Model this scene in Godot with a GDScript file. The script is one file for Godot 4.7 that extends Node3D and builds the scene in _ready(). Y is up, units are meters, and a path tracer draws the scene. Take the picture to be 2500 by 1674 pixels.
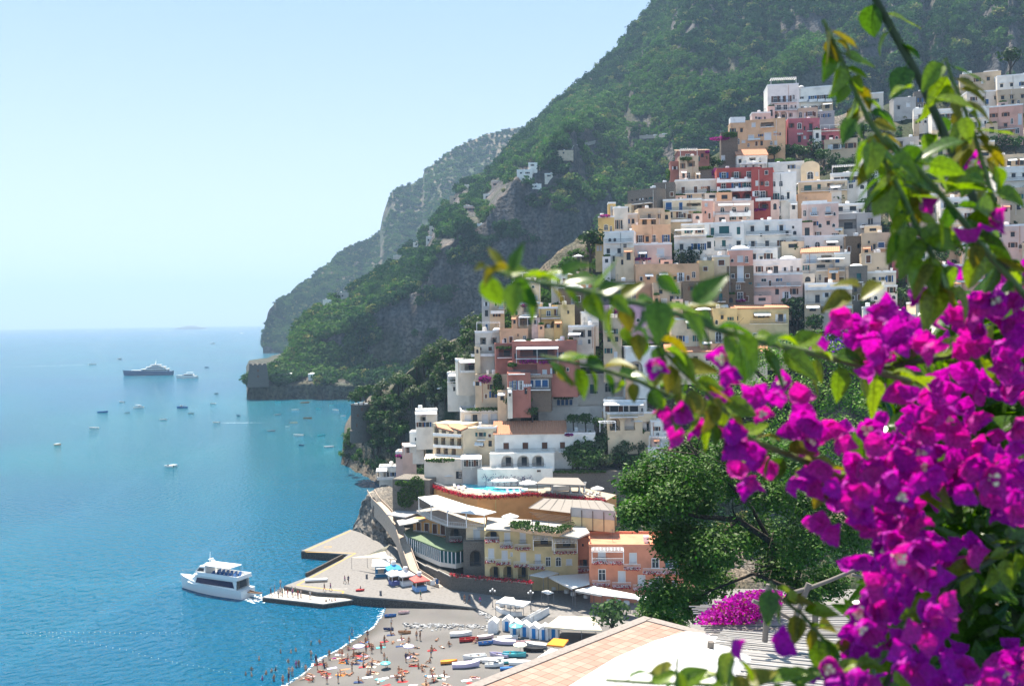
extends Node3D
# A terraced seaside town under a wooded mountain, seen past flowering branches from a road high above the beach.
# Photograph coordinates (2500 x 1674) are used only to read off where things stand; ray() turns them into directions.
const F := 2350.0
var eye := Vector3(0, 60, 0)
var cb: Basis
var rng := RandomNumberGenerator.new()
var M := {}
var T := {}
var meshes := {}

func ray(px: float, py: float) -> Vector3:
	return cb * Vector3((px - 1250.0) / F, -(py - 837.0) / F, -1.0)
func at(px: float, py: float, d: float) -> Vector3:
	return eye + ray(px, py) * d
func onp(px: float, py: float, h: float) -> Vector3:
	var r := ray(px, py)
	return eye + r * ((h - eye.y) / r.y)
func hor(px: float) -> float:
	return 797.0 - 0.014 * px
func pl(pts: Array, x: float) -> float:   # piecewise linear curve through [x, y] pairs
	if x <= pts[0][0]: return pts[0][1]
	for i in range(1, pts.size()):
		if x <= pts[i][0]:
			return lerpf(pts[i - 1][1], pts[i][1], (x - pts[i - 1][0]) / (pts[i][0] - pts[i - 1][0]))
	return pts[-1][1]
func lin(r: float, g: float, b: float) -> Color:
	return Color(r, g, b)
func srgb(r: float, g: float, b: float) -> Color:   # real-world base colour (linear) as albedo_color
	return Color(r, g, b).linear_to_srgb()

# ---------- mesh building ----------
class MB:
	var v := PackedVector3Array()
	var n := PackedVector3Array()
	var c := PackedColorArray()
	var u := PackedVector2Array()
	var col := Color(1, 1, 1)
	var xf := Transform3D()
	func tri(a: Vector3, b: Vector3, d: Vector3) -> void:   # counter-clockwise seen from outside
		a = xf * a; b = xf * b; d = xf * d
		var k := (b - a).cross(d - a).normalized()
		v.append(a); v.append(d); v.append(b)
		n.append(k); n.append(k); n.append(k)
		c.append(col); c.append(col); c.append(col)
		u.append(Vector2(0, 0)); u.append(Vector2(1, 1)); u.append(Vector2(1, 0))
	func trin(a: Vector3, b: Vector3, d: Vector3, na: Vector3, nb: Vector3, nd: Vector3) -> void:   # turned to face the way its normals point
		if (b - a).cross(d - a).dot(na + nb + nd) < 0.0:
			var sw := b; b = d; d = sw
			var sn := nb; nb = nd; nd = sn
		v.append(xf * a); v.append(xf * d); v.append(xf * b)
		n.append((xf.basis * na).normalized()); n.append((xf.basis * nd).normalized()); n.append((xf.basis * nb).normalized())
		c.append(col); c.append(col); c.append(col)
		u.append(Vector2(0, 0)); u.append(Vector2(1, 1)); u.append(Vector2(1, 0))
	func quad(a: Vector3, b: Vector3, d: Vector3, e: Vector3) -> void:
		tri(a, b, d); tri(a, d, e)
	func box(lo: Vector3, hi: Vector3) -> void:
		var p := [Vector3(lo.x, lo.y, hi.z), Vector3(hi.x, lo.y, hi.z), Vector3(hi.x, hi.y, hi.z), Vector3(lo.x, hi.y, hi.z), Vector3(lo.x, lo.y, lo.z), Vector3(hi.x, lo.y, lo.z), Vector3(hi.x, hi.y, lo.z), Vector3(lo.x, hi.y, lo.z)]
		quad(p[0], p[1], p[2], p[3]); quad(p[5], p[4], p[7], p[6]); quad(p[3], p[2], p[6], p[7])
		quad(p[4], p[5], p[1], p[0]); quad(p[1], p[5], p[6], p[2]); quad(p[4], p[0], p[3], p[7])
	func tube(path: Array, radii: Array, sides := 6) -> void:   # smooth, capped
		var rings := []
		for i in path.size():
			var d: Vector3 = (path[mini(i + 1, path.size() - 1)] - path[maxi(i - 1, 0)]).normalized()
			var a := d.cross(Vector3.UP if absf(d.y) < 0.9 else Vector3.RIGHT).normalized()
			var b := d.cross(a)
			var r := []
			for k in sides:
				var t := TAU * k / sides
				r.append(a * cos(t) + b * sin(t))
			rings.append(r)
		for i in path.size() - 1:
			for k in sides:
				var j := (k + 1) % sides
				var n0: Vector3 = rings[i][k]; var n1: Vector3 = rings[i][j]; var n2: Vector3 = rings[i + 1][j]; var n3: Vector3 = rings[i + 1][k]
				var a: Vector3 = path[i] + n0 * radii[i]; var b: Vector3 = path[i] + n1 * radii[i]
				var d: Vector3 = path[i + 1] + n2 * radii[i + 1]; var e: Vector3 = path[i + 1] + n3 * radii[i + 1]
				trin(a, b, d, n0, n1, n2); trin(a, d, e, n0, n2, n3)
		for e in [0, path.size() - 1]:
			for k in range(1, sides - 1):
				tri(path[e] + rings[e][0] * radii[e], path[e] + rings[e][k] * radii[e], path[e] + rings[e][k + 1] * radii[e])
	func lathe(prof: Array, sides := 12, a0 := 0.0, a1 := TAU) -> void:   # [radius, height] pairs from below
		for k in sides:
			var t0 := lerpf(a0, a1, float(k) / sides); var t1 := lerpf(a0, a1, float(k + 1) / sides)
			for i in prof.size() - 1:
				var r0: float = prof[i][0]; var y0: float = prof[i][1]; var r1: float = prof[i + 1][0]; var y1: float = prof[i + 1][1]
				var s := Vector2(y1 - y0, r0 - r1)
				var m0 := Vector3(cos(t0) * s.x, s.y, sin(t0) * s.x); var m1 := Vector3(cos(t1) * s.x, s.y, sin(t1) * s.x)
				var a := Vector3(cos(t0) * r0, y0, sin(t0) * r0); var b := Vector3(cos(t1) * r0, y0, sin(t1) * r0)
				var d := Vector3(cos(t1) * r1, y1, sin(t1) * r1); var e := Vector3(cos(t0) * r1, y1, sin(t0) * r1)
				if r0 > 0.0001: trin(a, d, b, m0, m1, m1)
				if r1 > 0.0001: trin(a, e, d, m0, m0, m1)
	func poly(pts: Array, y0: float, y1: float) -> void:   # a prism over an outline in x and z, any turn
		var flat := PackedVector2Array()
		for p in pts: flat.append(Vector2(p.x, p.z))
		if Geometry2D.is_polygon_clockwise(flat): flat.reverse()
		var ix := Geometry2D.triangulate_polygon(flat)
		for i in range(0, ix.size(), 3):
			var a := flat[ix[i]]; var b := flat[ix[i + 1]]; var d := flat[ix[i + 2]]
			if (b - a).cross(d - a) > 0: var s := b; b = d; d = s
			tri(Vector3(a.x, y1, a.y), Vector3(b.x, y1, b.y), Vector3(d.x, y1, d.y))
		for i in flat.size():
			var a := flat[i]; var b := flat[(i + 1) % flat.size()]
			quad(Vector3(b.x, y0, b.y), Vector3(a.x, y0, a.y), Vector3(a.x, y1, a.y), Vector3(b.x, y1, b.y))
	func mesh() -> ArrayMesh:
		var a := []
		a.resize(Mesh.ARRAY_MAX)
		a[Mesh.ARRAY_VERTEX] = v; a[Mesh.ARRAY_NORMAL] = n; a[Mesh.ARRAY_COLOR] = c; a[Mesh.ARRAY_TEX_UV] = u
		var m := ArrayMesh.new()
		m.add_surface_from_arrays(Mesh.PRIMITIVE_TRIANGLES, a)
		return m

func mb() -> MB:
	return MB.new()
func put(called: String, mesh: Mesh, mat: Material, parent: Node = null, where := Vector3.ZERO, turn := 0.0) -> MeshInstance3D:
	var o := MeshInstance3D.new()
	o.name = called; o.mesh = mesh; o.material_override = mat
	o.position = where; o.rotation.y = turn
	(parent if parent else self).add_child(o, true)
	return o
func thing(called: String, label: String, category: String, where := Vector3.ZERO, turn := 0.0, group := "") -> Node3D:
	var o := Node3D.new()
	o.name = called; o.position = where; o.rotation.y = turn
	add_child(o, true)
	tag(o, label, category, group)
	return o
func tag(o: Node, label: String, category := "", group := "", kind := "") -> Node:
	if label: o.set_meta("label", label)
	if category: o.set_meta("category", category)
	if group: o.set_meta("group", group)
	if kind: o.set_meta("kind", kind)
	return o
func dup(o: Node3D, where: Vector3, turn: float, label := "", group := "") -> Node3D:
	var r: Node3D = o.duplicate()
	r.name = String(o.name).rstrip("0123456789").trim_suffix("_")
	add_child(r, true)
	r.position = where; r.rotation.y = turn
	if label: r.set_meta("label", label)
	if group: r.set_meta("group", group)
	return r
func setting(called: String, mesh: Mesh, mat: Material, label := "") -> MeshInstance3D:
	var o := put(called, mesh, mat)
	tag(o, label, "", "", "structure")
	return o

# ---------- textures and materials ----------
func noise(freq: float, type := FastNoiseLite.TYPE_SIMPLEX_SMOOTH, oct := 4, sd := 1) -> FastNoiseLite:
	var f := FastNoiseLite.new()
	f.noise_type = type; f.frequency = freq; f.fractal_octaves = oct; f.seed = sd
	if type == FastNoiseLite.TYPE_CELLULAR: f.cellular_return_type = FastNoiseLite.RETURN_DISTANCE2_SUB
	return f
func ntex(fn: FastNoiseLite, stops: Array, size := 512, as_normal := 0.0) -> NoiseTexture2D:
	var t := NoiseTexture2D.new()
	t.noise = fn; t.width = size; t.height = size; t.seamless = true; t.seamless_blend_skirt = 0.2
	if as_normal > 0.0:
		t.as_normal_map = true; t.bump_strength = as_normal
	elif stops:
		var g := Gradient.new()
		g.offsets = PackedFloat32Array(); g.colors = PackedColorArray()
		var of := PackedFloat32Array(); var cs := PackedColorArray()
		for s in stops:
			of.append(s[0]); cs.append(s[1])
		g.offsets = of; g.colors = cs
		t.color_ramp = g
	return t
func grey(a: float) -> Color:
	return Color(a, a, a)
func mat(c: Color, rough := 0.85, tex = null, scale := 0.2, bump = null, bump_cm := 2.0) -> StandardMaterial3D:
	var m := StandardMaterial3D.new()
	m.albedo_color = c; m.roughness = rough; m.metallic_specular = 0.35
	if tex:
		m.albedo_texture = tex
		m.uv1_triplanar = true; m.uv1_world_triplanar = true; m.uv1_scale = Vector3.ONE * scale
	if bump:
		m.heightmap_enabled = true; m.heightmap_texture = bump; m.heightmap_scale = bump_cm
		m.uv1_triplanar = true; m.uv1_world_triplanar = true; m.uv1_scale = Vector3.ONE * scale
	return m
func vmat(m: StandardMaterial3D) -> StandardMaterial3D:
	m.vertex_color_use_as_albedo = true
	return m
func leafy(c: Color, back: Color, rough := 0.55) -> StandardMaterial3D:
	var m := StandardMaterial3D.new()
	m.albedo_color = c; m.roughness = rough; m.metallic_specular = 0.3
	m.vertex_color_use_as_albedo = true
	m.backlight_enabled = true; m.backlight = back
	m.cull_mode = BaseMaterial3D.CULL_DISABLED
	return m

func make_materials() -> void:
	T.blotch = ntex(noise(0.008, FastNoiseLite.TYPE_SIMPLEX_SMOOTH, 5, 3), [[0.0, grey(0.85)], [0.35, grey(0.95)], [0.6, grey(1.0)], [1.0, grey(0.97)]])
	T.rock = ntex(noise(0.012, FastNoiseLite.TYPE_SIMPLEX_SMOOTH, 6, 5), [[0.0, grey(0.3)], [0.4, grey(0.62)], [0.6, grey(0.85)], [1.0, grey(1.0)]], 1024)
	T.crack = ntex(noise(0.02, FastNoiseLite.TYPE_CELLULAR, 3, 9), [], 512)
	T.grain = ntex(noise(0.09, FastNoiseLite.TYPE_SIMPLEX_SMOOTH, 4, 12), [[0.0, grey(0.7)], [0.5, grey(0.92)], [1.0, grey(1.0)]])
	T.stone = ntex(noise(0.045, FastNoiseLite.TYPE_CELLULAR, 2, 21), [[0.0, grey(0.35)], [0.25, grey(0.75)], [1.0, grey(1.0)]])
	T.mottle = ntex(noise(0.02, FastNoiseLite.TYPE_SIMPLEX_SMOOTH, 5, 33), [[0.0, grey(0.6)], [0.4, grey(0.85)], [0.6, grey(1.0)], [1.0, grey(1.0)]])
	M.rock = vmat(mat(Color.WHITE, 0.95, T.rock, 0.022, T.rock, 220.0))
	M.rock_near = vmat(mat(Color.WHITE, 0.95, T.rock, 0.09, T.crack, 40.0))
	M.far_rock = vmat(mat(Color.WHITE, 0.95, T.rock, 0.006))
	M.white = mat(srgb(0.78, 0.77, 0.75), 0.8, T.blotch, 0.1)
	M.cloth = mat(srgb(0.82, 0.81, 0.78), 0.9, T.grain, 0.5)
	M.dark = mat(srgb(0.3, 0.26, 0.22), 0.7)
	M.glass = mat(srgb(0.045, 0.055, 0.065), 0.3)
	M.glass.metallic_specular = 0.2
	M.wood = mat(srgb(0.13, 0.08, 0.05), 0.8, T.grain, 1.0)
	M.metal = mat(srgb(0.09, 0.09, 0.1), 0.5)
	M.concrete = mat(srgb(0.36, 0.34, 0.31), 0.92, T.blotch, 0.12)
	M.quay = mat(srgb(0.13, 0.115, 0.1), 0.92, T.rock, 0.2)
	M.masonry = mat(srgb(0.24, 0.215, 0.185), 0.95, T.stone, 0.22, T.crack, 12.0)
	M.soil = vmat(mat(Color.WHITE, 0.95, T.rock, 0.08))
	M.quay_top = mat(srgb(0.19, 0.18, 0.17), 0.92, T.blotch, 0.2)
	M.foam = mat(srgb(0.66, 0.7, 0.72), 0.8)
	M.sailcloth = mat(srgb(0.78, 0.7, 0.52), 0.9)
	M.reed_grey = mat(srgb(0.3, 0.27, 0.24), 0.95, T.grain, 0.8)
	M.glass_teal = mat(srgb(0.02, 0.09, 0.1), 0.15)
	M.grey_wood = mat(srgb(0.2, 0.175, 0.155), 0.95, T.grain, 1.5)
	M.bark = mat(srgb(0.09, 0.07, 0.055), 0.95, T.rock, 0.6)
	M.crown = leafy(Color.WHITE, Color(0.5, 0.75, 0.25), 0.95)
	M.crown.metallic_specular = 0.08
	M.terracotta = mat(srgb(0.5, 0.24, 0.14), 0.9, T.blotch, 0.3)

# ---------- camera, sky, sun, exposure ----------
func _ready() -> void:
	rng.seed = 7
	var cam := Camera3D.new()
	cam.name = "camera"
	cam.position = eye
	cam.rotation = Vector3(-atan(57.5 / F), 0, -atan(0.014))
	cam.fov = rad_to_deg(2.0 * atan(837.0 / F))
	cam.near = 0.05; cam.far = 60000.0
	var lens := CameraAttributesPhysical.new()
	lens.frustum_focal_length = 33.69; lens.frustum_focus_distance = 60.0; lens.exposure_aperture = 6.3
	lens.frustum_near = 0.05; lens.frustum_far = 60000.0
	cam.attributes = lens
	add_child(cam)
	cb = Basis.from_euler(cam.rotation)
	var env := Environment.new()
	var sky := ProceduralSkyMaterial.new()
	sky.sky_top_color = Color(0.385, 0.495, 0.61)
	sky.sky_horizon_color = Color(0.69, 0.72, 0.76)
	sky.sky_curve = 0.14
	sky.ground_bottom_color = Color(0.15, 0.3, 0.42); sky.ground_horizon_color = Color(0.69, 0.72, 0.76)
	sky.sun_angle_max = 1.0
	env.sky = Sky.new(); env.sky.sky_material = sky
	env.background_mode = Environment.BG_SKY
	env.tonemap_mode = Environment.TONE_MAPPER_LINEAR
	env.tonemap_exposure = 2.9
	env.fog_enabled = true; env.fog_density = 0.00011; env.fog_light_color = Color(0.74, 0.87, 1.0)
	env.sdfgi_enabled = true; env.ssao_enabled = true; env.ssil_enabled = true
	var we := WorldEnvironment.new()
	we.name = "world"; we.environment = env
	add_child(we)
	var sun := DirectionalLight3D.new()
	sun.name = "sun"
	sun.light_energy = 1.6; sun.light_angular_distance = 0.5; sun.light_color = Color(1.0, 0.96, 0.9); sun.shadow_enabled = true
	add_child(sun)
	sun.look_at_from_position(Vector3(-0.14, 0.9, -0.36) * 100.0, Vector3.ZERO)
	make_materials()
	build_sea()
	build_far_headland()
	build_mountain()
	build_town_hill()
	build_town()
	build_waterfront()
	build_seafront_hotels()
	build_waterfront_things()
	build_outlying()
	build_trees()
	build_near_roofs()
	build_bougainvillea()

# ---------- the setting: sea, headlands, mountain, town hill ----------
func grid_mesh(p: PackedVector3Array, c: PackedColorArray, nx: int, ny: int, uv_scale := 0.0, flat := false) -> ArrayMesh:
	var n := PackedVector3Array(); n.resize(p.size())
	for j in ny:
		for i in nx:
			var a := p[j * nx + mini(i + 1, nx - 1)] - p[j * nx + maxi(i - 1, 0)]
			var b := p[mini(j + 1, ny - 1) * nx + i] - p[maxi(j - 1, 0) * nx + i]
			var k := a.cross(b).normalized()
			n[j * nx + i] = k if k.length() > 0.5 else Vector3.UP
	var ix := PackedInt32Array()
	for j in ny - 1:
		for i in nx - 1:
			var q := j * nx + i
			ix.append_array([q, q + nx, q + 1, q + 1, q + nx, q + nx + 1])
	var u := PackedVector2Array(); u.resize(p.size())
	if uv_scale > 0.0:
		var w := noise(0.004, FastNoiseLite.TYPE_SIMPLEX_SMOOTH, 2, 77)
		for i in p.size():
			var q := p[i]
			u[i] = Vector2(q.x, q.z) * uv_scale + Vector2(w.get_noise_2d(q.x, q.z), w.get_noise_2d(q.x + 900.0, q.z)) * 0.35
	var a := []; a.resize(Mesh.ARRAY_MAX)
	a[Mesh.ARRAY_VERTEX] = p; a[Mesh.ARRAY_NORMAL] = n; a[Mesh.ARRAY_COLOR] = c; a[Mesh.ARRAY_INDEX] = ix; a[Mesh.ARRAY_TEX_UV] = u
	var m := ArrayMesh.new(); m.add_surface_from_arrays(Mesh.PRIMITIVE_TRIANGLES, a)
	return m

func build_sea() -> void:
	var wn := ntex(noise(0.012, FastNoiseLite.TYPE_SIMPLEX_SMOOTH, 6, 31), [], 2048, 24.0)
	var m := StandardMaterial3D.new()
	m.vertex_color_use_as_albedo = true
	m.roughness = 0.14; m.metallic_specular = 0.2
	m.normal_enabled = true; m.normal_texture = wn; m.normal_scale = 1.6
	M.sea = m
	var nx := 150; var ny := 170
	var p := PackedVector3Array(); var c := PackedColorArray()
	var tone := noise(0.006, FastNoiseLite.TYPE_SIMPLEX_SMOOTH, 4, 8)
	var streak := noise(0.0012, FastNoiseLite.TYPE_SIMPLEX_SMOOTH, 3, 18)
	for j in ny:
		var r := 30.0 * pow(18000.0 / 30.0, float(j) / (ny - 1))
		for i in nx:
			var t := lerpf(-0.85, 0.85, float(i) / (nx - 1))
			var q := Vector3(r * tan(t * 0.9) / 1.0, 0, -r)
			p.append(q)
			var k := tone.get_noise_2d(q.x, q.z * 0.5) * 0.5 + 0.5
			var deep := lin(0.001, 0.062, 0.125).lerp(lin(0.0015, 0.118, 0.15), clampf(k, 0, 1))
			var s := clampf(streak.get_noise_2d(q.x * 0.5, q.z) * 1.6 + 0.3, 0, 1)
			c.append(deep.lerp(lin(0.004, 0.085, 0.18), s * 0.6))
	setting("sea", grid_mesh(p, c, nx, ny, 1.0 / 64.0), m, "open blue sea with small ripples reaching to the horizon")

const SIL_FAR := [[640, 830], [655, 762], [677, 741], [711, 725], [730, 702], [761, 683], [772, 668], [814, 637], [830, 614], [883, 588], [930, 566], [938, 526], [952, 488], [964, 469], [983, 457], [1006, 454], [1036, 442], [1040, 419], [1067, 402], [1120, 363], [1200, 330], [1260, 312], [1400, 300]]
const SIL_NEAR := [[598, 968], [604, 934], [650, 930], [664, 914], [690, 899], [708, 874], [715, 844], [734, 802], [753, 782], [784, 756], [814, 729], [849, 711], [898, 680], [944, 649], [983, 614], [1021, 584], [1052, 549], [1082, 511], [1109, 488], [1136, 450], [1166, 439], [1197, 422], [1230, 379], [1270, 329], [1324, 284], [1409, 224], [1484, 160], [1527, 112], [1548, 75], [1601, 11], [1700, -102], [1900, -242], [2500, -442], [3000, -492]]
const MBASE := [[598, 757], [640, 752], [860, 742], [1100, 690], [1300, 640], [1600, 600], [2900, 560]]
const MRUN := [[598, 8], [640, 14], [700, 60], [850, 190], [1100, 420], [1300, 640], [1600, 820], [2900, 900]]
const MPROF := [[0, 0], [0.07, 0.03], [0.12, 0.11], [0.2, 0.2], [0.4, 0.33], [0.47, 0.46], [0.7, 0.64], [0.76, 0.76], [1, 1]]
const CLIFFS := [[0, 0], [0.1, 0.12], [0.14, 0.21], [0.6, 0.3], [0.68, 0.5], [1, 1]]
func slope_at(px: float, prof: Array, t: float) -> float:   # sheer rock walls between the point and the town, gentler woods above the town
	return lerpf(pl(prof, t), pl(CLIFFS, t), smoothstep(720.0, 840.0, px) * (1.0 - smoothstep(1380.0, 1500.0, px))) if prof == MPROF else pl(prof, t)
func shore_step(px: float, t: float, top: float) -> float:   # a sheer rock face rises from the water before the slope sets back
	return smoothstep(0.0, 1.0, (t * top - 9.0) / 9.0) if px < 960 else 1.0
func coast_layer(sil: Array, x0: float, x1: float, nx: int, ny: int, base: Array, run: Array, prof: Array, disp: float, fine: float, colour: Callable) -> Dictionary:
	# each column runs from below the waterline up to the crest and down again behind it
	var p := PackedVector3Array(); var c := PackedColorArray()
	var big := noise(1.0 / (disp * 9.0), FastNoiseLite.TYPE_SIMPLEX_SMOOTH, 4, 41)
	var warp := noise(0.008, FastNoiseLite.TYPE_SIMPLEX_SMOOTH, 3, 47)
	var rid := noise(1.0 / (fine * 12.0), FastNoiseLite.TYPE_SIMPLEX_SMOOTH, 4, 43)
	for j in ny:
		var t := float(j) / (ny - 1) * 1.18 - 0.03
		for i in nx:
			var px := lerpf(x0, x1, float(i) / (nx - 1))
			var b := pl(base, px); var r := b + pl(run, px)
			var top := eye.y + (hor(px) - pl(sil, px)) * r / F
			var d := ray(px, hor(px))
			var tt := clampf(t, 0, 1)
			var depth := lerpf(b, r, shore_step(px, tt, top) * slope_at(px, prof, clampf(tt + warp.get_noise_2d(px, tt * 60.0) * 0.07 * minf(1.0, tt * 5.0) * minf(1.0, (1.0 - tt) * 5.0), 0, 1)))
			var h := top * tt
			if t < 0.0: h = t * 400.0
			if t > 1.0:
				depth = r + (t - 1.0) * 3000.0; h = top * (1.0 - (t - 1.0) * 1.5)
			var q := Vector3(d.x * depth, h, d.z * depth)
			var fade := clampf(tt * 8.0, 0, 1) * clampf((1.0 - tt) * 6.0, 0.12, 1)
			var k := big.get_noise_3d(q.x, q.y, q.z) * disp + absf(rid.get_noise_3d(q.x, q.y * 0.45, q.z)) * fine - fine * 0.3
			q += Vector3(d.x, 0, d.z).normalized() * -k * (0.25 + fade * 0.75)
			q.y += rid.get_noise_3d(q.x + 300.0, q.y, q.z) * fine * 0.35 * clampf(tt * 8.0, 0, 1)
			p.append(q)
			c.append(colour.call(q, tt, px))
	return {"p": p, "c": c, "nx": nx, "ny": ny}

func build_far_headland() -> void:
	var n1 := noise(0.006, FastNoiseLite.TYPE_SIMPLEX_SMOOTH, 4, 51)
	var n2 := noise(0.03, FastNoiseLite.TYPE_SIMPLEX_SMOOTH, 3, 52)
	var colour := func(q: Vector3, _t: float, _px: float) -> Color:
		var k := n1.get_noise_3d(q.x, q.y * 0.6, q.z) + n2.get_noise_3d(q.x, q.y, q.z) * 0.5
		var rock := lin(0.2, 0.18, 0.14).lerp(lin(0.3, 0.24, 0.15), clampf(n2.get_noise_3d(q.x, q.y * 0.2, q.z) + 0.4, 0, 1))
		return rock.lerp(lin(0.06, 0.1, 0.04), clampf(k * 3.0 + 0.55, 0, 1))
	var g := coast_layer(SIL_FAR, 640, 1420, 170, 110, [[640, 1905], [655, 1900], [1420, 1900]], [[640, 20], [655, 40], [700, 160], [900, 420], [1400, 700]], [[0, 0], [0.3, 0.1], [0.45, 0.35], [1, 1]], 28.0, 24.0, colour)
	setting("far_headland", grid_mesh(g.p, g.c, g.nx, g.ny), M.far_rock, "hazy blue far headland falling in steps to the sea").set_meta("kind", "structure")
	forest("far_headland_scrub", "low scrub and trees covering the hazy far headland", g, 16000, 3.5, 7.0, 61, 0.2, 0.02)

func build_mountain() -> void:
	var n1 := noise(0.009, FastNoiseLite.TYPE_SIMPLEX_SMOOTH, 4, 55)
	var n2 := noise(0.05, FastNoiseLite.TYPE_SIMPLEX_SMOOTH, 4, 56)
	var n3 := noise(0.07, FastNoiseLite.TYPE_SIMPLEX_SMOOTH, 4, 57)
	var colour := func(q: Vector3, _t: float, _px: float) -> Color:
		var k := n1.get_noise_3d(q.x, q.y * 0.5, q.z)
		var rock := lin(0.13, 0.132, 0.138).lerp(lin(0.21, 0.172, 0.145), clampf(n2.get_noise_3d(q.x, q.y * 0.25, q.z) * 1.5 + 0.4, 0, 1))
		rock = rock * clampf(0.85 + n3.get_noise_3d(q.x, q.y * 0.18, q.z) * 0.9, 0.45, 1.5)
		return rock.lerp(lin(0.075, 0.095, 0.035), clampf(k * 3.0 - 0.1, 0, 0.6))
	var g := coast_layer(SIL_NEAR, 598, 2900, 330, 190, MBASE, MRUN, MPROF, 34.0, 24.0, colour)
	setting("mountain", grid_mesh(g.p, g.c, g.nx, g.ny), M.rock, "steep wooded mountain with bare cliffs dropping to the sea")
	forest("mountain_woods", "dense green woods and scrub on the mountain and headland", g, 60000, 3.2, 8.6, 62, 0.3, 0.02, wooded)

const DEPTH := [[140, 440], [200, 410], [300, 370], [400, 338], [500, 308], [600, 287], [700, 273], [780, 263], [900, 250], [1000, 247], [1100, 243], [1190, 238], [1300, 222], [1420, 205], [1560, 195]]
const EXTRA := [[780, 165], [835, 142], [905, 112], [1000, 80], [1100, 38], [1180, 10], [1300, 0], [2000, 0], [2500, -25]]
const CREST := [[826, 1165], [834, 1120], [842, 1070], [855, 1046], [900, 985], [950, 950], [1000, 905], [1050, 865], [1100, 830], [1160, 800], [1200, 770], [1250, 720], [1300, 670], [1360, 610], [1420, 570], [1470, 560], [1550, 510], [1640, 440], [1700, 405], [1780, 350], [1830, 320], [1900, 290], [2050, 280], [2200, 240], [2400, 190], [2500, 180], [3000, 170]]
const FOOT := [[826, 1190], [905, 1230], [960, 1330], [1150, 1450], [1700, 1500], [3000, 1600]]
func depth_at(px: float, py: float) -> float:
	return pl(DEPTH, py) + pl(EXTRA, px)
func build_town_hill() -> void:
	var nx := 260; var ny := 130
	var p := PackedVector3Array(); var c := PackedColorArray()
	var big := noise(0.05, FastNoiseLite.TYPE_SIMPLEX_SMOOTH, 4, 71)
	var n2 := noise(0.11, FastNoiseLite.TYPE_SIMPLEX_SMOOTH, 3, 72)
	for j in ny:
		var t := float(j) / (ny - 1) * 1.1
		for i in nx:
			var px := lerpf(826, 2900, pow(float(i) / (nx - 1), 1.35))
			var py := lerpf(pl(FOOT, px), pl(CREST, px), minf(t, 1.0))
			var q := at(px, py, depth_at(px, py) + pl([[880, 7], [950, 25], [1120, 25], [1200, 8]], py))
			if t > 1.0:
				var d := ray(px, hor(px)); d.y = 0
				q += d.normalized() * (t - 1.0) * 1500.0
				q.y -= (t - 1.0) * 90.0
			var cliff := clampf((1010.0 - px) / 120.0, 0, 1)
			q += Vector3(0.2, 0, 1) * (big.get_noise_3d(q.x, q.y * 0.6, q.z) * (2.0 + 5.0 * cliff) + absf(n2.get_noise_3d(q.x, q.y * 0.5, q.z)) * 4.0 * cliff)
			q.y += n2.get_noise_3d(q.x, 0, q.z) * 1.2
			p.append(q)
			var k := big.get_noise_3d(q.x * 0.7, q.y, q.z)
			var rock := lin(0.2, 0.18, 0.15).lerp(lin(0.33, 0.24, 0.17), clampf(n2.get_noise_3d(q.x, q.y, q.z) + 0.35, 0, 1))
			c.append(rock.lerp(lin(0.05, 0.07, 0.025), clampf(k * 2.5 + 0.6, 0, 1) * (1.0 - 0.6 * cliff)))
	var g := {"p": p, "c": c, "nx": nx, "ny": ny}
	setting("town_hill", grid_mesh(p, c, nx, ny), M.rock_near, "steep terraced hillside of rock and soil beneath the town")
	forest("hillside_bushes", "bushes and creepers filling gaps between the houses on the hillside", g, 9000, 0.8, 2.6, 63, 0.15, 0.05)

# ---------- foliage ----------
func crown_mesh(sd: int, leaves: int, size: float, clumps := 9, squash := 0.8) -> ArrayMesh:   # about 1 m in radius, many leaf sprays on clumps of different size
	var r := RandomNumberGenerator.new(); r.seed = sd
	var b := mb()
	var cs := []
	for i in clumps:
		var d := Vector3(r.randfn(), r.randfn() * 0.7 + 0.25, r.randfn()).normalized() * sqrt(r.randf()) * 0.72
		cs.append([Vector3(d.x, d.y * squash, d.z), r.randf_range(0.28, 0.55)])
	for i in leaves:
		var q = cs[r.randi() % clumps]
		var d := Vector3(r.randfn(), r.randfn() + 0.25, r.randfn()).normalized()
		var pos: Vector3 = q[0] + d * q[1] * r.randf_range(0.75, 1.05)
		var k := (d + Vector3(r.randfn(), r.randfn(), r.randfn()) * 0.45).normalized()
		var a := k.cross(Vector3(r.randfn(), r.randfn(), r.randfn())).normalized()
		var e := k.cross(a)
		var s := size * r.randf_range(0.6, 1.3)
		b.col = Color(1, 1, 1) * r.randf_range(0.7, 1.15)
		var p0 := pos - a * s; var p1 := pos + e * s * 0.55 - k * s * 0.15; var p2 := pos + a * s; var p3 := pos - e * s * 0.55 - k * s * 0.15
		b.trin(p0, p1, p2, k, k, k); b.trin(p0, p2, p3, k, k, k)
	return b.mesh()

func multi(called: String, label: String, mesh: Mesh, m: Material, xs: Array, cols: Array, parent: Node = null) -> MultiMeshInstance3D:
	var mm := MultiMesh.new()
	mm.transform_format = MultiMesh.TRANSFORM_3D; mm.use_colors = cols.size() > 0; mm.mesh = mesh
	mm.instance_count = xs.size()
	for i in xs.size():
		mm.set_instance_transform(i, xs[i])
		if cols: mm.set_instance_color(i, cols[i])
	var o := MultiMeshInstance3D.new()
	o.name = called; o.multimesh = mm; o.material_override = m
	(parent if parent else self).add_child(o, true)
	tag(o, label, "", "", "stuff")
	return o

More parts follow.
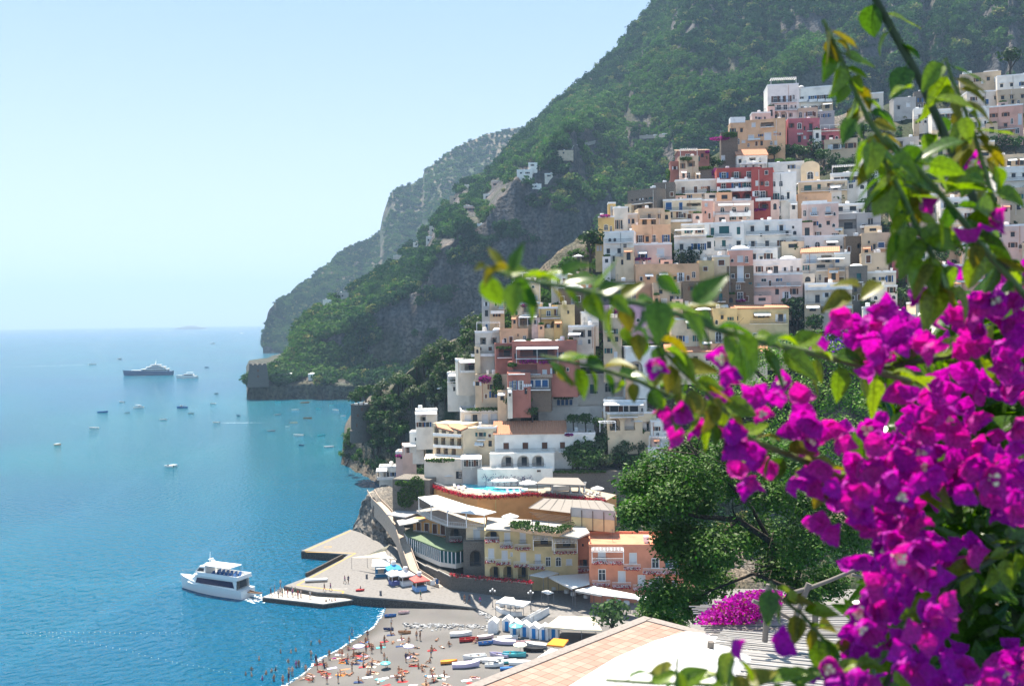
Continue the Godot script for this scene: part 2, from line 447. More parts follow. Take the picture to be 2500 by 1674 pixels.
func forest(called: String, label: String, g: Dictionary, count: int, s0: float, s1: float, sd: int, bias: float, low: float, keep = null) -> void:
	var r := RandomNumberGenerator.new(); r.seed = sd
	var cover := noise(0.013, FastNoiseLite.TYPE_SIMPLEX_SMOOTH, 3, sd + 5)
	var kinds := 3
	var broad := noise(0.004, FastNoiseLite.TYPE_SIMPLEX_SMOOTH, 3, sd + 9)
	var xs := [[], [], []]; var cs := [[], [], []]
	var nx: int = g.nx; var ny: int = g.ny
	var top := int(ny / 1.18)
	var tries := 0
	while tries < count:
		tries += 1
		var i := r.randi_range(0, nx - 2); var j := r.randi_range(2, mini(top + 2, ny - 2))
		var a: Vector3 = g.p[j * nx + i]; var e: Vector3 = g.p[j * nx + i + 1]; var f: Vector3 = g.p[(j + 1) * nx + i]
		var q := a + (e - a) * r.randf() + (f - a) * r.randf()
		if q.y < 3.0: continue
		var k := (e - a).cross(f - a).normalized()
		var steep := 1.0 - absf(k.y)
		if cover.get_noise_3d(q.x, q.y, q.z) + bias < (steep - 0.52) * 2.6 + r.randf_range(-0.12, 0.12): continue
		if keep != null and not keep.call(q): continue
		var s := lerpf(s0, s1, pow(r.randf(), 1.8))
		var w := r.randi() % kinds
		var bs := Basis(Vector3.UP, r.randf() * TAU).scaled(Vector3(s, s * r.randf_range(0.75, 1.1), s))
		xs[w].append(Transform3D(bs, q + Vector3(0, s * 0.35, 0)))
		var tone := cover.get_noise_3d(q.x * 2.0, q.y * 2.0, q.z * 2.0) + r.randf_range(-0.35, 0.35)
		var col := lin(0.026, 0.062, 0.03).lerp(lin(0.105, 0.175, 0.05), clampf(tone * 1.3 + broad.get_noise_3d(q.x, q.y, q.z) * 1.1 + 0.35, 0, 1))
		if r.randf() < 0.05: col = lin(0.22, 0.2, 0.08)
		cs[w].append(col)
	for w in kinds:
		if not meshes.has("bush%d" % w): meshes["bush%d" % w] = crown_mesh(100 + w, 150, 0.2)
		if xs[w]: multi(called, label, meshes["bush%d" % w], M.crown, xs[w], cs[w])

# ---------- houses ----------
const TONES := {"W": [0.8, 0.755, 0.68], "V": [0.68, 0.6, 0.5], "C": [0.72, 0.57, 0.38], "Y": [0.62, 0.42, 0.16], "P": [0.66, 0.36, 0.28], "Q": [0.7, 0.5, 0.42], "R": [0.34, 0.07, 0.06], "K": [0.46, 0.13, 0.15],
	"B": [0.54, 0.42, 0.29], "T": [0.34, 0.25, 0.17], "S": [0.34, 0.3, 0.255], "G": [0.42, 0.4, 0.38], "O": [0.68, 0.34, 0.125], "L": [0.62, 0.24, 0.14], "H": [0.66, 0.41, 0.24], "N": [0.32, 0.24, 0.18], "E": [0.38, 0.15, 0.115], "U": [0.5, 0.32, 0.42], "D": [0.64, 0.5, 0.26]}
func tone(k: String) -> StandardMaterial3D:
	if not M.has("tone" + k):
		var c: Array = TONES[k]
		var rough_wall := k in ["T", "S", "N"]
		M["tone" + k] = mat(srgb(c[0], c[1], c[2]), 0.88, T.stone if rough_wall else T.blotch, 0.3 if rough_wall else 0.05)
	return M["tone" + k]
func pane_mat(style: String) -> StandardMaterial3D:
	match style:
		"s": return M.shutter_brown
		"t": return M.shutter_teal
		"b": return M.shutter_blue
		"p": return M.shutter_pale
	return M.glass
func q1(x: float) -> float:
	return maxf(0.3, roundf(x * 10.0) / 10.0)
func frame_mesh(w: float, h: float, arch: bool) -> ArrayMesh:
	var key := "frame%.1f_%.1f_%s" % [w, h, arch]
	if not meshes.has(key):
		var b := mb(); var e := clampf(w * 0.1, 0.08, 0.2); var d := 0.07
		b.box(Vector3(-w / 2 - e, 0, -d), Vector3(-w / 2, h, d)); b.box(Vector3(w / 2, 0, -d), Vector3(w / 2 + e, h, d))
		b.box(Vector3(-w / 2 - e * 1.6, -e, -d), Vector3(w / 2 + e * 1.6, 0, d * 2.0))
		if not arch:
			b.box(Vector3(-w / 2 - e, h, -d), Vector3(w / 2 + e, h + e, d))
		else:
			for k in 8:
				var a0 := PI * k / 8.0; var a1 := PI * (k + 1) / 8.0
				var i0 := Vector3(cos(a0) * w / 2, h - w / 2 + sin(a0) * w / 2, d); var i1 := Vector3(cos(a1) * w / 2, h - w / 2 + sin(a1) * w / 2, d)
				var o := (w / 2 + e) / (w / 2)
				var o0 := Vector3(i0.x * o, h - w / 2 + (i0.y - h + w / 2) * o, d); var o1 := Vector3(i1.x * o, h - w / 2 + (i1.y - h + w / 2) * o, d)
				b.quad(i1, i0, o0, o1)
				b.quad(o1, o0, Vector3(o0.x, o0.y, -d), Vector3(o1.x, o1.y, -d))
		meshes[key] = b.mesh()
	return meshes[key]
func pane_mesh(w: float, h: float) -> ArrayMesh:
	var key := "pane%.1f_%.1f" % [w, h]
	if not meshes.has(key):
		var b := mb(); var g := 0.03
		b.box(Vector3(-w / 2, 0, -g), Vector3(w / 2, h, g))
		meshes[key] = b.mesh()
	return meshes[key]
func bars_mesh(w: float, h: float) -> ArrayMesh:   # glazing bars: one upright, one rail
	var key := "bars%.1f_%.1f" % [w, h]
	if not meshes.has(key):
		var b := mb()
		b.box(Vector3(-0.05, 0, 0.031), Vector3(0.05, h, 0.08)); b.box(Vector3(-w / 2, h * 0.62, 0.031), Vector3(w / 2, h * 0.62 + 0.07, 0.075))
		meshes[key] = b.mesh()
	return meshes[key]
# a wall with its openings cut out and their reveals: ops are [x0, x1, y0, y1, arch, depth]
func wall_with_holes(b: MB, w: float, h0: float, h1: float, ops: Array) -> void:
	var xs := [-w / 2, w / 2]; var ys := [h0, h1]
	for o in ops:
		xs.append(o[0]); xs.append(o[1]); ys.append(o[2]); ys.append(o[3])
	xs.sort(); ys.sort()
	for i in xs.size() - 1:
		if xs[i + 1] - xs[i] < 0.001: continue
		for j in ys.size() - 1:
			if ys[j + 1] - ys[j] < 0.001: continue
			var cx: float = (xs[i] + xs[i + 1]) / 2; var cy: float = (ys[j] + ys[j + 1]) / 2
			var hit := false
			for o in ops:
				if cx > o[0] and cx < o[1] and cy > o[2] and cy < o[3]: hit = true; break
			if not hit:
				b.quad(Vector3(xs[i], ys[j], 0), Vector3(xs[i + 1], ys[j], 0), Vector3(xs[i + 1], ys[j + 1], 0), Vector3(xs[i], ys[j + 1], 0))
	for o in ops:
		var d: float = -o[5]
		b.quad(Vector3(o[0], o[2], 0), Vector3(o[0], o[2], d), Vector3(o[0], o[3], d), Vector3(o[0], o[3], 0))
		b.quad(Vector3(o[1], o[2], d), Vector3(o[1], o[2], 0), Vector3(o[1], o[3], 0), Vector3(o[1], o[3], d))
		b.quad(Vector3(o[0], o[2], 0), Vector3(o[1], o[2], 0), Vector3(o[1], o[2], d), Vector3(o[0], o[2], d))
		b.quad(Vector3(o[0], o[3], d), Vector3(o[1], o[3], d), Vector3(o[1], o[3], 0), Vector3(o[0], o[3], 0))
		b.quad(Vector3(o[0], o[2], d), Vector3(o[1], o[2], d), Vector3(o[1], o[3], d), Vector3(o[0], o[3], d))
		if o[4]:
			var r: float = (o[1] - o[0]) / 2; var mx: float = (o[0] + o[1]) / 2; var rise := minf(r, (o[3] - o[2]) * 0.6)
			for k in 8:
				var a0 := PI * k / 8.0; var a1 := PI * (k + 1) / 8.0
				var p0 := Vector3(mx + cos(a0) * r, o[3] - rise + sin(a0) * rise, 0); var p1 := Vector3(mx + cos(a1) * r, o[3] - rise + sin(a1) * rise, 0)
				b.quad(p0, Vector3(p0.x, o[3] + 0.001, 0), Vector3(p1.x, o[3] + 0.001, 0), p1)
				b.quad(p1, p1 + Vector3(0, 0, d), p0 + Vector3(0, 0, d), p0)
func dome_mesh(rx: float, ry: float, rz: float) -> ArrayMesh:
	var b := mb(); var prof := [[1.0, -0.12], [1.0, 0.0]]
	for k in range(1, 7):
		prof.append([cos(PI / 2 * k / 6.0), sin(PI / 2 * k / 6.0)])
	b.lathe(prof, 16)
	var out := b
	for i in out.v.size():
		out.v[i] = out.v[i] * Vector3(rx, ry, rz)
		out.n[i] = (out.n[i] / Vector3(rx, ry, rz)).normalized()
	return out.mesh()
func rail_mesh(w: float, h: float, gap := 0.22) -> ArrayMesh:   # along x, centred
	var b := mb()
	b.box(Vector3(-w / 2, h - 0.06, -0.03), Vector3(w / 2, h, 0.03)); b.box(Vector3(-w / 2, 0.06, -0.02), Vector3(w / 2, 0.1, 0.02))
	var n := int(w / gap)
	for i in n + 1:
		var x := -w / 2 + w * i / maxi(n, 1)
		b.box(Vector3(x - 0.02, 0.1, -0.02), Vector3(x + 0.02, h - 0.06, 0.02))
	return b.mesh()
func tile_roof_mesh(w: float, d: float, rise: float, both: bool, courses := 0) -> ArrayMesh:   # eaves at y 0 in front (z = 0), ridge along x
	var b := mb(); var half := d / 2 if both else d
	var step := 0.5; var n := maxi(2, int(w / step)); var o := 0.35
	for side in ([1.0, -1.0] if both else [1.0]):
		for i in n:
			var x0 := -w / 2 - o + (w + 2 * o) * i / n; var x1 := -w / 2 - o + (w + 2 * o) * (i + 1) / n; var xm := (x0 + x1) / 2
			var z0: float = -d / 2 + side * (d / 2 + o) if both else o
			var z1: float = -d / 2 if both else -d
			var lo := -rise * o / half
			for pr in [[x0, xm, 0.0, 0.12], [xm, x1, 0.12, 0.0]]:
				var a := Vector3(pr[0], lo + pr[2], z0); var c2 := Vector3(pr[1], lo + pr[3], z0); var e := Vector3(pr[1], rise + pr[3], z1); var f := Vector3(pr[0], rise + pr[2], z1)
				if side > 0: b.quad(a, c2, e, f)
				else: b.quad(c2, a, f, e)
	# closing underside and gables
	if both:
		b.tri(Vector3(w / 2, 0, 0), Vector3(w / 2, 0, -d), Vector3(w / 2, rise, -d / 2)); b.tri(Vector3(-w / 2, 0, -d), Vector3(-w / 2, 0, 0), Vector3(-w / 2, rise, -d / 2))
	else:
		b.quad(Vector3(w / 2, 0, -d), Vector3(-w / 2, 0, -d), Vector3(-w / 2, rise, -d), Vector3(w / 2, rise, -d))
		b.tri(Vector3(w / 2, 0, 0), Vector3(w / 2, 0, -d), Vector3(w / 2, rise, -d)); b.tri(Vector3(-w / 2, 0, -d), Vector3(-w / 2, 0, 0), Vector3(-w / 2, rise, -d))
	b.box(Vector3(-w / 2 - o, -0.25, -d), Vector3(w / 2 + o, -0.12, o * 0.8))
	return b.mesh()
func awning_mesh(w: float, d: float, drop: float) -> ArrayMesh:   # slopes down towards +z, scalloped valance
	var b := mb(); var n := maxi(3, int(w / 0.5))
	for i in n:
		var x0 := -w / 2 + w * i / n; var x1 := -w / 2 + w * (i + 1) / n
		for s in 3:
			var t0 := s / 3.0; var t1 := (s + 1) / 3.0
			b.quad(Vector3(x0, -drop * t0 * t0 * 0.9 - drop * 0.1 * t0, d * t0), Vector3(x0, -drop * t1 * t1 * 0.9 - drop * 0.1 * t1, d * t1), Vector3(x1, -drop * t1 * t1 * 0.9 - drop * 0.1 * t1, d * t1), Vector3(x1, -drop * t0 * t0 * 0.9 - drop * 0.1 * t0, d * t0))
		var v := 0.22 if i % 2 == 0 else 0.28
		b.quad(Vector3(x0, -drop - v, d), Vector3(x1, -drop - v, d), Vector3(x1, -drop, d), Vector3(x0, -drop, d))
	return b.mesh()

# s: the rectangle of the front in the photograph, tone, roof, label, openings, extras
func house(x0: float, x1: float, yt: float, yb: float, k: String, roof: String, label: String, openings := "", extras := "", o := {}) -> Node3D:
	var d: float = o.get("d", depth_at((x0 + x1) / 2, yb + o.get("base", 0.0)))
	var base := at((x0 + x1) / 2, yb, d)
	var px := d / F
	var yaw: float = deg_to_rad(o.get("yaw", 0.0))
	var w := (x1 - x0) * px / maxf(cos(yaw), 0.5); var h := (yb - yt) * px
	var deep: float = o.get("deep", clampf(w * 0.8, 5.0, 11.0))
	var az := atan2(-(base.x), -(base.z)) * 0.6
	var called: String = o.get("called", "house")
	var hr := RandomNumberGenerator.new(); hr.seed = hash(label)
	if not o.has("yaw") and not o.has("cat"): yaw = deg_to_rad(hr.randf_range(-9, 9))
	var t := thing(called, label, o.get("cat", "house"), base, az + yaw, o.get("group", ""))
	var m := tone(k)
	var b := mb()
	var ops := []; var parts := []; var sk: float = -o.get("skirt", 5.0)
	for row in openings.split(";", false):
		var hd := row.split(":")
		var a := hd[0].split(",")
		var cy := a[0].to_float(); var oh := q1(a[1].to_float() * px); var ow := q1(a[2].to_float() * px); var st := a[3]
		for xx in hd[1].split(" ", false):
			var cx := (xx.to_float() - (x0 + x1) / 2) * px / maxf(cos(yaw), 0.5)
			var y0 := (yb - cy) * px - oh / 2
			if y0 + oh > h - 0.15: y0 = h - 0.15 - oh
			if cx - ow / 2 < -w / 2 + 0.1: cx = -w / 2 + 0.1 + ow / 2
			if cx + ow / 2 > w / 2 - 0.1: cx = w / 2 - 0.1 - ow / 2
			var arch := st in ["a", "A"]
			var loggia := st in ["o", "A"]
			ops.append([cx - ow / 2, cx + ow / 2, y0, y0 + oh, arch, minf(2.2, deep * 0.4) if loggia else 0.32])
			parts.append([cx, y0, ow, oh, st, arch, loggia])
	if not o.has("cat") and not ("wall" in label or "plain" in label or "blank" in label):   # the many small windows of the old houses
		for tr in 26:
			if ops.size() >= w * h / 7.5: break
			var ow := q1(hr.randf_range(0.6, 1.1)); var oh := q1(hr.randf_range(0.9, 1.9)); var cx := hr.randf_range(-w / 2 + 0.9, w / 2 - 0.9)
			var y0 := 0.9 + 3.3 * (hr.randi() % maxi(1, int((h - 1.0) / 3.3))) + hr.randf() * 0.4
			var ok := y0 + oh < h - 0.4
			for e in ops: ok = ok and (cx + ow / 2 + 0.6 < e[0] or cx - ow / 2 - 0.6 > e[1] or y0 > e[3] + 0.5 or y0 + oh < e[2] - 0.5)
			if not ok: continue
			var st: String = ["n", "w", "s", "n", "p", "a"][hr.randi() % 6]
			ops.append([cx - ow / 2, cx + ow / 2, y0, y0 + oh, st == "a", 0.32]); parts.append([cx, y0, ow, oh, st, st == "a", false])
	wall_with_holes(b, w, sk, h, ops)
	b.quad(Vector3(w / 2, sk, 0), Vector3(w / 2, sk, -deep), Vector3(w / 2, h, -deep), Vector3(w / 2, h, 0))
	b.quad(Vector3(-w / 2, sk, -deep), Vector3(-w / 2, sk, 0), Vector3(-w / 2, h, 0), Vector3(-w / 2, h, -deep))
	b.quad(Vector3(w / 2, sk, -deep), Vector3(-w / 2, sk, -deep), Vector3(-w / 2, h, -deep), Vector3(w / 2, h, -deep))
	b.quad(Vector3(-w / 2, h, 0), Vector3(w / 2, h, 0), Vector3(w / 2, h, -deep), Vector3(-w / 2, h, -deep))
	put("wall", b.mesh(), m, t)
	for p in parts:
		var ow: float = p[2]; var oh: float = p[3]
		if p[6]:
			var dz := minf(2.2, deep * 0.4)
			var pw := q1(ow * 0.42); var ph := q1(oh * 0.72)
			put("door", pane_mesh(pw, ph), M.glass, t, Vector3(p[0] + ow * 0.08, p[1] + 0.02, -dz + 0.06))
			if oh > 1.6: put("railing", cached_rail(q1(ow * 0.98)), M.railing, t, Vector3(p[0], p[1], -0.12))
		else:
			var win := put("window", frame_mesh(ow, oh, p[5]), M.trim if not (p[4] in ["n", "t"]) else m, t, Vector3(p[0], p[1], 0))
			var pn := put("pane", pane_mesh(ow, oh), pane_mat(p[4]), win, Vector3(0, 0, -0.26))
			if p[4] in ["w", "a"] and oh > 1.2: put("glazing_bar", bars_mesh(ow, oh), M.trim, win, Vector3(0, 0, -0.26))
			if p[4] == "n" and oh > 0.9: put("hood", pane_mesh(q1(ow * 1.7), 0.3), m, t, Vector3(p[0], p[1] + oh + 0.15, 0.2)).scale = Vector3(1, 0.5, 10)
			if p[4] in ["n", "w"] and ow < 2.2 and hr.randf() < 0.45:   # shutters folded back beside the opening
				var sm = [M.shutter_brown, M.shutter_teal, M.shutter_pale, M.shutter_brown, M.shutter_blue][hr.randi() % 5]
				for sgn in [-1.0, 1.0]: put("shutter_or_opening_shade", pane_mesh(q1(ow * 0.5), oh), sm, win, Vector3(sgn * (ow * 0.78 + 0.08), 0, 0.06))
			if p[4] in ["n", "w", "p"] and oh > 1.7 and hr.randf() < 0.4:
				var sl := mb(); sl.box(Vector3(-ow * 0.85, -0.18, 0.02), Vector3(ow * 0.85, -0.04, 0.75)); put("sill_slab", sl.mesh(), M.trim, win); put("railing", cached_rail(q1(ow * 1.65)), M.railing, win, Vector3(0, -0.04, 0.7))
	if w > 5.0 and h > 5.5 and not o.has("cat"):   # lived-in outside: an annexe, a drainpipe, washing
		for sgn in [-1.0, 1.0]:
			if hr.randf() < 0.5: continue
			var aw := w * hr.randf_range(0.2, 0.38); var ah := h * hr.randf_range(0.22, 0.5); var ad := hr.randf_range(1.4, 3.0); var ax: float = sgn * (w / 2 - aw / 2 + 0.15)
			var am := tone(["W", "C", "H", "V", "Q", "B", k][hr.randi() % 7])
			var c := mb(); wall_with_holes(c, aw, sk, ah, [[-aw * 0.2, aw * 0.2, ah * 0.25, ah * 0.75, hr.randf() < 0.4, 0.4]])
			for sd in [-1.0, 1.0]:
				var e0 := Vector3(sd * aw / 2, sk, 0); var e1 := Vector3(sd * aw / 2, sk, -ad); var up := Vector3(0, ah - sk, 0)
				if sd > 0: c.quad(e0, e1, e1 + up, e0 + up)
				else: c.quad(e1, e0, e0 + up, e1 + up)
			c.box(Vector3(-aw / 2 - 0.05, ah, -ad), Vector3(aw / 2 + 0.05, ah + 0.12, 0.06))
			var an := put("annexe", c.mesh(), am, t, Vector3(ax, 0, ad))
			put("pane", pane_mesh(q1(aw * 0.4), q1(ah * 0.5)), M.glass, an, Vector3(0, ah * 0.25, -0.34))
			if hr.randf() < 0.5: put("railing", cached_rail(q1(aw)), M.railing, an, Vector3(0, ah + 0.12, 0))
			elif hr.randf() < 0.5: put("plants", leaf_clump(q1(aw * 0.8), 0.7), M.crown, an, Vector3(0, ah + 0.4, -0.6))
			else: put("awning", awning_mesh(aw * 0.8, 1.4, 0.5), [M.cloth, M.terracotta, M.cloth][hr.randi() % 3], an, Vector3(0, ah * 0.86, 0.02))
		var dp := mb(); var dx := w * hr.randf_range(-0.45, 0.45); dp.tube([Vector3(dx, 0, 0.08), Vector3(dx, h, 0.08)], [0.06, 0.06], 5); put("drainpipe", dp.mesh(), [M.trim, M.railing, M.terracotta][hr.randi() % 3], t)
		if hr.randf() < 0.4:
			var lx := w * hr.randf_range(-0.3, 0.3); var ly := h * hr.randf_range(0.3, 0.8)
			var la := mb()
			for i in 4: la.box(Vector3(lx + i * 0.55, ly - hr.randf_range(0.5, 0.9), 0.3), Vector3(lx + i * 0.55 + 0.42, ly, 0.33))
			put("washing", la.mesh(), [M.cloth, M.shutter_blue, M.shutter_pale, M.terracotta][hr.randi() % 4], t)
	# roof
	var ph := 0.5
	match roof:
		"flat", "dome", "domes":
			var c := mb(); var e := 0.22
			c.box(Vector3(-w / 2 - 0.06, h - 0.02, -e), Vector3(w / 2 + 0.06, h + ph, 0.06)); c.box(Vector3(-w / 2 - 0.06, h - 0.02, -deep - 0.06), Vector3(w / 2 + 0.06, h + ph, -deep + e))
			c.box(Vector3(-w / 2 - 0.06, h - 0.02, -deep + e), Vector3(-w / 2 + e, h + ph, -e)); c.box(Vector3(w / 2 - e, h - 0.02, -deep + e), Vector3(w / 2 + 0.06, h + ph, -e))
			put("parapet", c.mesh(), M.white if k in ["W", "V", "C", "P", "Q", "Y"] else m, t)
			if roof == "dome":
				put("dome", dome_mesh(w * 0.4, minf(w * 0.22, 2.2), minf(deep * 0.42, w * 0.4)), M.white, t, Vector3(0, h + 0.1, -deep / 2))
			elif roof == "domes":
				for s in [-0.25, 0.25]:
					put("dome", dome_mesh(w * 0.21, minf(w * 0.14, 1.6), minf(deep * 0.4, w * 0.23)), M.white, t, Vector3(w * s, h + 0.1, -deep / 2))
			if roof == "flat" and w > 4.0:
				var r := rng.randf()
				if r < 0.45: put("chimney", meshes.chimney, M.white, t, Vector3(rng.randf_range(-0.4, 0.4) * w, h, -deep * rng.randf_range(0.25, 0.7)))
				if r > 0.3: put("water_tank", meshes.tank, M.white, t, Vector3(rng.randf_range(-0.35, 0.35) * w, h, -deep * rng.randf_range(0.25, 0.6)))
				if r > 0.55: put("aerial", meshes.aerial, M.metal, t, Vector3(rng.randf_range(-0.45, 0.45) * w, h, -deep * rng.randf_range(0.2, 0.7)))
		"vault":
			var c := mb(); var rise := w * 0.34
			for q in 12:
				var a0 := PI * q / 12.0; var a1 := PI * (q + 1) / 12.0
				var p0 := Vector3(cos(a0) * w / 2, h + sin(a0) * rise, 0); var p1 := Vector3(cos(a1) * w / 2, h + sin(a1) * rise, 0)
				var z := Vector3(0, 0, -deep)
				c.quad(p0, p0 + z, p1 + z, p1); c.tri(Vector3(0, h, 0), p0, p1)
			put("vault", c.mesh(), m, t)
		"tile":
			put("roof", tile_roof_mesh(w, deep, o.get("rise", 1.8), true), M.terracotta, t, Vector3(0, h + 0.1, 0))
		"lean":
			put("roof", tile_roof_mesh(w, deep, o.get("rise", 2.0), false), M.terracotta if not o.has("pale") else M.tile_pale, t, Vector3(0, h + 0.1, 0))
	# extras, in photograph pixels: kind,x0,x1,y[,height]
	for e in extras.split(";", false):
		var a := e.split(",")
		var ex := ((a[1].to_float() + a[2].to_float()) / 2 - (x0 + x1) / 2) * px; var ew := (a[2].to_float() - a[1].to_float()) * px; var ey := (yb - a[3].to_float()) * px
		var eh: float = a[4].to_float() * px if a.size() > 4 else 1.0
		match a[0]:
			"par", "rail", "flw":   # a balcony: slab, then a solid parapet, a railing, or a railing with a flower trough
				var bd: float = o.get("balc", 1.3)
				var sl := mb(); sl.box(Vector3(-ew / 2, -0.2, 0.01), Vector3(ew / 2, 0.0, bd))
				var bal := put("balcony", sl.mesh(), M.white, t, Vector3(ex, ey, 0))
				if a[0] == "par":
					var c := mb(); c.box(Vector3(-ew / 2, 0.0, bd - 0.14), Vector3(ew / 2, eh, bd + 0.02)); c.box(Vector3(-ew / 2, 0.0, 0.01), Vector3(-ew / 2 + 0.14, eh, bd - 0.14)); c.box(Vector3(ew / 2 - 0.14, 0, 0.01), Vector3(ew / 2, eh, bd - 0.14))
					if ew > 9.0:
						var nn := int(ew / 4.2)
						for i in nn + 1:
							c.box(Vector3(-ew / 2 + (ew - 0.9) * i / nn, eh, bd - 0.14), Vector3(-ew / 2 + 0.9 + (ew - 0.9) * i / nn, eh + 0.55, bd + 0.02))
					put("parapet", c.mesh(), M.white, bal)
				else:
					put("railing", cached_rail(q1(ew)), M.railing_white if a[0] == "flw" else M.railing, bal, Vector3(0, 0, bd - 0.05))
					if a[0] == "flw": put("flowers", flower_strip(q1(ew)), M.bloom_red, bal, Vector3(0, 0.0, bd + 0.1))
			"awn":
				put("awning", awning_mesh(ew, 1.6, 0.6), M.cloth, t, Vector3(ex, ey, 0.02))
			"top":
				put("railing", cached_rail(q1(ew)), M.railing, t, Vector3(ex, h + 0.5, -0.1))
			"bou":
				put("bougainvillea", bloom_clump(q1(ew), maxf(eh, 0.8)), M.bloom_purple, t, Vector3(ex, ey, 0.3))
			"ivy":
				put("creeper", leaf_clump(q1(ew), maxf(eh, 0.8)), M.crown, t, Vector3(ex, ey, 0.2))
			"per":
				put("pergola", pergola_mesh(ew, 2.6, 2.3), M.white, t, Vector3(ex, ey, 0.0))
			"perr":
				put("pergola", pergola_mesh(ew, minf(deep, 4.0), 2.4), M.white, t, Vector3(ex, h + 0.3, -minf(deep, 4.0) - 0.2))
			"dom":
				put("dome", dome_mesh(ew / 2, maxf(eh, 0.7), minf(ew / 2, deep * 0.45)), M.white, t, Vector3(ex, h + 0.05, -deep * 0.45))
			"can":   # a flat canopy on posts in front of the wall
				put("canopy", canopy_mesh(ew, 3.0, eh), M.cloth, t, Vector3(ex, ey, 0.0))
			"sol":   # a solid block on the roof
				var c := mb(); c.box(Vector3(-ew / 2, 0, -minf(4.0, deep)), Vector3(ew / 2, eh, -0.4))
				put("roof_room", c.mesh(), M.white, t, Vector3(ex, h + 0.01, 0))
	return t
func cached_rail(w: float) -> ArrayMesh:
	var key := "rail%.1f" % w
	if not meshes.has(key): meshes[key] = rail_mesh(w, 0.95)
	return meshes[key]
func flower_strip(w: float) -> ArrayMesh:
	var key := "flowers%.1f" % w
	if not meshes.has(key):
		var b := mb(); var r := RandomNumberGenerator.new(); r.seed = int(w * 10)
		for i in int(w * 34.0):
			var p := Vector3(r.randf_range(-w / 2, w / 2), r.randf_range(-0.35, 0.35), r.randf_range(-0.15, 0.2))
			sprig(b, r, p, 0.16, lin(0.5, 0.025, 0.07) if r.randf() < 0.75 else lin(0.09, 0.06, 0.03))
		meshes[key] = b.mesh()
	return meshes[key]
func sprig(b: MB, r: RandomNumberGenerator, p: Vector3, s: float, c: Color) -> void:
	var k := Vector3(r.randfn(), r.randfn() + 0.6, r.randfn() + 0.4).normalized()
	var a := k.cross(Vector3(r.randfn(), r.randfn(), r.randfn())).normalized() * s; var e := k.cross(a)
	b.col = c * r.randf_range(0.7, 1.2)
	b.trin(p - a, p + e * 0.6, p + a, k, k, k); b.trin(p - a, p + a, p - e * 0.6, k, k, k)
func bloom_clump(w: float, h: float) -> ArrayMesh:
	var b := mb(); var r := RandomNumberGenerator.new(); r.seed = int(w * 10 + h * 7)
	for i in int(60.0 + w * h * 40.0):
		var t := r.randf_range(-1, 1)
		var p := Vector3(t * w / 2, (1.0 - t * t * 0.6) * r.randf_range(-0.5, 0.5) * h, r.randf_range(-0.3, 0.6))
		sprig(b, r, p, 0.24, lin(0.4, 0.02, 0.3) if r.randf() < 0.8 else lin(0.04, 0.08, 0.02))
	return b.mesh()
func leaf_clump(w: float, h: float) -> ArrayMesh:
	var b := mb(); var r := RandomNumberGenerator.new(); r.seed = int(w * 11 + h * 5)
	for i in int(60.0 + w * h * 36.0):
		var t := r.randf_range(-1, 1)
		var p := Vector3(t * w / 2, (1.0 - t * t * 0.5) * r.randf_range(-0.5, 0.5) * h, r.randf_range(-0.3, 0.6))
		sprig(b, r, p, 0.28, lin(0.04, 0.09, 0.02).lerp(lin(0.1, 0.16, 0.04), r.randf()))
	return b.mesh()
func pergola_mesh(w: float, d: float, h: float) -> ArrayMesh:
	var b := mb()
	for s in [-w / 2 + 0.1, w / 2 - 0.1]:
		b.box(Vector3(s - 0.08, 0, d - 0.16), Vector3(s + 0.08, h, d)); b.box(Vector3(s - 0.06, h, 0), Vector3(s + 0.06, h + 0.15, d + 0.3))
	b.box(Vector3(-w / 2, h - 0.15, d - 0.15), Vector3(w / 2, h - 0.01, d - 0.02))
	var n := maxi(3, int(w / 0.7))
	for i in n:
		var x := -w / 2 + 0.4 + (w - 0.8) * i / (n - 1)
		b.box(Vector3(x - 0.05, h + 0.151, 0), Vector3(x + 0.05, h + 0.26, d + 0.3))
	for i in 4:
		var z := 0.3 + (d - 0.2) * i / 3.0
		b.box(Vector3(-w / 2, h + 0.261, z - 0.05), Vector3(w / 2, h + 0.34, z + 0.05))
	return b.mesh()
func canopy_mesh(w: float, d: float, h: float) -> ArrayMesh:
	var b := mb()
	for s in [-w / 2 + 0.08, 0.0, w / 2 - 0.08]:
		b.box(Vector3(s - 0.06, 0, d - 0.2), Vector3(s + 0.06, h, d - 0.08))
	b.quad(Vector3(-w / 2, h, d), Vector3(w / 2, h, d), Vector3(w / 2, h + 0.5, 0), Vector3(-w / 2, h + 0.5, 0))
	b.quad(Vector3(-w / 2, h + 0.4, 0), Vector3(w / 2, h + 0.4, 0), Vector3(w / 2, h - 0.08, d), Vector3(-w / 2, h - 0.08, d))
	b.quad(Vector3(-w / 2, h - 0.2, d), Vector3(w / 2, h - 0.2, d), Vector3(w / 2, h, d), Vector3(-w / 2, h, d))
	return b.mesh()

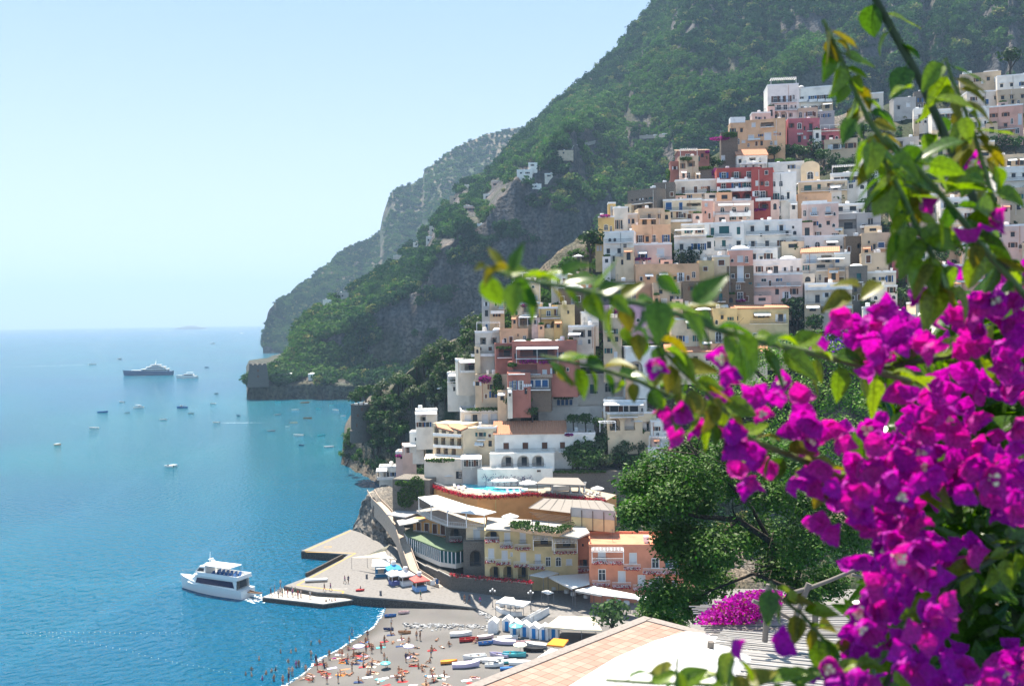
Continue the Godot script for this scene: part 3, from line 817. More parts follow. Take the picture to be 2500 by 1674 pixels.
func make_house_bits() -> void:
	M.trim = mat(srgb(0.68, 0.66, 0.62), 0.7)
	M.railing = mat(srgb(0.12, 0.12, 0.13), 0.6)
	M.railing_white = mat(srgb(0.7, 0.69, 0.68), 0.6)
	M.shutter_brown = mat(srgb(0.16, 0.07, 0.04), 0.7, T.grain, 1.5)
	M.shutter_teal = mat(srgb(0.02, 0.13, 0.13), 0.6, T.grain, 1.5)
	M.shutter_blue = mat(srgb(0.03, 0.12, 0.3), 0.6, T.grain, 1.5)
	M.shutter_pale = mat(srgb(0.6, 0.62, 0.64), 0.6)
	M.tile_pale = mat(srgb(0.6, 0.42, 0.3), 0.9, T.blotch, 0.3)
	M.bloom_red = leafy(Color.WHITE, Color(0.9, 0.3, 0.3))
	M.bloom_purple = leafy(Color.WHITE, Color(1.0, 0.3, 0.9))
	var b := mb(); b.box(Vector3(-0.3, 0, -0.3), Vector3(0.3, 1.3, 0.3)); b.box(Vector3(-0.4, 1.301, -0.4), Vector3(0.4, 1.45, 0.4)); meshes.chimney = b.mesh()
	b = mb(); b.lathe([[0.0, 0.3], [0.55, 0.3], [0.6, 0.4], [0.6, 1.3], [0.5, 1.5], [0.0, 1.55]], 12); b.box(Vector3(-0.4, 0, -0.4), Vector3(0.4, 0.29, 0.4)); meshes.tank = b.mesh()
	b = mb(); b.box(Vector3(-0.03, 0, -0.03), Vector3(0.03, 2.6, 0.03))
	for i in 4: b.box(Vector3(-0.5 + i * 0.06, 1.9 + i * 0.2, -0.02), Vector3(0.5 - i * 0.06, 1.94 + i * 0.2, 0.02))
	meshes.aerial = b.mesh()

func build_town() -> void:
	make_house_bits()
	# the top of the town
	house(1876, 1950, 208, 292, "W", "flat", "tall white hotel at the very top of the town, left wing with a roof pergola", "242,16,8,w:1894 1906 1916 1924;262,12,9,w:1888 1903 1918;281,18,16,A:1895 1914", "rail,1882,1945,251;rail,1882,1945,270;perr,1884,1945,200;dom,1955,1968,205,4", {"deep": 12})
	house(1948, 2031, 214, 274, "W", "flat", "tall white hotel at the very top of the town, right wing with half round balconies", "240,13,9,w:1960 1985 2005 2021;262,9,9,w:1962 1986 2008", "par,1952,1972,247,6;par,1977,1995,249,6;par,1997,2013,250,6;par,2015,2029,251,6;dom,1955,1974,210,7;dom,1974,1989,210,6", {"d": 400})
	house(1784, 1824, 303, 356, "H", "flat", "narrow tan house with a white rooftop box left of the pink house", "318,10,7,n:1790 1811;345,14,6,a:1803", "sol,1785,1821,303,18")
	house(1822, 1916, 294, 362, "H", "flat", "wide tan house with a dark roof loggia below the top hotel", "305,12,30,o:1874;303,10,8,p:1842;333,16,14,p:1875;334,12,12,p:1836", "awn,1828,1858,336;dom,1860,1892,292,4;rail,1858,1890,311")
	house(1837, 1882, 276, 296, "Q", "flat", "small pink beige house tucked under the top hotel's left wing", "288,6,4,n:1855 1868", "", {"base": 4})
	house(1926, 2001, 292, 347, "K", "flat", "deep pink house with one arched window under the top hotel", "307,14,9,a:1953;311,18,8,n:1980;339,16,8,n:1953 1980;306,10,6,n:1934", "rail,1970,1996,321")
	house(1950, 1996, 266, 293, "B", "flat", "square brown beige house standing on the deep pink house", "278,10,9,w:1978;279,14,7,a:1956", "", {"base": 8})
	house(1998, 2052, 318, 347, "K", "flat", "low deep pink house with a long roof terrace and railing", "336,12,10,o:2012 2030", "rail,1999,2050,320;can,2002,2046,320,12")
	house(1995, 2037, 274, 294, "G", "flat", "grey glazed veranda right of the square brown beige house", "282,9,6,w:2000 2009 2018 2027", "", {"base": 8})
	house(2015, 2092, 342, 368, "B", "flat", "long low beige house with white roof domes above the gardens", "357,12,12,n:2042 2076", "dom,2022,2050,341,3;dom,2062,2088,341,3")
	house(1800, 1874, 378, 412, "W", "tile", "white chapel like house with a peach gable roof", "388,8,16,o:1838;393,10,7,n:1808", "", {"rise": 2.4, "deep": 7})
	house(1656, 1732, 367, 400, "E", "lean", "brick red house with peach roof at the left end of the top row", "381,9,10,w:1680;380,9,7,n:1715", "bou,1722,1732,372,8", {"pale": 1, "rise": 1.6})
	house(1638, 1660, 397, 436, "E", "flat", "narrow brick red house by the woods left of the garden wall", "410,8,6,n:1648", "")
	house(1660, 1706, 384, 444, "B", "flat", "beige house with a green downpipe and a flat dark pergola", "400,14,18,o:1688", "ivy,1662,1690,388,10;perr,1662,1704,384", {"deep": 5})
	house(1700, 1764, 409, 440, "S", "none", "grey garden retaining wall below dark trees left of the red hotel", "", "bou,1738,1752,424,24;ivy,1702,1740,410,8", {"called": "garden_wall", "cat": "wall", "deep": 3})
	house(1762, 1802, 322, 404, "N", "none", "crumbling brown rock tower beside the tan house", "385,12,8,p:1756", "bou,1735,1782,338,10;ivy,1766,1800,330,14", {"called": "ruined_tower", "cat": "tower", "deep": 7})
	# red hotel and its row
	house(1752, 1858, 413, 492, "R", "flat", "dark red hotel with rows of white balconies and three arches", "427,14,10,w:1769 1799 1829 1851;454,15,10,w:1768 1798 1828 1851;478,20,24,A:1767 1796 1825", "par,1752,1857,444,6;par,1752,1846,466,6;par,1747,1838,490,4;top,1756,1850,413", {"base": 10, "deep": 10})
	house(1836, 1887, 414, 512, "R", "flat", "dark red tower wing at the right end of the red hotel", "422,9,7,w:1872;449,11,8,a:1873;476,18,11,w:1863;502,18,25,A:1864", "par,1846,1882,490,6;bou,1832,1870,512,6", {"d": 304.0, "deep": 9})
	house(1746, 1840, 490, 545, "Q", "none", "pale pink terrace storey of the red hotel over a red base", "511,12,9,a:1765 1793 1823", "par,1738,1832,528,8;awn,1754,1790,497;awn,1792,1830,497", {"d": 301.0, "deep": 5})
	house(1810, 1872, 400, 416, "V", "flat", "small white roof house standing above the red hotel", "407,7,5,n:1822 1840 1858", "", {"base": 14})
	house(1650, 1754, 441, 490, "V", "flat", "long off white house with three brown windows left of the red hotel", "463,16,8,s:1669 1699 1730", "top,1653,1752,441;rail,1660,1740,472")
	house(1620, 1713, 489, 542, "C", "flat", "cream house with blue door windows and a long upper balcony", "502,18,14,b:1634;504,20,8,b:1663;500,8,34,o:1694;524,14,10,w:1638 1663;524,12,6,p:1698", "rail,1624,1700,514;par,1622,1690,541,5")
	house(1712, 1742, 490, 541, "P", "flat", "narrow faded pink house wedged left of the red hotel", "500,8,6,p:1725;518,6,4,n:1723", "")
	house(1598, 1648, 449, 512, "S", "flat", "big bare stone building seen end on with a teal mark", "470,9,6,t:1612;498,16,22,o:1628", "", {"deep": 9})
	house(1534, 1602, 466, 522, "S", "flat", "long grey stone wing running back under the big bare stone building", "486,5,5,n:1545 1556 1567 1578 1589;508,16,14,o:1562 1585", "rail,1540,1600,497", {"yaw": -38, "deep": 5})
	house(1461, 1500, 531, 575, "Y", "flat", "ochre church front with white corners and an arched door", "555,14,9,a:1480", "bou,1466,1490,527,8")
	house(1486, 1504, 497, 560, "Y", "flat", "slim ochre belfry pier beside the church front", "515,24,5,p:1494", "", {"deep": 4})
	house(1500, 1534, 508, 575, "V", "dome", "old chapel with a brown shallow dome behind the belfry", "548,22,5,n:1508 1518", "", {"deep": 8})
	house(1520, 1562, 524, 556, "V", "flat", "small white house with a big white parasol on its terrace", "540,12,7,n:1530 1546", "dom,1530,1580,530,5")
	house(1560, 1624, 512, 560, "B", "flat", "weathered beige house with arched cellars under the stone wing", "540,16,12,A:1574 1596;528,10,7,n:1586 1610", "rail,1562,1600,534")
	house(1545, 1638, 552, 600, "H", "flat", "peeling peach building with three tall white framed windows", "583,18,8,w:1564 1597 1626", "rail,1556,1572,592;rail,1590,1606,592;rail,1619,1635,592")
	house(1505, 1640, 598, 652, "Q", "flat", "pale pink house with twin white awnings and purple flowers", "622,14,10,n:1536 1570;618,20,15,p:1613", "awn,1524,1546,614;awn,1558,1580,614;bou,1528,1590,632,6", {"deep": 9})
	house(1474, 1548, 568, 646, "W", "flat", "white stepped house with small arches above the pale pink house's terrace", "585,8,7,a:1490 1502;612,12,8,n:1486 1512;632,14,9,A:1482", "rail,1478,1545,592;dom,1482,1500,568,5")
	house(1454, 1478, 592, 622, "D", "flat", "small yellow house at the left edge among creepers", "606,12,4,p:1460 1467", "ivy,1455,1480,592,8")
	# the long white hotel
	house(1815, 1957, 540, 612, "W", "flat", "long white hotel, right half with dark shutters and shallow arches", "557,14,9,n:1839 1874 1908;594,14,9,n:1840 1874 1908;556,7,5,n:1936;592,8,5,n:1940", "rail,1824,1930,572;rail,1830,1930,602", {"deep": 10})
	house(1722, 1816, 546, 614, "W", "flat", "long white hotel, middle part with teal shutters and a roof dome", "564,18,8,t:1741 1803;561,18,24,t:1769;594,16,9,t:1768;594,14,8,t:1728 1743;595,12,10,n:1803", "rail,1748,1786,578;rail,1722,1746,608;rail,1760,1778,608;dom,1728,1786,545,5", {"deep": 10})
	house(1647, 1724, 577, 620, "W", "flat", "long white hotel, left part with a roof terrace", "602,14,9,n:1665 1698", "rail,1648,1722,577;can,1650,1720,577,14", {"deep": 10})
	house(1664, 1724, 549, 580, "V", "flat", "set back white storey over the left part of the long hotel", "565,8,9,n:1682 1708", "", {"base": 12})
	house(1815, 1898, 610, 650, "W", "flat", "white basement storey with two doors below the long hotel", "626,14,9,n:1842 1876", "")
	house(1700, 1780, 612, 650, "W", "none", "white arched basement below the long hotel beside dark trees", "628,16,16,A:1735", "", {"d": 284})
	house(1878, 1962, 398, 426, "W", "flat", "white house with two roof lights right of the red hotel", "421,5,18,o:1905;408,9,5,n:1926 1936;410,7,8,p:1948", "")
	house(1884, 1944, 424, 520, "W", "flat", "tall plain white house against the red tower wing", "448,13,8,a:1891 1908;480,17,7,n:1896;483,14,7,a:1911;478,16,6,n:1925;506,5,4,n:1901", "rail,1900,1922,489")
	house(1957, 2001, 408, 440, "C", "vault", "cream house with a barrel vault and one arched window", "428,18,14,a:1979", "", {"deep": 8})
	house(1953, 2066, 443, 476, "C", "flat", "cream house with two flat white domes and green windows", "457,13,18,t:1975;455,12,8,t:2001;457,12,14,n:2046;452,9,40,o:2040", "dom,1948,1984,441,5;dom,1988,2010,441,5;rail,1958,2066,466")
	house(1950, 2030, 472, 500, "H", "none", "plain peach wall under the house with green windows", "", "", {"d": 306, "deep": 4})
	house(1960, 2046, 498, 590, "Q", "flat", "pale pink cube house with a thick white roof and tan blinds", "512,12,10,p:1990 2022;523,5,14,n:1990 2022;545,10,8,n:1990 2022", "sol,1962,2020,498,9;rail,1982,2000,526;rail,2014,2032,526", {"deep": 9})
	house(2044, 2110, 500, 530, "W", "flat", "white house with two dark wide windows right of the cube house", "509,11,15,n:2048 2083", "rail,2044,2108,520")
	house(2030, 2114, 424, 470, "W", "flat", "white house with black upper windows among trees", "436,9,14,n:2046 2070 2092;455,10,9,n:2052 2078", "perr,2034,2108,424")
	house(2042, 2148, 524, 570, "G", "flat", "house with a deep shaded terrace and awning right of the cube house", "546,24,46,o:2070;542,14,5,n:2121 2127", "par,2100,2146,556,4")
	house(1970, 2014, 552, 582, "W", "flat", "small white house in front of the cube house", "571,14,10,p:1993", "")
	house(1955, 2066, 578, 618, "W", "flat", "low white house with a teal awning over its door", "598,16,12,a:1997;594,12,20,n:2030", "awn,2016,2044,588")
	house(1960, 2046, 616, 694, "V", "lean", "white house with a bright orange roof and a glass balcony", "632,20,22,p:1983;632,18,24,o:2018;684,14,16,s:1985 2021;650,8,20,n:2005", "rail,1995,2066,660;can,1998,2060,640,6", {"rise": 1.9})
	house(2040, 2076, 620, 694, "V", "flat", "plain side wing of the house with the orange roof", "635,12,10,b:2045;684,14,18,s:2052", "rail,2042,2074,660")
	house(1968, 2078, 694, 764, "V", "flat", "white terraced house with blue doors and vaults below", "729,20,11,n:1998;729,20,10,b:2048;757,18,34,A:1998 2044", "par,1968,2078,706,6;rail,1972,2076,744;sol,1980,2016,694,3", {"deep": 8})
	# right of the gap
	house(2074, 2118, 653, 742, "S", "dome", "round topped grey stone house with a pale dome", "676,18,11,t:2098;704,16,7,n:2090", "rail,2090,2106,688")
	house(2106, 2168, 621, 668, "B", "flat", "plain beige block house with one tall brown window", "632,18,10,s:2122;654,4,4,n:2144", "")
	house(2114, 2186, 666, 700, "V", "flat", "low pale house with two white roof tanks", "680,8,8,n:2136 2156", "sol,2138,2152,666,6;sol,2156,2172,666,6")
	house(2128, 2190, 700, 742, "V", "flat", "pale house with a tall door beside the bright green tree", "706,14,8,n:2176", "")
	house(2107, 2184, 572, 622, "B", "flat", "broad beige house with a blue balcony", "598,12,14,b:2152;590,6,5,n:2124", "rail,2138,2168,606")
	house(2181, 2230, 580, 646, "K", "flat", "deep pink house with a glazed veranda and white arched window", "598,18,24,n:2204;632,18,14,a:2205", "par,2184,2228,608,4")
	house(2229, 2278, 571, 614, "K", "flat", "dusky pink house with two white framed round windows", "584,14,12,a:2241 2269", "")
	house(2229, 2280, 613, 650, "W", "flat", "white house under the dusky pink house", "625,12,16,t:2252", "rail,2232,2278,636")
	house(2066, 2112, 580, 622, "T", "flat", "brown stone ruin beside a grey stair vault", "600,12,10,A:2098", "")
	house(2185, 2242, 468, 524, "Q", "flat", "tall pinkish house half hidden by the stem", "486,12,8,n:2196 2222;508,12,8,n:2196 2222", "rail,2190,2236,518")
	house(2244, 2300, 476, 530, "V", "flat", "off white house with a drainpipe and two windows", "492,12,9,n:2258 2284;514,12,9,n:2258 2284", "")
	house(2300, 2384, 485, 552, "W", "flat", "white house with many dark openings high on the right", "500,12,9,n:2312 2336 2362;528,14,10,n:2312 2340 2366", "rail,2302,2382,536;rail,2302,2382,508")
	house(2386, 2450, 470, 530, "C", "flat", "cream house high on the right behind the flower buds", "488,12,9,n:2402 2430;512,12,9,n:2402 2430", "rail,2390,2446,520")
	house(2446, 2520, 462, 524, "B", "flat", "beige house at the right edge level with the flower buds", "480,12,9,n:2462 2488;506,12,9,n:2462 2488", "")
	house(2280, 2350, 552, 610, "B", "flat", "beige house below the white house with many openings", "570,12,9,n:2296 2322;592,12,9,n:2296 2322", "rail,2284,2346,600")
	house(2350, 2430, 556, 612, "W", "flat", "white house below the cream house on the right", "572,14,10,n:2366 2390 2412;596,10,10,n:2370 2404", "par,2352,2428,606,4")
	house(2430, 2520, 552, 616, "Q", "flat", "pale pink house at the right edge above the hedge", "572,12,9,n:2446 2474;598,12,9,n:2446 2474", "")
	house(2340, 2468, 648, 688, "P", "flat", "salmon pink house with paired windows low on the right", "664,14,8,w:2378 2392 2430 2446", "par,2342,2466,686,4")
	house(2236, 2340, 650, 700, "V", "flat", "whitish house with a pergola left of the salmon house", "668,14,9,n:2256 2284 2312", "per,2250,2320,690")
	house(2160, 2236, 772, 824, "V", "dome", "grey white house with a bright dome low on the right", "796,14,10,n:2184 2210", "")
	house(2110, 2166, 752, 792, "W", "flat", "white terrace house behind the yellow leaves", "770,12,10,n:2130 2148", "")
	house(2240, 2350, 740, 800, "C", "flat", "cream house low on the right behind purple flowers", "764,14,9,n:2262 2296 2328", "rail,2250,2340,780")
	# far right, upper
	house(2104, 2156, 229, 262, "V", "flat", "low grey white house right of the top hotel", "246,8,7,n:2118 2138", "")
	house(2184, 2236, 240, 272, "G", "flat", "grey house with one pale window on the upper right", "256,10,8,p:2218;262,8,6,n:2196", "")
	house(2234, 2264, 226, 268, "S", "flat", "dark stone house on the skyline behind the main stem", "244,10,6,n:2248", "")
	house(2350, 2440, 180, 210, "B", "flat", "beige skyline house with roof clutter at the upper right", "194,9,7,n:2366 2388 2412", "sol,2356,2376,180,10;sol,2402,2434,180,6")
	house(2440, 2520, 184, 222, "W", "flat", "white skyline house at the upper right corner", "206,9,7,n:2450 2472 2496", "")
	house(2364, 2444, 224, 260, "V", "flat", "grey white house with a turquoise blanket on its wall", "240,9,7,n:2380 2402 2430;248,12,9,b:2410", "")
	house(2440, 2520, 220, 262, "B", "flat", "beige house beneath the white skyline house", "236,9,7,n:2452 2472 2496;248,9,7,n:2452 2474", "")
	house(2380, 2418, 265, 292, "V", "dome", "small white domed house above the pink house on the right", "280,8,6,n:2398", "")
	house(2412, 2494, 260, 334, "P", "flat", "faded pink house with a tall white blind at the upper right", "280,9,8,n:2430 2456;306,10,8,n:2430 2456;294,26,7,p:2487", "rail,2416,2480,316")
	house(2234, 2284, 266, 306, "W", "flat", "bright white house left of the main stem on the upper right", "284,10,7,n:2248 2268", "")
	house(2282, 2410, 266, 338, "W", "flat", "broad white house with wide balconies on the upper right", "282,12,14,n:2304 2330 2372;306,12,14,n:2304 2336 2376;326,10,30,o:2310 2380", "rail,2290,2400,314;rail,2290,2400,290")
	house(2184, 2242, 338, 370, "G", "flat", "mauve grey house above the orange flower", "351,14,8,n:2202;352,10,7,p:2226", "")
	house(2242, 2420, 352, 392, "C", "flat", "long cream terrace house behind the bent leaves", "370,14,10,n:2266 2300 2334 2370", "rail,2250,2410,384")
	house(2428, 2520, 380, 412, "B", "flat", "beige house with three white awnings at the right edge", "398,12,9,n:2438 2466 2494", "awn,2430,2450,388;awn,2462,2482,388;awn,2488,2508,388")
	house(2436, 2520, 410, 446, "W", "flat", "white house under the house with three awnings", "428,10,9,n:2450 2476 2500", "rail,2440,2518,440")
	house(2110, 2190, 380, 424, "W", "flat", "white house hidden among leaves above the black windowed house", "400,12,9,n:2130 2158", "")
	# the middle
	house(1553, 1708, 648, 694, "H", "flat", "long peach house with a roof dome and one tall door", "676,20,8,w:1662;671,14,8,a:1694;676,12,9,n:1584 1620", "awn,1574,1594,668;awn,1608,1630,666;rail,1652,1672,688;dom,1648,1668,646,8")
	house(1706, 1744, 640, 674, "D", "flat", "ochre yellow house with a bricked arch", "656,10,10,s:1723", "")
	house(1742, 1782, 627, 660, "C", "flat", "cream house with a salmon blind arch left of the pink cube", "641,13,14,s:1762", "", {"base": 6})
	house(1779, 1838, 611, 650, "P", "dome", "rosy pink cube house with a white dome", "632,14,12,p:1808", "", {"base": 16})
	house(1776, 1840, 649, 745, "T", "none", "tall brown stone tower house under the rosy pink cube", "668,38,13,p:1809;722,16,12,w:1808;692,4,3,n:1786 1832", "bou,1798,1820,733,4", {"base": -8})
	house(1840, 1958, 636, 672, "W", "domes", "white house with low roof domes and a white parasol", "658,18,11,n:1895;656,14,8,n:1856", "rail,1862,1954,670")
	house(1842, 1958, 671, 738, "Q", "flat", "pale pink terrace house below the low domes", "683,7,5,w:1864 1870 1898 1904;712,14,9,n:1898 1938", "rail,1846,1954,698")
	house(1668, 1780, 690, 756, "T", "flat", "brown plaster house with teal door windows", "727,20,9,t:1712 1760;704,10,8,n:1690", "rail,1704,1720,736;rail,1752,1770,736;awn,1748,1776,744")
	house(1790, 1926, 752, 798, "D", "lean", "ochre house with a long orange tile roof", "776,18,12,n:1906;770,12,40,o:1860;776,10,8,n:1800", "rail,1830,1920,790;awn,1840,1880,764", {"rise": 1.6})
	house(1742, 1800, 756, 800, "D", "flat", "ochre flat roofed wing left of the long orange tile roof", "774,10,7,n:1764;778,8,6,n:1784", "dom,1700,1742,764,4")
	house(1732, 1926, 796, 858, "D", "flat", "big ochre house front with an arched window behind the leaves", "821,26,14,a:1756;821,14,20,w:1816 1850", "rail,1746,1766,834")
	house(1640, 1736, 780, 846, "C", "flat", "cream house with dark veranda left of the big ochre house", "795,16,20,n:1688;826,14,9,n:1662 1702", "awn,1674,1706,782")
	house(1622, 1870, 858, 892, "C", "lean", "cream house with a wide salmon tile roof behind the twigs", "876,14,14,p:1650;876,14,10,n:1700 1750", "", {"rise": 1.7, "deep": 6})
	house(1596, 1664, 694, 746, "B", "flat", "beige house with small windows behind the large dark leaf", "712,10,9,n:1614 1650;736,14,12,p:1622", "")
	house(1496, 1552, 690, 752, "S", "flat", "grey stone house with one white framed window", "713,14,10,w:1522", "rail,1498,1550,692")
	house(1428, 1500, 706, 768, "S", "flat", "old grey brown house in the shade of the branch", "730,10,8,n:1446 1478", "ivy,1440,1496,760,10")
	house(1382, 1442, 674, 704, "L", "flat", "salmon red house beside terrace parasols", "686,10,8,s:1398", "")
	house(1346, 1386, 672, 704, "W", "flat", "small white house left of the salmon red house", "688,10,8,n:1364", "")
	house(1420, 1462, 764, 800, "W", "flat", "small white house with a rounded corner under the branch", "778,12,10,p:1440", "rail,1424,1458,796")
	house(1388, 1450, 798, 850, "V", "flat", "white terrace house with a dark open porch", "814,18,30,o:1414;814,16,9,n:1440", "can,1390,1420,826,10")
	house(1474, 1518, 780, 886, "B", "flat", "narrow tall grey beige house with stacked windows", "800,14,9,n:1488;828,12,8,n:1488 1506;856,12,8,n:1486", "rail,1478,1500,808")
	house(1472, 1596, 748, 794, "U", "flat", "mauve house overgrown with purple bougainvillea", "770,14,9,n:1486 1540 1572", "bou,1500,1540,760,30;bou,1480,1500,776,40")
	house(1528, 1612, 850, 926, "W", "flat", "white house with a deep painted arch behind the leaves", "896,30,34,A:1553;884,10,7,n:1592", "")
	# left group
	house(1177, 1198, 722, 812, "G", "flat", "slim grey tower at the left edge of the town", "742,10,5,n:1188;798,14,6,b:1188", "sol,1180,1192,722,8", {"deep": 5})
	house(1196, 1232, 716, 794, "B", "flat", "old tan tower with a corbelled balcony at the left edge", "742,10,5,a:1211;768,10,5,n:1206 1213 1220", "par,1198,1230,764,6")
	house(1252, 1280, 690, 745, "V", "flat", "bluish white flank of the tall cream house", "712,7,4,n:1268", "perr,1252,1278,690", {"yaw": -35, "d": 277})  # cooler tone than the front paints in the bluish shade of this side
	house(1276, 1320, 690, 742, "C", "flat", "tall cream house with two tiny arched windows", "700,6,6,a:1290 1302", "", {"base": 4})
	house(1254, 1320, 742, 796, "C", "flat", "cream house with white terrace awning and purple flowers", "764,10,6,t:1261;754,16,34,o:1296;784,18,40,o:1290", "can,1270,1314,796,22;bou,1272,1292,746,6;rail,1276,1314,768;dom,1290,1318,740,6")
	house(1316, 1372, 753, 806, "Y", "flat", "yellow house with two big arches facing the sea", "765,12,9,w:1340;763,14,11,w:1373;796,14,14,A:1337;792,22,26,A:1362", "rail,1322,1368,776")
	house(1370, 1404, 748, 812, "D", "flat", "plain ochre flank of the yellow house", "762,8,5,n:1388", "", {"yaw": 28})
	house(1364, 1432, 708, 750, "T", "dome", "brown many sided house with a flat white dome", "730,14,11,s:1372 1412", "", {"base": 4})
	house(1318, 1390, 805, 832, "D", "flat", "yellow terrace wall below the two arches", "", "", {"d": 259, "deep": 5})
	house(1222, 1290, 806, 846, "H", "flat", "peach house with white jars along its roof", "818,6,3,n:1265", "dom,1205,1225,803,2")
	house(1160, 1224, 812, 866, "V", "flat", "white terraced house with a grey roof pergola at the left edge", "832,16,14,o:1180 1206", "perr,1164,1222,812;rail,1150,1220,866;par,1150,1210,868,5")
	house(1210, 1262, 842, 884, "E", "flat", "dark red terrace house hung with plants", "860,20,36,o:1236", "ivy,1212,1250,848,6;rail,1214,1262,872")
	house(1250, 1408, 836, 884, "E", "flat", "wide red house with white roof vaults and a peach awning", "858,22,84,o:1312;868,8,6,a:1386", "dom,1248,1286,835,6;dom,1290,1350,835,8;dom,1352,1380,835,5;can,1262,1364,884,34;rail,1260,1364,874")
	house(1238, 1410, 882, 922, "E", "none", "middle storey of the red house with a shaded terrace", "900,22,60,o:1282;902,8,6,a:1386", "bou,1268,1312,882,10;bou,1318,1350,884,8;ivy,1240,1262,890,10;ivy,1350,1380,900,12;rail,1246,1320,912", {"d": 250})
	house(1240, 1296, 910, 972, "E", "none", "brick red lower house front with two slim white windows", "940,22,6,w:1257 1272;940,18,5,a:1247", "rail,1242,1282,912", {"d": 247})
	house(1282, 1346, 920, 958, "N", "lean", "dark timber veranda with blue window frames", "936,18,14,b:1296 1314 1331", "rail,1284,1344,950", {"pale": 1, "rise": 0.9, "deep": 4, "called": "veranda"})
	house(1118, 1206, 880, 920, "V", "flat", "terrace house with a fabric awning and purple flowers at the left", "896,16,30,o:1150", "can,1120,1200,905,22;bou,1142,1166,886,6;par,1124,1180,907,4")
	house(1092, 1164, 912, 962, "W", "flat", "small white house with parasols at the town's left foot", "936,12,9,A:1154;932,8,7,n:1112", "can,1098,1134,930,14;rail,1094,1150,930;ivy,1100,1140,930,10")
	house(1160, 1240, 918, 982, "B", "flat", "grey beige stair house overgrown with bougainvillea", "936,10,9,n:1162;944,12,8,n:1200", "bou,1170,1200,925,20;ivy,1206,1226,930,40")
	house(1356, 1520, 916, 974, "W", "flat", "broad white house with a teal shuttered door", "950,24,11,t:1446;946,22,14,a:1485;958,4,4,n:1455;942,14,9,b:1378", "rail,1438,1454,960", {"d": 264})
	house(1315, 1472, 992, 1036, "W", "none", "blank weathered white terrace wall with a small plane roof house", "", "", {"called": "terrace_wall", "cat": "wall", "deep": 10, "d": 259})
	house(1340, 1412, 968, 994, "W", "flat", "white cottage with a glazed porch on the blank terrace", "982,14,7,b:1364 1374 1384 1394", "ivy,1352,1400,970,5", {"d": 260})
	house(1474, 1578, 980, 1014, "W", "flat", "white house with a glazed dining porch and hanging flags", "996,18,20,n:1500 1524 1548", "can,1476,1572,1012,26;rail,1480,1572,1012")
	house(1484, 1604, 1010, 1060, "C", "flat", "cream house with two big open arches", "1034,32,26,A:1502 1538;1042,24,30,o:1584", "rail,1488,1556,1016;per,1460,1500,1050")
	house(1590, 1652, 1030, 1084, "W", "flat", "white stair tower beside the big tree", "1046,10,8,n:1604;1064,12,8,p:1626", "")
	house(1583, 1640, 1096, 1150, "W", "flat", "small white house with a rooftop pergola against the big tree", "1122,12,14,w:1606", "perr,1585,1638,1096")
	house(1126, 1246, 1006, 1040, "V", "flat", "glass fronted house with a broad white flat roof", "1022,22,14,p:1142 1184 1206;1022,22,12,n:1160 1226", "ivy,1140,1230,998,8", {"deep": 14})
	house(1200, 1272, 1012, 1052, "B", "none", "open timber lean-to beside the broad white flat roof", "1030,16,40,o:1236", "perr,1204,1268,1012", {"d": 259, "deep": 6})

# ---------- the waterfront ----------
func plan(pts: Array, h: float) -> Array:   # outline on a level: flat list of photograph x, y
	var out := []
	for i in range(0, pts.size(), 2): out.append(onp(pts[i], pts[i + 1], h))
	return out
func block(called: String, pts: Array, top: float, bottom: float, m: Material, parent: Node = null) -> MeshInstance3D:
	var b := mb(); b.poly(plan(pts, top), bottom, top)
	return put(called, b.mesh(), m, parent)
func ribbon(pts: Array, y: float, w: float) -> ArrayMesh:   # a strip on the ground through points
	var b := mb()
	for i in pts.size() - 1:
		var a: Vector3 = pts[i]; var e: Vector3 = pts[i + 1]
		var s := (e - a).normalized().cross(Vector3.UP) * w / 2
		a.y = y + i * 0.001; e.y = a.y
		b.quad(a - s, a + s, e + s, e - s)
	return b.mesh()
func world_bars(path: Array, h: float, m: Material, called: String, parent: Node) -> void:   # a railing along a path of points
	var b := mb()
	for i in path.size() - 1:
		var a: Vector3 = path[i]; var e: Vector3 = path[i + 1]; var l := a.distance_to(e); var n := maxi(1, int(l / 0.45))
		b.tube([a + Vector3(0, h, 0), e + Vector3(0, h, 0)], [0.035, 0.035], 4)
		b.tube([a + Vector3(0, 0.1, 0), e + Vector3(0, 0.1, 0)], [0.025, 0.025], 4)
		for k in n + 1:
			var q := a.lerp(e, float(k) / n)
			b.box(q + Vector3(-0.02, 0, -0.02), q + Vector3(0.02, h, 0.02))
	put(called, b.mesh(), m, parent)
func strip_flowers(path: Array, w: float, dens: float, red: bool) -> ArrayMesh:
	var b := mb(); var r := RandomNumberGenerator.new(); r.seed = path.size() * 13 + int(dens)
	for i in path.size() - 1:
		var a: Vector3 = path[i]; var e: Vector3 = path[i + 1]
		for k in int(a.distance_to(e) * dens):
			var p := a.lerp(e, r.randf()) + Vector3(r.randfn() * w, r.randfn() * w * 0.8, r.randfn() * w)
			var c := lin(0.5, 0.025, 0.07) if red else lin(0.38, 0.02, 0.26)
			sprig(b, r, p, 0.19, c if r.randf() < 0.72 else lin(0.07, 0.07, 0.025))
	return b.mesh()

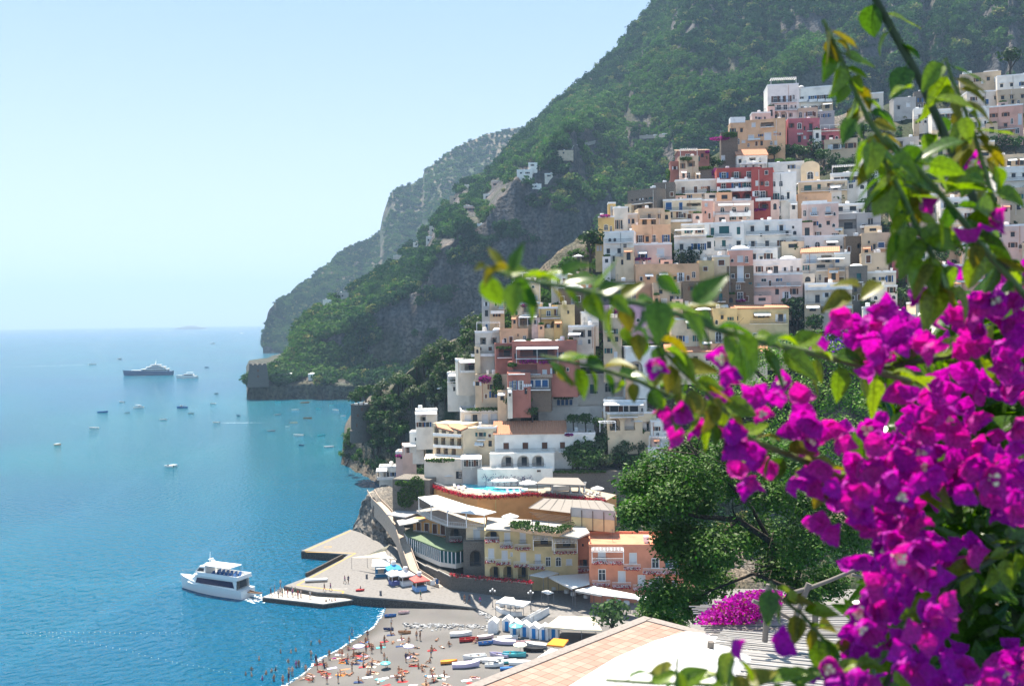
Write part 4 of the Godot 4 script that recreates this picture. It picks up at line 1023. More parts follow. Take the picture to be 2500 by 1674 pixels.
const SHORE := [[1478, 944], [1504, 935], [1534, 909], [1573, 849], [1606, 789], [1645, 741], [1674, 700], [1720, 640], [1800, 540]]
func build_waterfront() -> void:
	var q := block("quay", [735, 1344, 855, 1292, 880, 1300, 930, 1326, 985, 1340, 1050, 1385, 1120, 1410, 1250, 1420, 1500, 1436, 2700, 1440, 2700, 1900, 1640, 1900, 1560, 1535, 1500, 1530, 1430, 1512, 1335, 1506, 1215, 1512, 1195, 1498, 1163, 1483, 1060, 1471, 939, 1460, 879, 1456, 843, 1449, 774, 1445, 693, 1430, 741, 1412, 832, 1366, 850, 1353], 1.9, -4.0, M.quay_top)
	tag(q, "grey stone quay and promenade with a square landing platform", "", "", "structure")
	q = block("lower_pier", [640, 1457, 697, 1434, 774, 1448, 843, 1452, 882, 1459, 866, 1463, 789, 1474], 1.0, -4.0, M.concrete)
	tag(q, "low concrete landing pier below the quay", "", "", "structure")
	var face := mb()   # darker stone facing along the water
	for e in [[735, 1344, 850, 1353], [850, 1353, 832, 1366], [832, 1366, 741, 1412], [741, 1412, 693, 1430], [693, 1430, 774, 1445], [774, 1445, 843, 1449], [843, 1449, 879, 1456], [879, 1456, 939, 1460], [939, 1460, 1060, 1471], [1060, 1471, 1163, 1483]]:
		var a := onp(e[0], e[1], 1.9); var c := onp(e[2], e[3], 1.9)
		var out := (c - a).cross(Vector3.UP).normalized() * 0.12
		if out.z < 0 and e[0] < e[2]: out = -out
		face.quad(Vector3(a.x, -3, a.z) + out, Vector3(c.x, -3, c.z) + out, c + out - Vector3(0, 0.3, 0), a + out - Vector3(0, 0.3, 0))
	setting("quay_wall", face.mesh(), M.quay, "dark stone face of the quay")
	face = mb()
	for e in [[640, 1457, 789, 1474], [789, 1474, 866, 1463]]:
		var a := onp(e[0], e[1], 1.0); var c := onp(e[2], e[3], 1.0)
		var out := Vector3(0, 0, 0.1)
		face.quad(Vector3(a.x, -3, a.z) + out, Vector3(c.x, -3, c.z) + out, c + out - Vector3(0, 0.2, 0), a + out - Vector3(0, 0.2, 0))
	setting("pier_wall", face.mesh(), M.quay, "dark face of the low landing pier")
	var paint := mat(srgb(0.55, 0.33, 0.08), 0.8, T.grain, 0.8)
	for s in [[744, 1345, 856, 1295], [746, 1347, 868, 1350], [868, 1350, 724, 1428], [724, 1428, 838, 1443], [838, 1443, 836, 1448]]:
		setting("painted_line", ribbon([onp(s[0], s[1], 1.9), onp(s[2], s[3], 1.9)], 1.905, 0.4), paint)
	var ring := []
	for k in 17: ring.append(onp(800, 1335, 1.9) + Vector3(cos(TAU * k / 16), 0, sin(TAU * k / 16)) * 0.9)
	setting("painted_ring", ribbon(ring, 1.906, 0.25), paint)
	# steps cut in the quay wall, benches, dark wall along the quay's seaward edge
	var st := thing("quay_steps", "short stone steps down from the quay to the low pier", "steps", onp(818, 1448, 1.0))
	for k in 3:
		var b := mb(); b.box(Vector3(-2.6, 0, -0.35 * k - 0.35 - 0.1), Vector3(2.6, 0.3 * (k + 1), -0.35 * k - 0.1)); put("step", b.mesh(), M.concrete, st, Vector3(0, 0, 0.7))
	var rl := [onp(747, 1408, 1.9), onp(836, 1362, 1.9)]
	var b := mb()
	var dd: Vector3 = (rl[1] - rl[0]).normalized(); var sd := dd.cross(Vector3.UP) * 0.25
	b.quad(rl[0] - sd, rl[0] + sd, rl[0] + sd + Vector3(0, 0.9, 0), rl[0] - sd + Vector3(0, 0.9, 0)); b.quad(rl[0] + sd, rl[1] + sd, rl[1] + sd + Vector3(0, 0.9, 0), rl[0] + sd + Vector3(0, 0.9, 0))
	b.quad(rl[1] - sd, rl[0] - sd, rl[0] - sd + Vector3(0, 0.9, 0), rl[1] - sd + Vector3(0, 0.9, 0)); b.quad(rl[0] - sd + Vector3(0, 0.9, 0), rl[0] + sd + Vector3(0, 0.9, 0), rl[1] + sd + Vector3(0, 0.9, 0), rl[1] - sd + Vector3(0, 0.9, 0))
	tag(put("sea_wall", b.mesh(), M.quay), "low dark parapet along the quay's seaward edge", "wall")
	# white tarpaulin rolls by the parapet
	var boat_cover := thing("tarpaulin_stack", "pile of pale wrapped awnings lying on the quay beside the dark parapet", "tarpaulin", onp(772, 1420, 1.9), 0.12)
	for k in 3:
		b = mb(); b.tube([Vector3(-2.5, 0.3 + 0.1 * k, -0.8 + k * 0.6), Vector3(2.4, 0.32 + 0.1 * k, -0.8 + k * 0.6)], [0.3, 0.28], 8); put("roll", b.mesh(), M.cloth, boat_cover)
	# beach
	var nx := 70; var ny := 46
	var p := PackedVector3Array(); var c := PackedColorArray()
	var nz := noise(0.12, FastNoiseLite.TYPE_SIMPLEX_SMOOTH, 4, 91)
	for j in ny:
		var py := 1466.0 + pow(float(j) / (ny - 1), 1.0) * 360.0
		var edge := pl(SHORE, py)
		for i in nx:
			var px := lerpf(edge - 60, 1620, pow(float(i) / (nx - 1), 1.2))
			var g := onp(px, py, 0)
			var e := onp(edge, py, 0)
			var x := (g.x - e.x)
			var h := clampf(x * 0.075, -1.5, 1.86) + nz.get_noise_2d(g.x, g.z) * 0.1 * clampf(x * 0.2, 0, 1)
			var w := onp(px, py, h)
			p.append(w)
			var k := nz.get_noise_2d(w.x * 0.5, w.z * 0.5)
			var sand := lin(0.135, 0.128, 0.122).lerp(lin(0.185, 0.175, 0.165), clampf(k + 0.5, 0, 1))
			c.append(sand.lerp(lin(0.085, 0.075, 0.065), clampf(1.0 - (x - 0.5) * 0.35, 0, 1) * (0.75 + k)))
	var inv := PackedVector3Array(); var invc := PackedColorArray()
	for j in range(ny - 1, -1, -1):
		for i in nx: inv.append(p[j * nx + i]); invc.append(c[j * nx + i])
	setting("beach", grid_mesh(inv, invc, nx, ny), vmat(mat(Color.WHITE, 0.95, T.grain, 0.7)), "grey volcanic shingle beach curving to the quay")
	# surf
	var fo := mb(); var r := RandomNumberGenerator.new(); r.seed = 15
	for k in 260:
		var py := r.randf_range(1480, 1676)
		var px := pl(SHORE, py) - 2.0 - absf(r.randfn()) * 6.0 * (0.4 + 0.6 * sin(py * 0.11))
		var g := onp(px, py, 0.02); var s := r.randf_range(0.06, 0.2)
		var pts := []
		for a in 6: pts.append(g + Vector3(cos(TAU * a / 6) * s * r.randf_range(0.8, 2.0), 0.01 + k * 0.00003, sin(TAU * a / 6) * s * r.randf_range(0.5, 0.9)))
		for a in range(1, 5): fo.tri(pts[0], pts[a + 1], pts[a])
	tag(setting("sea_foam", fo.mesh(), M.foam, "thin line of white surf along the beach"), "thin line of white surf along the beach", "", "", "stuff")
	# stones on the beach
	var stone := mb(); stone.lathe([[0.0, -0.3], [0.8, -0.25], [1.0, 0.1], [0.7, 0.45], [0.0, 0.55]], 6)
	var xs := []; var cs := []
	for k in 420:
		var px := r.randf_range(985, 1215); var py := 1522 + absf(r.randfn()) * 7.0 + (px - 985) * 0.02
		if r.randf() < 0.3: px = r.randf_range(1165, 1215); py = 1484 + (px - 1165) * 0.75 + r.randfn() * 5.0
		var s := r.randf_range(0.12, 0.42)
		xs.append(Transform3D(Basis.from_euler(Vector3(r.randf(), r.randf() * 6, r.randf())).scaled(Vector3(s, s * 0.7, s * 0.8)), onp(px, py, beach_h(px, py)) + Vector3(0, s * 0.2, 0)))
		cs.append(Color(1, 1, 1) * r.randf_range(0.16, 0.4))
	multi("beach_stones", "scatter of pale stones across the upper beach", stone.mesh(), vmat(mat(Color.WHITE, 0.95)), xs, cs)
	# near sea rocks under the hotel
	outcrop("sea_rock", "grey limestone rock rising from the quay below the path", [[858, 1297], [880, 1308], [906, 1334], [932, 1338], [965, 1342], [1000, 1372], [1050, 1402]], [[858, 1292], [876, 1238], [892, 1206], [930, 1226], [965, 1262], [1000, 1325], [1050, 1395]], 858, 1050, 6.0)
	# coastal path
	b = mb()
	var path := [[905, 1200, 12.0], [918, 1222, 11.5], [940, 1243, 11.0], [962, 1270, 10.0], [975, 1290, 9.3], [988, 1330, 7.0], [1003, 1372, 4.5], [1012, 1396, 3.2], [1050, 1420, 2.2], [1080, 1432, 1.95]]
	for i in path.size() - 1:
		var a := onp(path[i][0], path[i][1], path[i][2]); var e := onp(path[i + 1][0], path[i + 1][1], path[i + 1][2])
		var s := Vector3((e - a).z, 0, -(e - a).x).normalized() * 0.95
		for pr in [[a - s, e - s], [a + s, e + s]]:
			b.quad(pr[0] - Vector3(0, 4, 0), pr[1] - Vector3(0, 4, 0), pr[1] + Vector3(0, 0.0, 0), pr[0] + Vector3(0, 0.0, 0))
		b.quad(a - s, e - s, e + s, a + s)
		for sg in [-1.0, 1.0]:
			b.quad(a + s * sg, e + s * sg, e + s * sg + Vector3(0, 0.65, 0), a + s * sg + Vector3(0, 0.65, 0))
			b.quad(a + s * sg * 1.15, e + s * sg * 1.15, e + s * sg * 1.15 + Vector3(0, 0.65, 0), a + s * sg * 1.15 + Vector3(0, 0.65, 0))
			b.quad(a + s * sg + Vector3(0, 0.65, 0), e + s * sg + Vector3(0, 0.65, 0), e + s * sg * 1.15 + Vector3(0, 0.65, 0), a + s * sg * 1.15 + Vector3(0, 0.65, 0))
	setting("coastal_path", b.mesh(), mat(srgb(0.42, 0.34, 0.27), 0.9, T.blotch, 0.2), "pinkish walled footpath winding down to the quay")

func beach_h(px: float, py: float) -> float:
	var g := onp(px, py, 0); var e := onp(pl(SHORE, py), py, 0)
	return clampf((g.x - e.x) * 0.075, -1.5, 1.86)
func on_beach(px: float, py: float) -> Vector3:
	return onp(px, py, beach_h(px, py))

func outcrop(called: String, label: String, foot: Array, top: Array, x0: float, x1: float, lean: float) -> void:
	var nx := 60; var ny := 46
	var n1 := noise(0.16, FastNoiseLite.TYPE_SIMPLEX_SMOOTH, 5, 95); var n2 := noise(0.3, FastNoiseLite.TYPE_CELLULAR, 3, 96)
	var p := PackedVector3Array(); var c := PackedColorArray()
	for j in ny:
		var t := float(j) / (ny - 1) * 1.15
		for i in nx:
			var px := lerpf(x0, x1, float(i) / (nx - 1))
			var f := onp(px, pl(foot, px), 0.5)
			var d := -(f - eye).dot(cb.z)
			var q := at(px, lerpf(pl(foot, px), pl(top, px), minf(t, 1.0)), d + minf(t, 1.0) * lean)
			if t > 1.0: q += Vector3(0.1, 0, -1) * (t - 1.0) * 120.0
			if j == 0: q.y -= 2.0
			q += Vector3(-0.4, 0.2, 1) * (n1.get_noise_3d(q.x, q.y, q.z) * 2.2 - absf(n2.get_noise_3d(q.x, q.y, q.z)) * 1.2)
			p.append(q)
			c.append(lin(0.2, 0.19, 0.175).lerp(lin(0.36, 0.32, 0.27), clampf(n1.get_noise_3d(q.x * 2, q.y * 2, q.z * 2) + 0.5, 0, 1)))
	tag(put(called, grid_mesh(p, c, nx, ny), M.rock_near), label, "rock")

func build_seafront_hotels() -> void:
	M.quay_front = M.quay
	# pale yellow hotel
	house(1184, 1412, 1292, 1420, "D", "none", "large pale yellow hotel with red flower balconies above the promenade", "1301,28,35,A:1203;1312,26,13,p:1240 1278;1322,24,44,o:1327;1326,26,46,o:1382;1350,24,13,p:1200;1355,24,13,p:1233;1352,9,4,p:1250;1360,24,13,p:1278;1365,24,13,p:1314;1371,22,10,w:1339;1371,22,11,a:1364;1373,14,12,p:1390;1397,34,24,A:1208 1241 1277", "flw,1186,1220,1316;flw,1222,1254,1330;flw,1258,1296,1335;flw,1352,1408,1346;flw,1186,1210,1366;flw,1212,1248,1371;flw,1255,1292,1377;flw,1294,1330,1383;per,1302,1350,1336;per,1352,1410,1344", {"d": 206.0, "deep": 9, "called": "hotel", "cat": "hotel"})
	house(1440, 1700, 1334, 1452, "L", "flat", "salmon orange hotel with white balconies half behind the big tree", "1356,24,15,p:1471;1362,24,15,p:1547;1374,22,15,w:1601 1642;1374,18,10,p:1678;1404,26,15,w:1471;1408,26,15,p:1519;1416,24,15,p:1567;1420,24,15,w:1609;1423,14,9,p:1590 1646", "flw,1447,1524,1370;flw,1524,1564,1384;flw,1570,1660,1394;flw,1447,1490,1424;flw,1496,1540,1428;flw,1546,1590,1434;flw,1594,1640,1438;per,1446,1524,1366", {"d": 196.0, "deep": 12, "called": "hotel", "cat": "hotel"})
	house(1408, 1442, 1318, 1402, "L", "flat", "narrow orange link building between the yellow and salmon hotels", "1330,7,5,n:1424;1376,22,20,o:1426", "flw,1412,1440,1388", {"d": 207.0})
	# roof terrace of the yellow hotel
	var t := thing("roof_terrace", "planted roof terrace with clay planters on the yellow hotel", "terrace", onp(1300, 1290, 15.4))
	var o := -t.position
	var b := mb(); b.poly(plan([1186, 1291, 1300, 1296, 1412, 1312, 1440, 1300, 1430, 1286, 1320, 1270, 1190, 1262], 15.5), 15.2, 15.5)
	put("floor", b.mesh(), M.concrete, t, o)
	for e in [[1246, 1288, 1300, 1296], [1304, 1296, 1362, 1302], [1362, 1302, 1398, 1286]]:
		var a := onp(e[0], e[1], 16.2); var c := onp(e[2], e[3], 16.2)
		b = mb(); b.poly([a, c, c + Vector3(0, 0, -0.9), a + Vector3(0, 0, -0.9)], 15.51, 16.2)
		put("planter", b.mesh(), tone("H"), t, o)
		b = mb(); var r := RandomNumberGenerator.new(); r.seed = 5
		for k in 500:
			sprig(b, r, a.lerp(c, r.randf()) + Vector3(r.randfn() * 0.3, r.randf() * 1.2, -0.5 + r.randfn() * 0.5), 0.22, lin(0.04, 0.08, 0.02).lerp(lin(0.1, 0.15, 0.04), r.randf()))
		put("shrub", b.mesh(), M.crown, t, o)
	b = mb()   # bare pergola beams
	for k in 6:
		b.tube([onp(1292 + k * 6, 1250 + k * 4, 18.0), onp(1392 + k * 3, 1262 + k * 4, 18.0)], [0.07, 0.07], 4)
	for px in [1300, 1340, 1392]:
		b.tube([onp(px, 1268, 18.0) - Vector3(0, 2.6, 0), onp(px, 1268, 18.0)], [0.06, 0.06], 4)
	put("pergola", b.mesh(), M.wood, t, o)
	for px in [1255, 1262, 1270, 1280, 1290, 1312]:
		var pt := onp(px, 1284 + (px % 5), 15.6)
		b = mb(); b.lathe([[0.0, 0], [0.25, 0], [0.36, 0.5], [0.3, 0.55], [0.0, 0.5]], 8); put("pot", b.mesh(), M.terracotta, t, o + pt)
		put("plant", leaf_clump(0.8, 0.8), M.crown, t, o + pt + Vector3(0, 0.8, 0))
	# thatched pavilion
	t = thing("thatched_pavilion", "reed thatched dining pavilion with a yellow wall beneath the pool terrace", "pavilion", onp(1400, 1275, 14.5))
	o = -t.position
	var ev := [at(1290, 1240, 213), at(1393, 1252, 208), at(1504, 1260, 205), at(1500, 1232, 222), at(1320, 1222, 226)]
	var r0 := at(1328, 1216, 219); var r1 := at(1468, 1222, 216)
	b = mb()
	b.quad(ev[0], ev[1], r0.lerp(r1, 0.5), r0); b.quad(ev[1], ev[2], r1, r0.lerp(r1, 0.5)); b.tri(ev[2], ev[3], r1); b.quad(ev[3], ev[4], r0, r1); b.tri(ev[4], ev[0], r0)
	for v in [ev[0].lerp(ev[1], 0.5), ev[1]]: pass
	put("thatch", b.mesh(), M.reed_grey, t, o)
	for k in 9:   # reed seams down the slope
		b = mb(); var f := k / 8.0; var lo: Vector3 = ev[0].lerp(ev[2], f); lo.y = lerpf(ev[0].y, ev[2].y, f) + 0.06
		b.tube([lo + Vector3(0, 0.02, 0.1), r0.lerp(r1, f) + Vector3(0, 0.1, 0)], [0.07, 0.05], 4); put("batten", b.mesh(), M.reed_grey, t, o)
	b = mb(); var w0 := at(1394, 1290, 206.5); var w1 := at(1502, 1300, 204.5)
	b.quad(w0, w1, Vector3(w1.x, w1.y + 2.6, w1.z), Vector3(w0.x, w0.y + 2.6, w0.z)); b.quad(w1, w1 + Vector3(0, 0, -8), w1 + Vector3(0, 2.6, -8), w1 + Vector3(0, 2.6, 0))
	put("wall", b.mesh(), tone("D"), t, o)
	b = mb(); b.quad(Vector3(w0.x, w0.y + 2.6, w0.z - 0.1), Vector3(w1.x, w1.y + 2.6, w1.z - 0.1), Vector3(w1.x, w1.y + 4.6, w1.z - 0.1), Vector3(w0.x, w0.y + 4.6, w0.z - 0.1)); put("screen", b.mesh(), tone("G"), t, o)
	for k in 5:
		var q := w0.lerp(w1, k / 4.0); b = mb(); b.tube([q + Vector3(0, 0, 0.05), q + Vector3(0, 4.2, 0.05)], [0.08, 0.08], 5); put("post", b.mesh(), M.wood, t, o)
	# pool terrace
	t = thing("pool_terrace", "curved orange pool terrace edged with red flowers", "terrace", onp(1250, 1200, 18.0))
	o = -t.position
	var rim := [1046, 1180, 1062, 1188, 1090, 1198, 1130, 1209, 1165, 1213, 1210, 1213, 1260, 1209, 1300, 1206, 1380, 1213, 1440, 1219, 1478, 1223]
	b = mb(); b.poly(plan(rim + [1505, 1208, 1400, 1186, 1348, 1178, 1240, 1168, 1160, 1170, 1120, 1162, 1052, 1166], 18.6), 11.5, 18.6)
	put("wall", b.mesh(), tone("O"), t, o)
	b = mb(); b.poly(plan(rim + [1505, 1208, 1400, 1186, 1348, 1178, 1240, 1168, 1160, 1170, 1120, 1162, 1052, 1166], 18.6), 18.6, 18.63)
	put("deck", b.mesh(), mat(srgb(0.42, 0.35, 0.27), 0.85, T.grain, 0.4), t, o)
	b = mb(); b.poly(plan([1122, 1179, 1162, 1180, 1222, 1188, 1290, 1192, 1280, 1202, 1228, 1205, 1142, 1193], 18.7), 18.63, 18.7); put("pool_rim", b.mesh(), M.white, t, o)
	b = mb(); b.poly(plan([1127, 1181, 1160, 1182, 1218, 1190, 1284, 1194, 1275, 1200, 1228, 1203, 1147, 1191], 18.73), 18.7, 18.73); put("pool_water", b.mesh(), mat(srgb(0.05, 0.5, 0.62), 0.08), t, o)
	var fl := []
	for i in range(0, rim.size(), 2): fl.append(onp(rim[i], rim[i + 1], 18.6) + Vector3(0, 0.1, 0.2))
	for i in fl.size() - 1:
		put("flowers", strip_flowers([fl[i], fl[i + 1]], 0.28, 110.0, true), M.bloom_red, t, o)
	var rl2 := []
	for q in fl: rl2.append(q + Vector3(0, -0.1, -0.5))
	world_bars(rl2, 1.0, M.railing_white, "railing", t)
	t.get_node("railing").position = o
	for k in 13:   # moulded panels on the orange wall
		var a: Vector3 = fl[1].lerp(fl[4], k / 12.0) if k < 12 else fl[5]
		b = mb(); b.box(Vector3(-0.12, -3.2, 0), Vector3(0.12, -0.6, 0.16)); put("pilaster", b.mesh(), tone("Y"), t, o + a + Vector3(0, 0, 0.12))
	# pergola with curtains by the pool
	t = thing("poolside_pergola", "shaded bar with a flat reed roof and white curtains beside the pool", "pavilion", onp(1370, 1200, 18.6))
	o = -t.position
	b = mb(); b.poly([onp(1308, 1180, 21.7), onp(1430, 1184, 21.7), onp(1412, 1166, 21.7), onp(1330, 1165, 21.7)], 21.4, 21.7); put("roof", b.mesh(), M.reed_grey, t, o)
	for px in [1312, 1345, 1390, 1412, 1424]:
		var q := onp(px, 1204, 18.63)
		b = mb(); b.box(q + Vector3(-0.07, 0, -0.07), q + Vector3(0.07, 2.75, 0.07)); put("post", b.mesh(), M.wood, t, o)
		if px > 1330:
			b = mb(); b.lathe([[0.5, 2.7], [0.32, 2.0], [0.16, 1.2], [0.3, 0.1]], 8); put("curtain", b.mesh(), M.cloth, t, o + q + Vector3(0.3, 0, 0.1))
	b = mb(); b.box(Vector3(0, 0, 0), Vector3(4.2, 1.1, 0.7)); put("counter", b.mesh(), M.white, t, o + onp(1348, 1196, 18.64))
	# long white awning and the floors under it
	t = thing("awning_terrace", "long white awning over the dining terrace below the orange wall", "awning", onp(1110, 1265, 14.0))
	o = -t.position
	var aw := [1020, 1213, 1066, 1208, 1140, 1232, 1212, 1249, 1182, 1257, 1138, 1252, 1092, 1248, 1052, 1232]
	b = mb(); b.poly(plan(aw, 17.6), 17.45, 17.6); put("canvas", b.mesh(), M.cloth, t, o)
	b = mb(); b.poly(plan([1016, 1246, 1066, 1236, 1140, 1262, 1212, 1280, 1182, 1288, 1138, 1284, 1092, 1280, 1050, 1264], 14.2), 13.6, 14.2); put("floor", b.mesh(), M.concrete, t, o)
	var fr := [[1022, 1214], [1052, 1233], [1092, 1248], [1138, 1252], [1182, 1257]]
	var base := []
	for e in fr:
		var q := onp(e[0], e[1], 17.5); b = mb(); b.box(Vector3(q.x - 0.12, 14.2, q.z - 0.22), Vector3(q.x + 0.12, 17.44, q.z + 0.02)); put("post", b.mesh(), M.white, t, o)
		base.append(Vector3(q.x, 14.2, q.z - 0.1))
	world_bars(base, 1.0, M.railing_white, "railing", t); t.get_node("railing").position = o
	house(1008, 1096, 1268, 1316, "O", "none", "row of orange doors behind white balconies below the long awning", "1290,24,12,s:1022 1042 1062 1082", "flw,1010,1052,1304;flw,1054,1094,1308", {"d": 232, "skirt": 0.4, "yaw": -28, "deep": 8, "called": "hotel_wing", "cat": "hotel"})
	house(1088, 1142, 1284, 1342, "S", "none", "stone wing with one arched balcony below the long awning", "1302,24,24,A:1112", "flw,1098,1128,1316", {"d": 221, "skirt": 0.4, "deep": 9, "called": "hotel_wing", "cat": "hotel"})
	house(1138, 1186, 1284, 1326, "C", "none", "narrow cream wing with one pale door beside the yellow hotel", "1306,28,14,p:1164", "rail,1142,1184,1320", {"d": 213, "skirt": 0.4, "deep": 9, "called": "hotel_wing", "cat": "hotel"})
	house(1132, 1186, 1322, 1416, "S", "none", "grey stone base with a dark tunnel arch beside the yellow hotel", "1362,40,28,A:1162", "", {"d": 211, "deep": 9, "called": "arched_passage", "cat": "wall"})
	# green roofed restaurant
	t = thing("green_roofed_restaurant", "round ended restaurant with a green roof and a band of teal windows", "restaurant", onp(1060, 1390, 2.0))
	o = -t.position
	var gr := [985, 1296, 1014, 1283, 1060, 1306, 1142, 1329, 1136, 1340, 1112, 1345, 1074, 1340, 1030, 1322, 994, 1308]
	b = mb(); b.poly(plan(gr, 9.0), 8.7, 9.0); put("roof", b.mesh(), mat(srgb(0.13, 0.18, 0.11), 0.9, T.blotch, 0.2), t, o)
	var inn := []
	for q in plan(gr, 9.0): inn.append(q + (onp(1060, 1315, 9.0) - q) * 0.05)
	b = mb(); b.poly(inn, 5.4, 8.7); put("window_band", b.mesh(), M.glass_teal, t, o)
	b = mb(); b.poly(plan(gr, 9.0), 5.1, 6.0); put("wall", b.mesh(), tone("V"), t, o)
	b = mb(); var low := []
	for q in plan(gr, 9.0): low.append(q + (onp(1060, 1315, 9.0) - q) * 0.14)
	b.poly(low, -1.0, 5.1); put("stone_base", b.mesh(), M.masonry, t, o)
	var ed := [[985, 1296], [994, 1308], [1030, 1322], [1074, 1340], [1112, 1345], [1136, 1340], [1142, 1329]]
	for i in ed.size() - 1:
		var a := onp(ed[i][0], ed[i][1], 9.0); var c := onp(ed[i + 1][0], ed[i + 1][1], 9.0); var n := maxi(2, int(a.distance_to(c) / 0.95))
		for k in n:
			var q := a.lerp(c, float(k) / n)
			b = mb(); b.box(Vector3(-0.09, 6.0, -0.2), Vector3(0.09, 8.7, 0.0)); put("mullion", b.mesh(), M.white, t, o + Vector3(q.x, 0, q.z))
	# promenade retaining wall with notices
	t = thing("retaining_wall", "rough stone retaining wall with notice boards behind the kiosks", "wall", onp(1060, 1420, 1.9))
	o = -t.position
	var wl := [[1012, 1392], [1040, 1410], [1070, 1424], [1100, 1440], [1180, 1450], [1240, 1458], [1300, 1466]]
	for i in wl.size() - 1:
		var a := onp(wl[i][0], wl[i][1], 1.9); var c := onp(wl[i + 1][0], wl[i + 1][1], 1.9); var top := lerpf(3.2, 4.2, i / 5.0)
		b = mb(); b.poly([a, c, c + Vector3(0, 0, -3), a + Vector3(0, 0, -3)], 1.0, 1.9 + top - 0.8); put("wall", b.mesh(), M.masonry, t, o)
		b = mb(); b.poly([a + Vector3(0, 0, 0.08), c + Vector3(0, 0, 0.08), c + Vector3(0, 0, -0.4), a + Vector3(0, 0, -0.4)], 1.9 + top - 0.8, 1.9 + top - 0.6); put("coping", b.mesh(), M.concrete, t, o)
		if i >= 3: put("flowers", strip_flowers([a + Vector3(0, top - 0.5, -0.1), c + Vector3(0, top - 0.5, -0.1)], 0.22, 70.0, true), M.bloom_red, t, o)
	for nt in [[1057, 1425, 1.0, 1.0, 0], [1068, 1424, 0.6, 1.2, 1], [1063, 1414, 0.9, 0.6, 0], [1078, 1417, 0.5, 0.6, 0], [1136, 1428, 0.7, 2.4, 0]]:
		var q := onp(nt[0], nt[1], 2.4); b = mb(); b.box(Vector3(-nt[2] / 2, 0, 0), Vector3(nt[2] / 2, nt[3], 0.06)); put("notice_board", b.mesh(), M.white if nt[4] == 0 else M.shutter_blue, t, o + q + Vector3(0, 0, 1.0))
	# restaurant awnings over the promenade
	for a in [[[1293, 1403, 1327, 1409, 1364, 1398, 1334, 1391], "beige awning over the promenade restaurant by the yellow hotel", 6.3], [[1338, 1406, 1437, 1399, 1440, 1425, 1398, 1436], "broad white awning over the promenade restaurant", 6.1], [[1404, 1440, 1450, 1430, 1500, 1440, 1560, 1452, 1556, 1462, 1470, 1452], "narrow white awning in front of the salmon hotel", 6.0], [[1560, 1452, 1640, 1462, 1636, 1474, 1556, 1464], "white awning strip near the big tree's foot", 6.0], [[1336, 1440, 1352, 1446, 1338, 1450, 1322, 1443], "small square white kiosk roof on the promenade", 4.6]]:
		t = thing("awning", a[1], "awning", onp(a[0][0], a[0][1], 2.0)); o = -t.position
		b = mb(); b.poly(plan(a[0], a[2]), a[2] - 0.15, a[2]); put("canvas", b.mesh(), M.cloth, t, o)
		for i in range(0, a[0].size(), 2):
			var q := onp(a[0][i], a[0][i + 1], a[2]); b = mb(); b.box(Vector3(q.x - 0.06, 1.9, q.z - 0.3), Vector3(q.x + 0.06, a[2] - 0.15, q.z - 0.18)); put("post", b.mesh(), M.railing, t, o)
		b = mb(); var q0 := onp(a[0][0], a[0][1], a[2] - 0.15); var q1v := onp(a[0][a[0].size() - 2], a[0][a[0].size() - 1], a[2] - 0.15)
		b.quad(q0 - Vector3(0, 0.4, 0), q1v - Vector3(0, 0.4, 0), q1v, q0); put("valance", b.mesh(), M.cloth, t, o)
	# upper terraces behind the pool
	house(1166, 1350, 1144, 1190, "W", "none", "long white wall painted with small dark trees above the pool", "1150,5,3,n:1316", "", {"d": 239.5, "deep": 8, "called": "painted_wall", "cat": "wall"})
	mural()
	house(1196, 1354, 1106, 1160, "W", "none", "white arcade storey of the villa with the tile roof", "1125,28,29,A:1239 1278 1314", "rail,1218,1332,1140;par,1212,1352,1148,5", {"d": 241.5, "deep": 8, "called": "villa", "cat": "villa"})
	house(1208, 1382, 1058, 1110, "W", "tile", "white villa with a broad brown tile roof and arched hoods", "1088,16,13,s:1236 1283 1330 1375", "rail,1212,1356,1102;rail,1364,1386,1102", {"d": 245, "deep": 10, "rise": 2.6, "called": "villa", "cat": "villa"})
	house(1380, 1454, 1060, 1120, "W", "flat", "flat roofed right wing of the villa with roof chairs and railing", "1093,14,14,s:1404;1092,12,8,s:1440", "top,1382,1452,1060;bou,1380,1400,1060,5", {"d": 244.5, "deep": 9, "called": "villa", "cat": "villa"})
	house(1344, 1572, 1150, 1206, "S", "none", "tall dark stone terrace wall behind the poolside bar", "", "ivy,1350,1480,1150,8", {"d": 240, "deep": 6, "called": "terrace_wall", "cat": "wall"})
	house(1452, 1604, 1034, 1080, "S", "none", "grey stone terrace wall under the house with open arches", "", "", {"d": 249, "deep": 5, "called": "terrace_wall", "cat": "wall"})
	# cream hotel with orange roofs
	house(1056, 1138, 1034, 1118, "C", "none", "cream hotel wing with tiers of sea facing balconies", "1050,16,13,o:1066 1084 1102 1122;1078,18,12,o:1064 1082 1104 1122;1102,16,12,o:1070 1088 1108", "par,1058,1137,1062,5;par,1058,1137,1090,5;par,1060,1137,1113,5", {"d": 249, "yaw": -30, "deep": 7, "called": "hotel", "cat": "hotel", "rise": 1.2})
	for a in [[[1062, 1020, 1092, 1026, 1108, 1040, 1068, 1030], "orange tile canopy at the left of the cream hotel's roof"], [[1094, 1034, 1120, 1032, 1142, 1042, 1124, 1050, 1098, 1042], "orange tile canopy on the cream hotel's roof edge"]]:
		b = mb(); b.poly(plan(a[0], 37.5 if a[0][0] < 1080 else 36.4), 36.0, 36.4); tag(put("roof_canopy", b.mesh(), M.terracotta), a[1], "roof canopy")
	house(1132, 1170, 1044, 1116, "C", "none", "plain cream gable end of the balconied hotel", "", "", {"d": 246, "yaw": 12, "deep": 8, "called": "hotel", "cat": "hotel"})
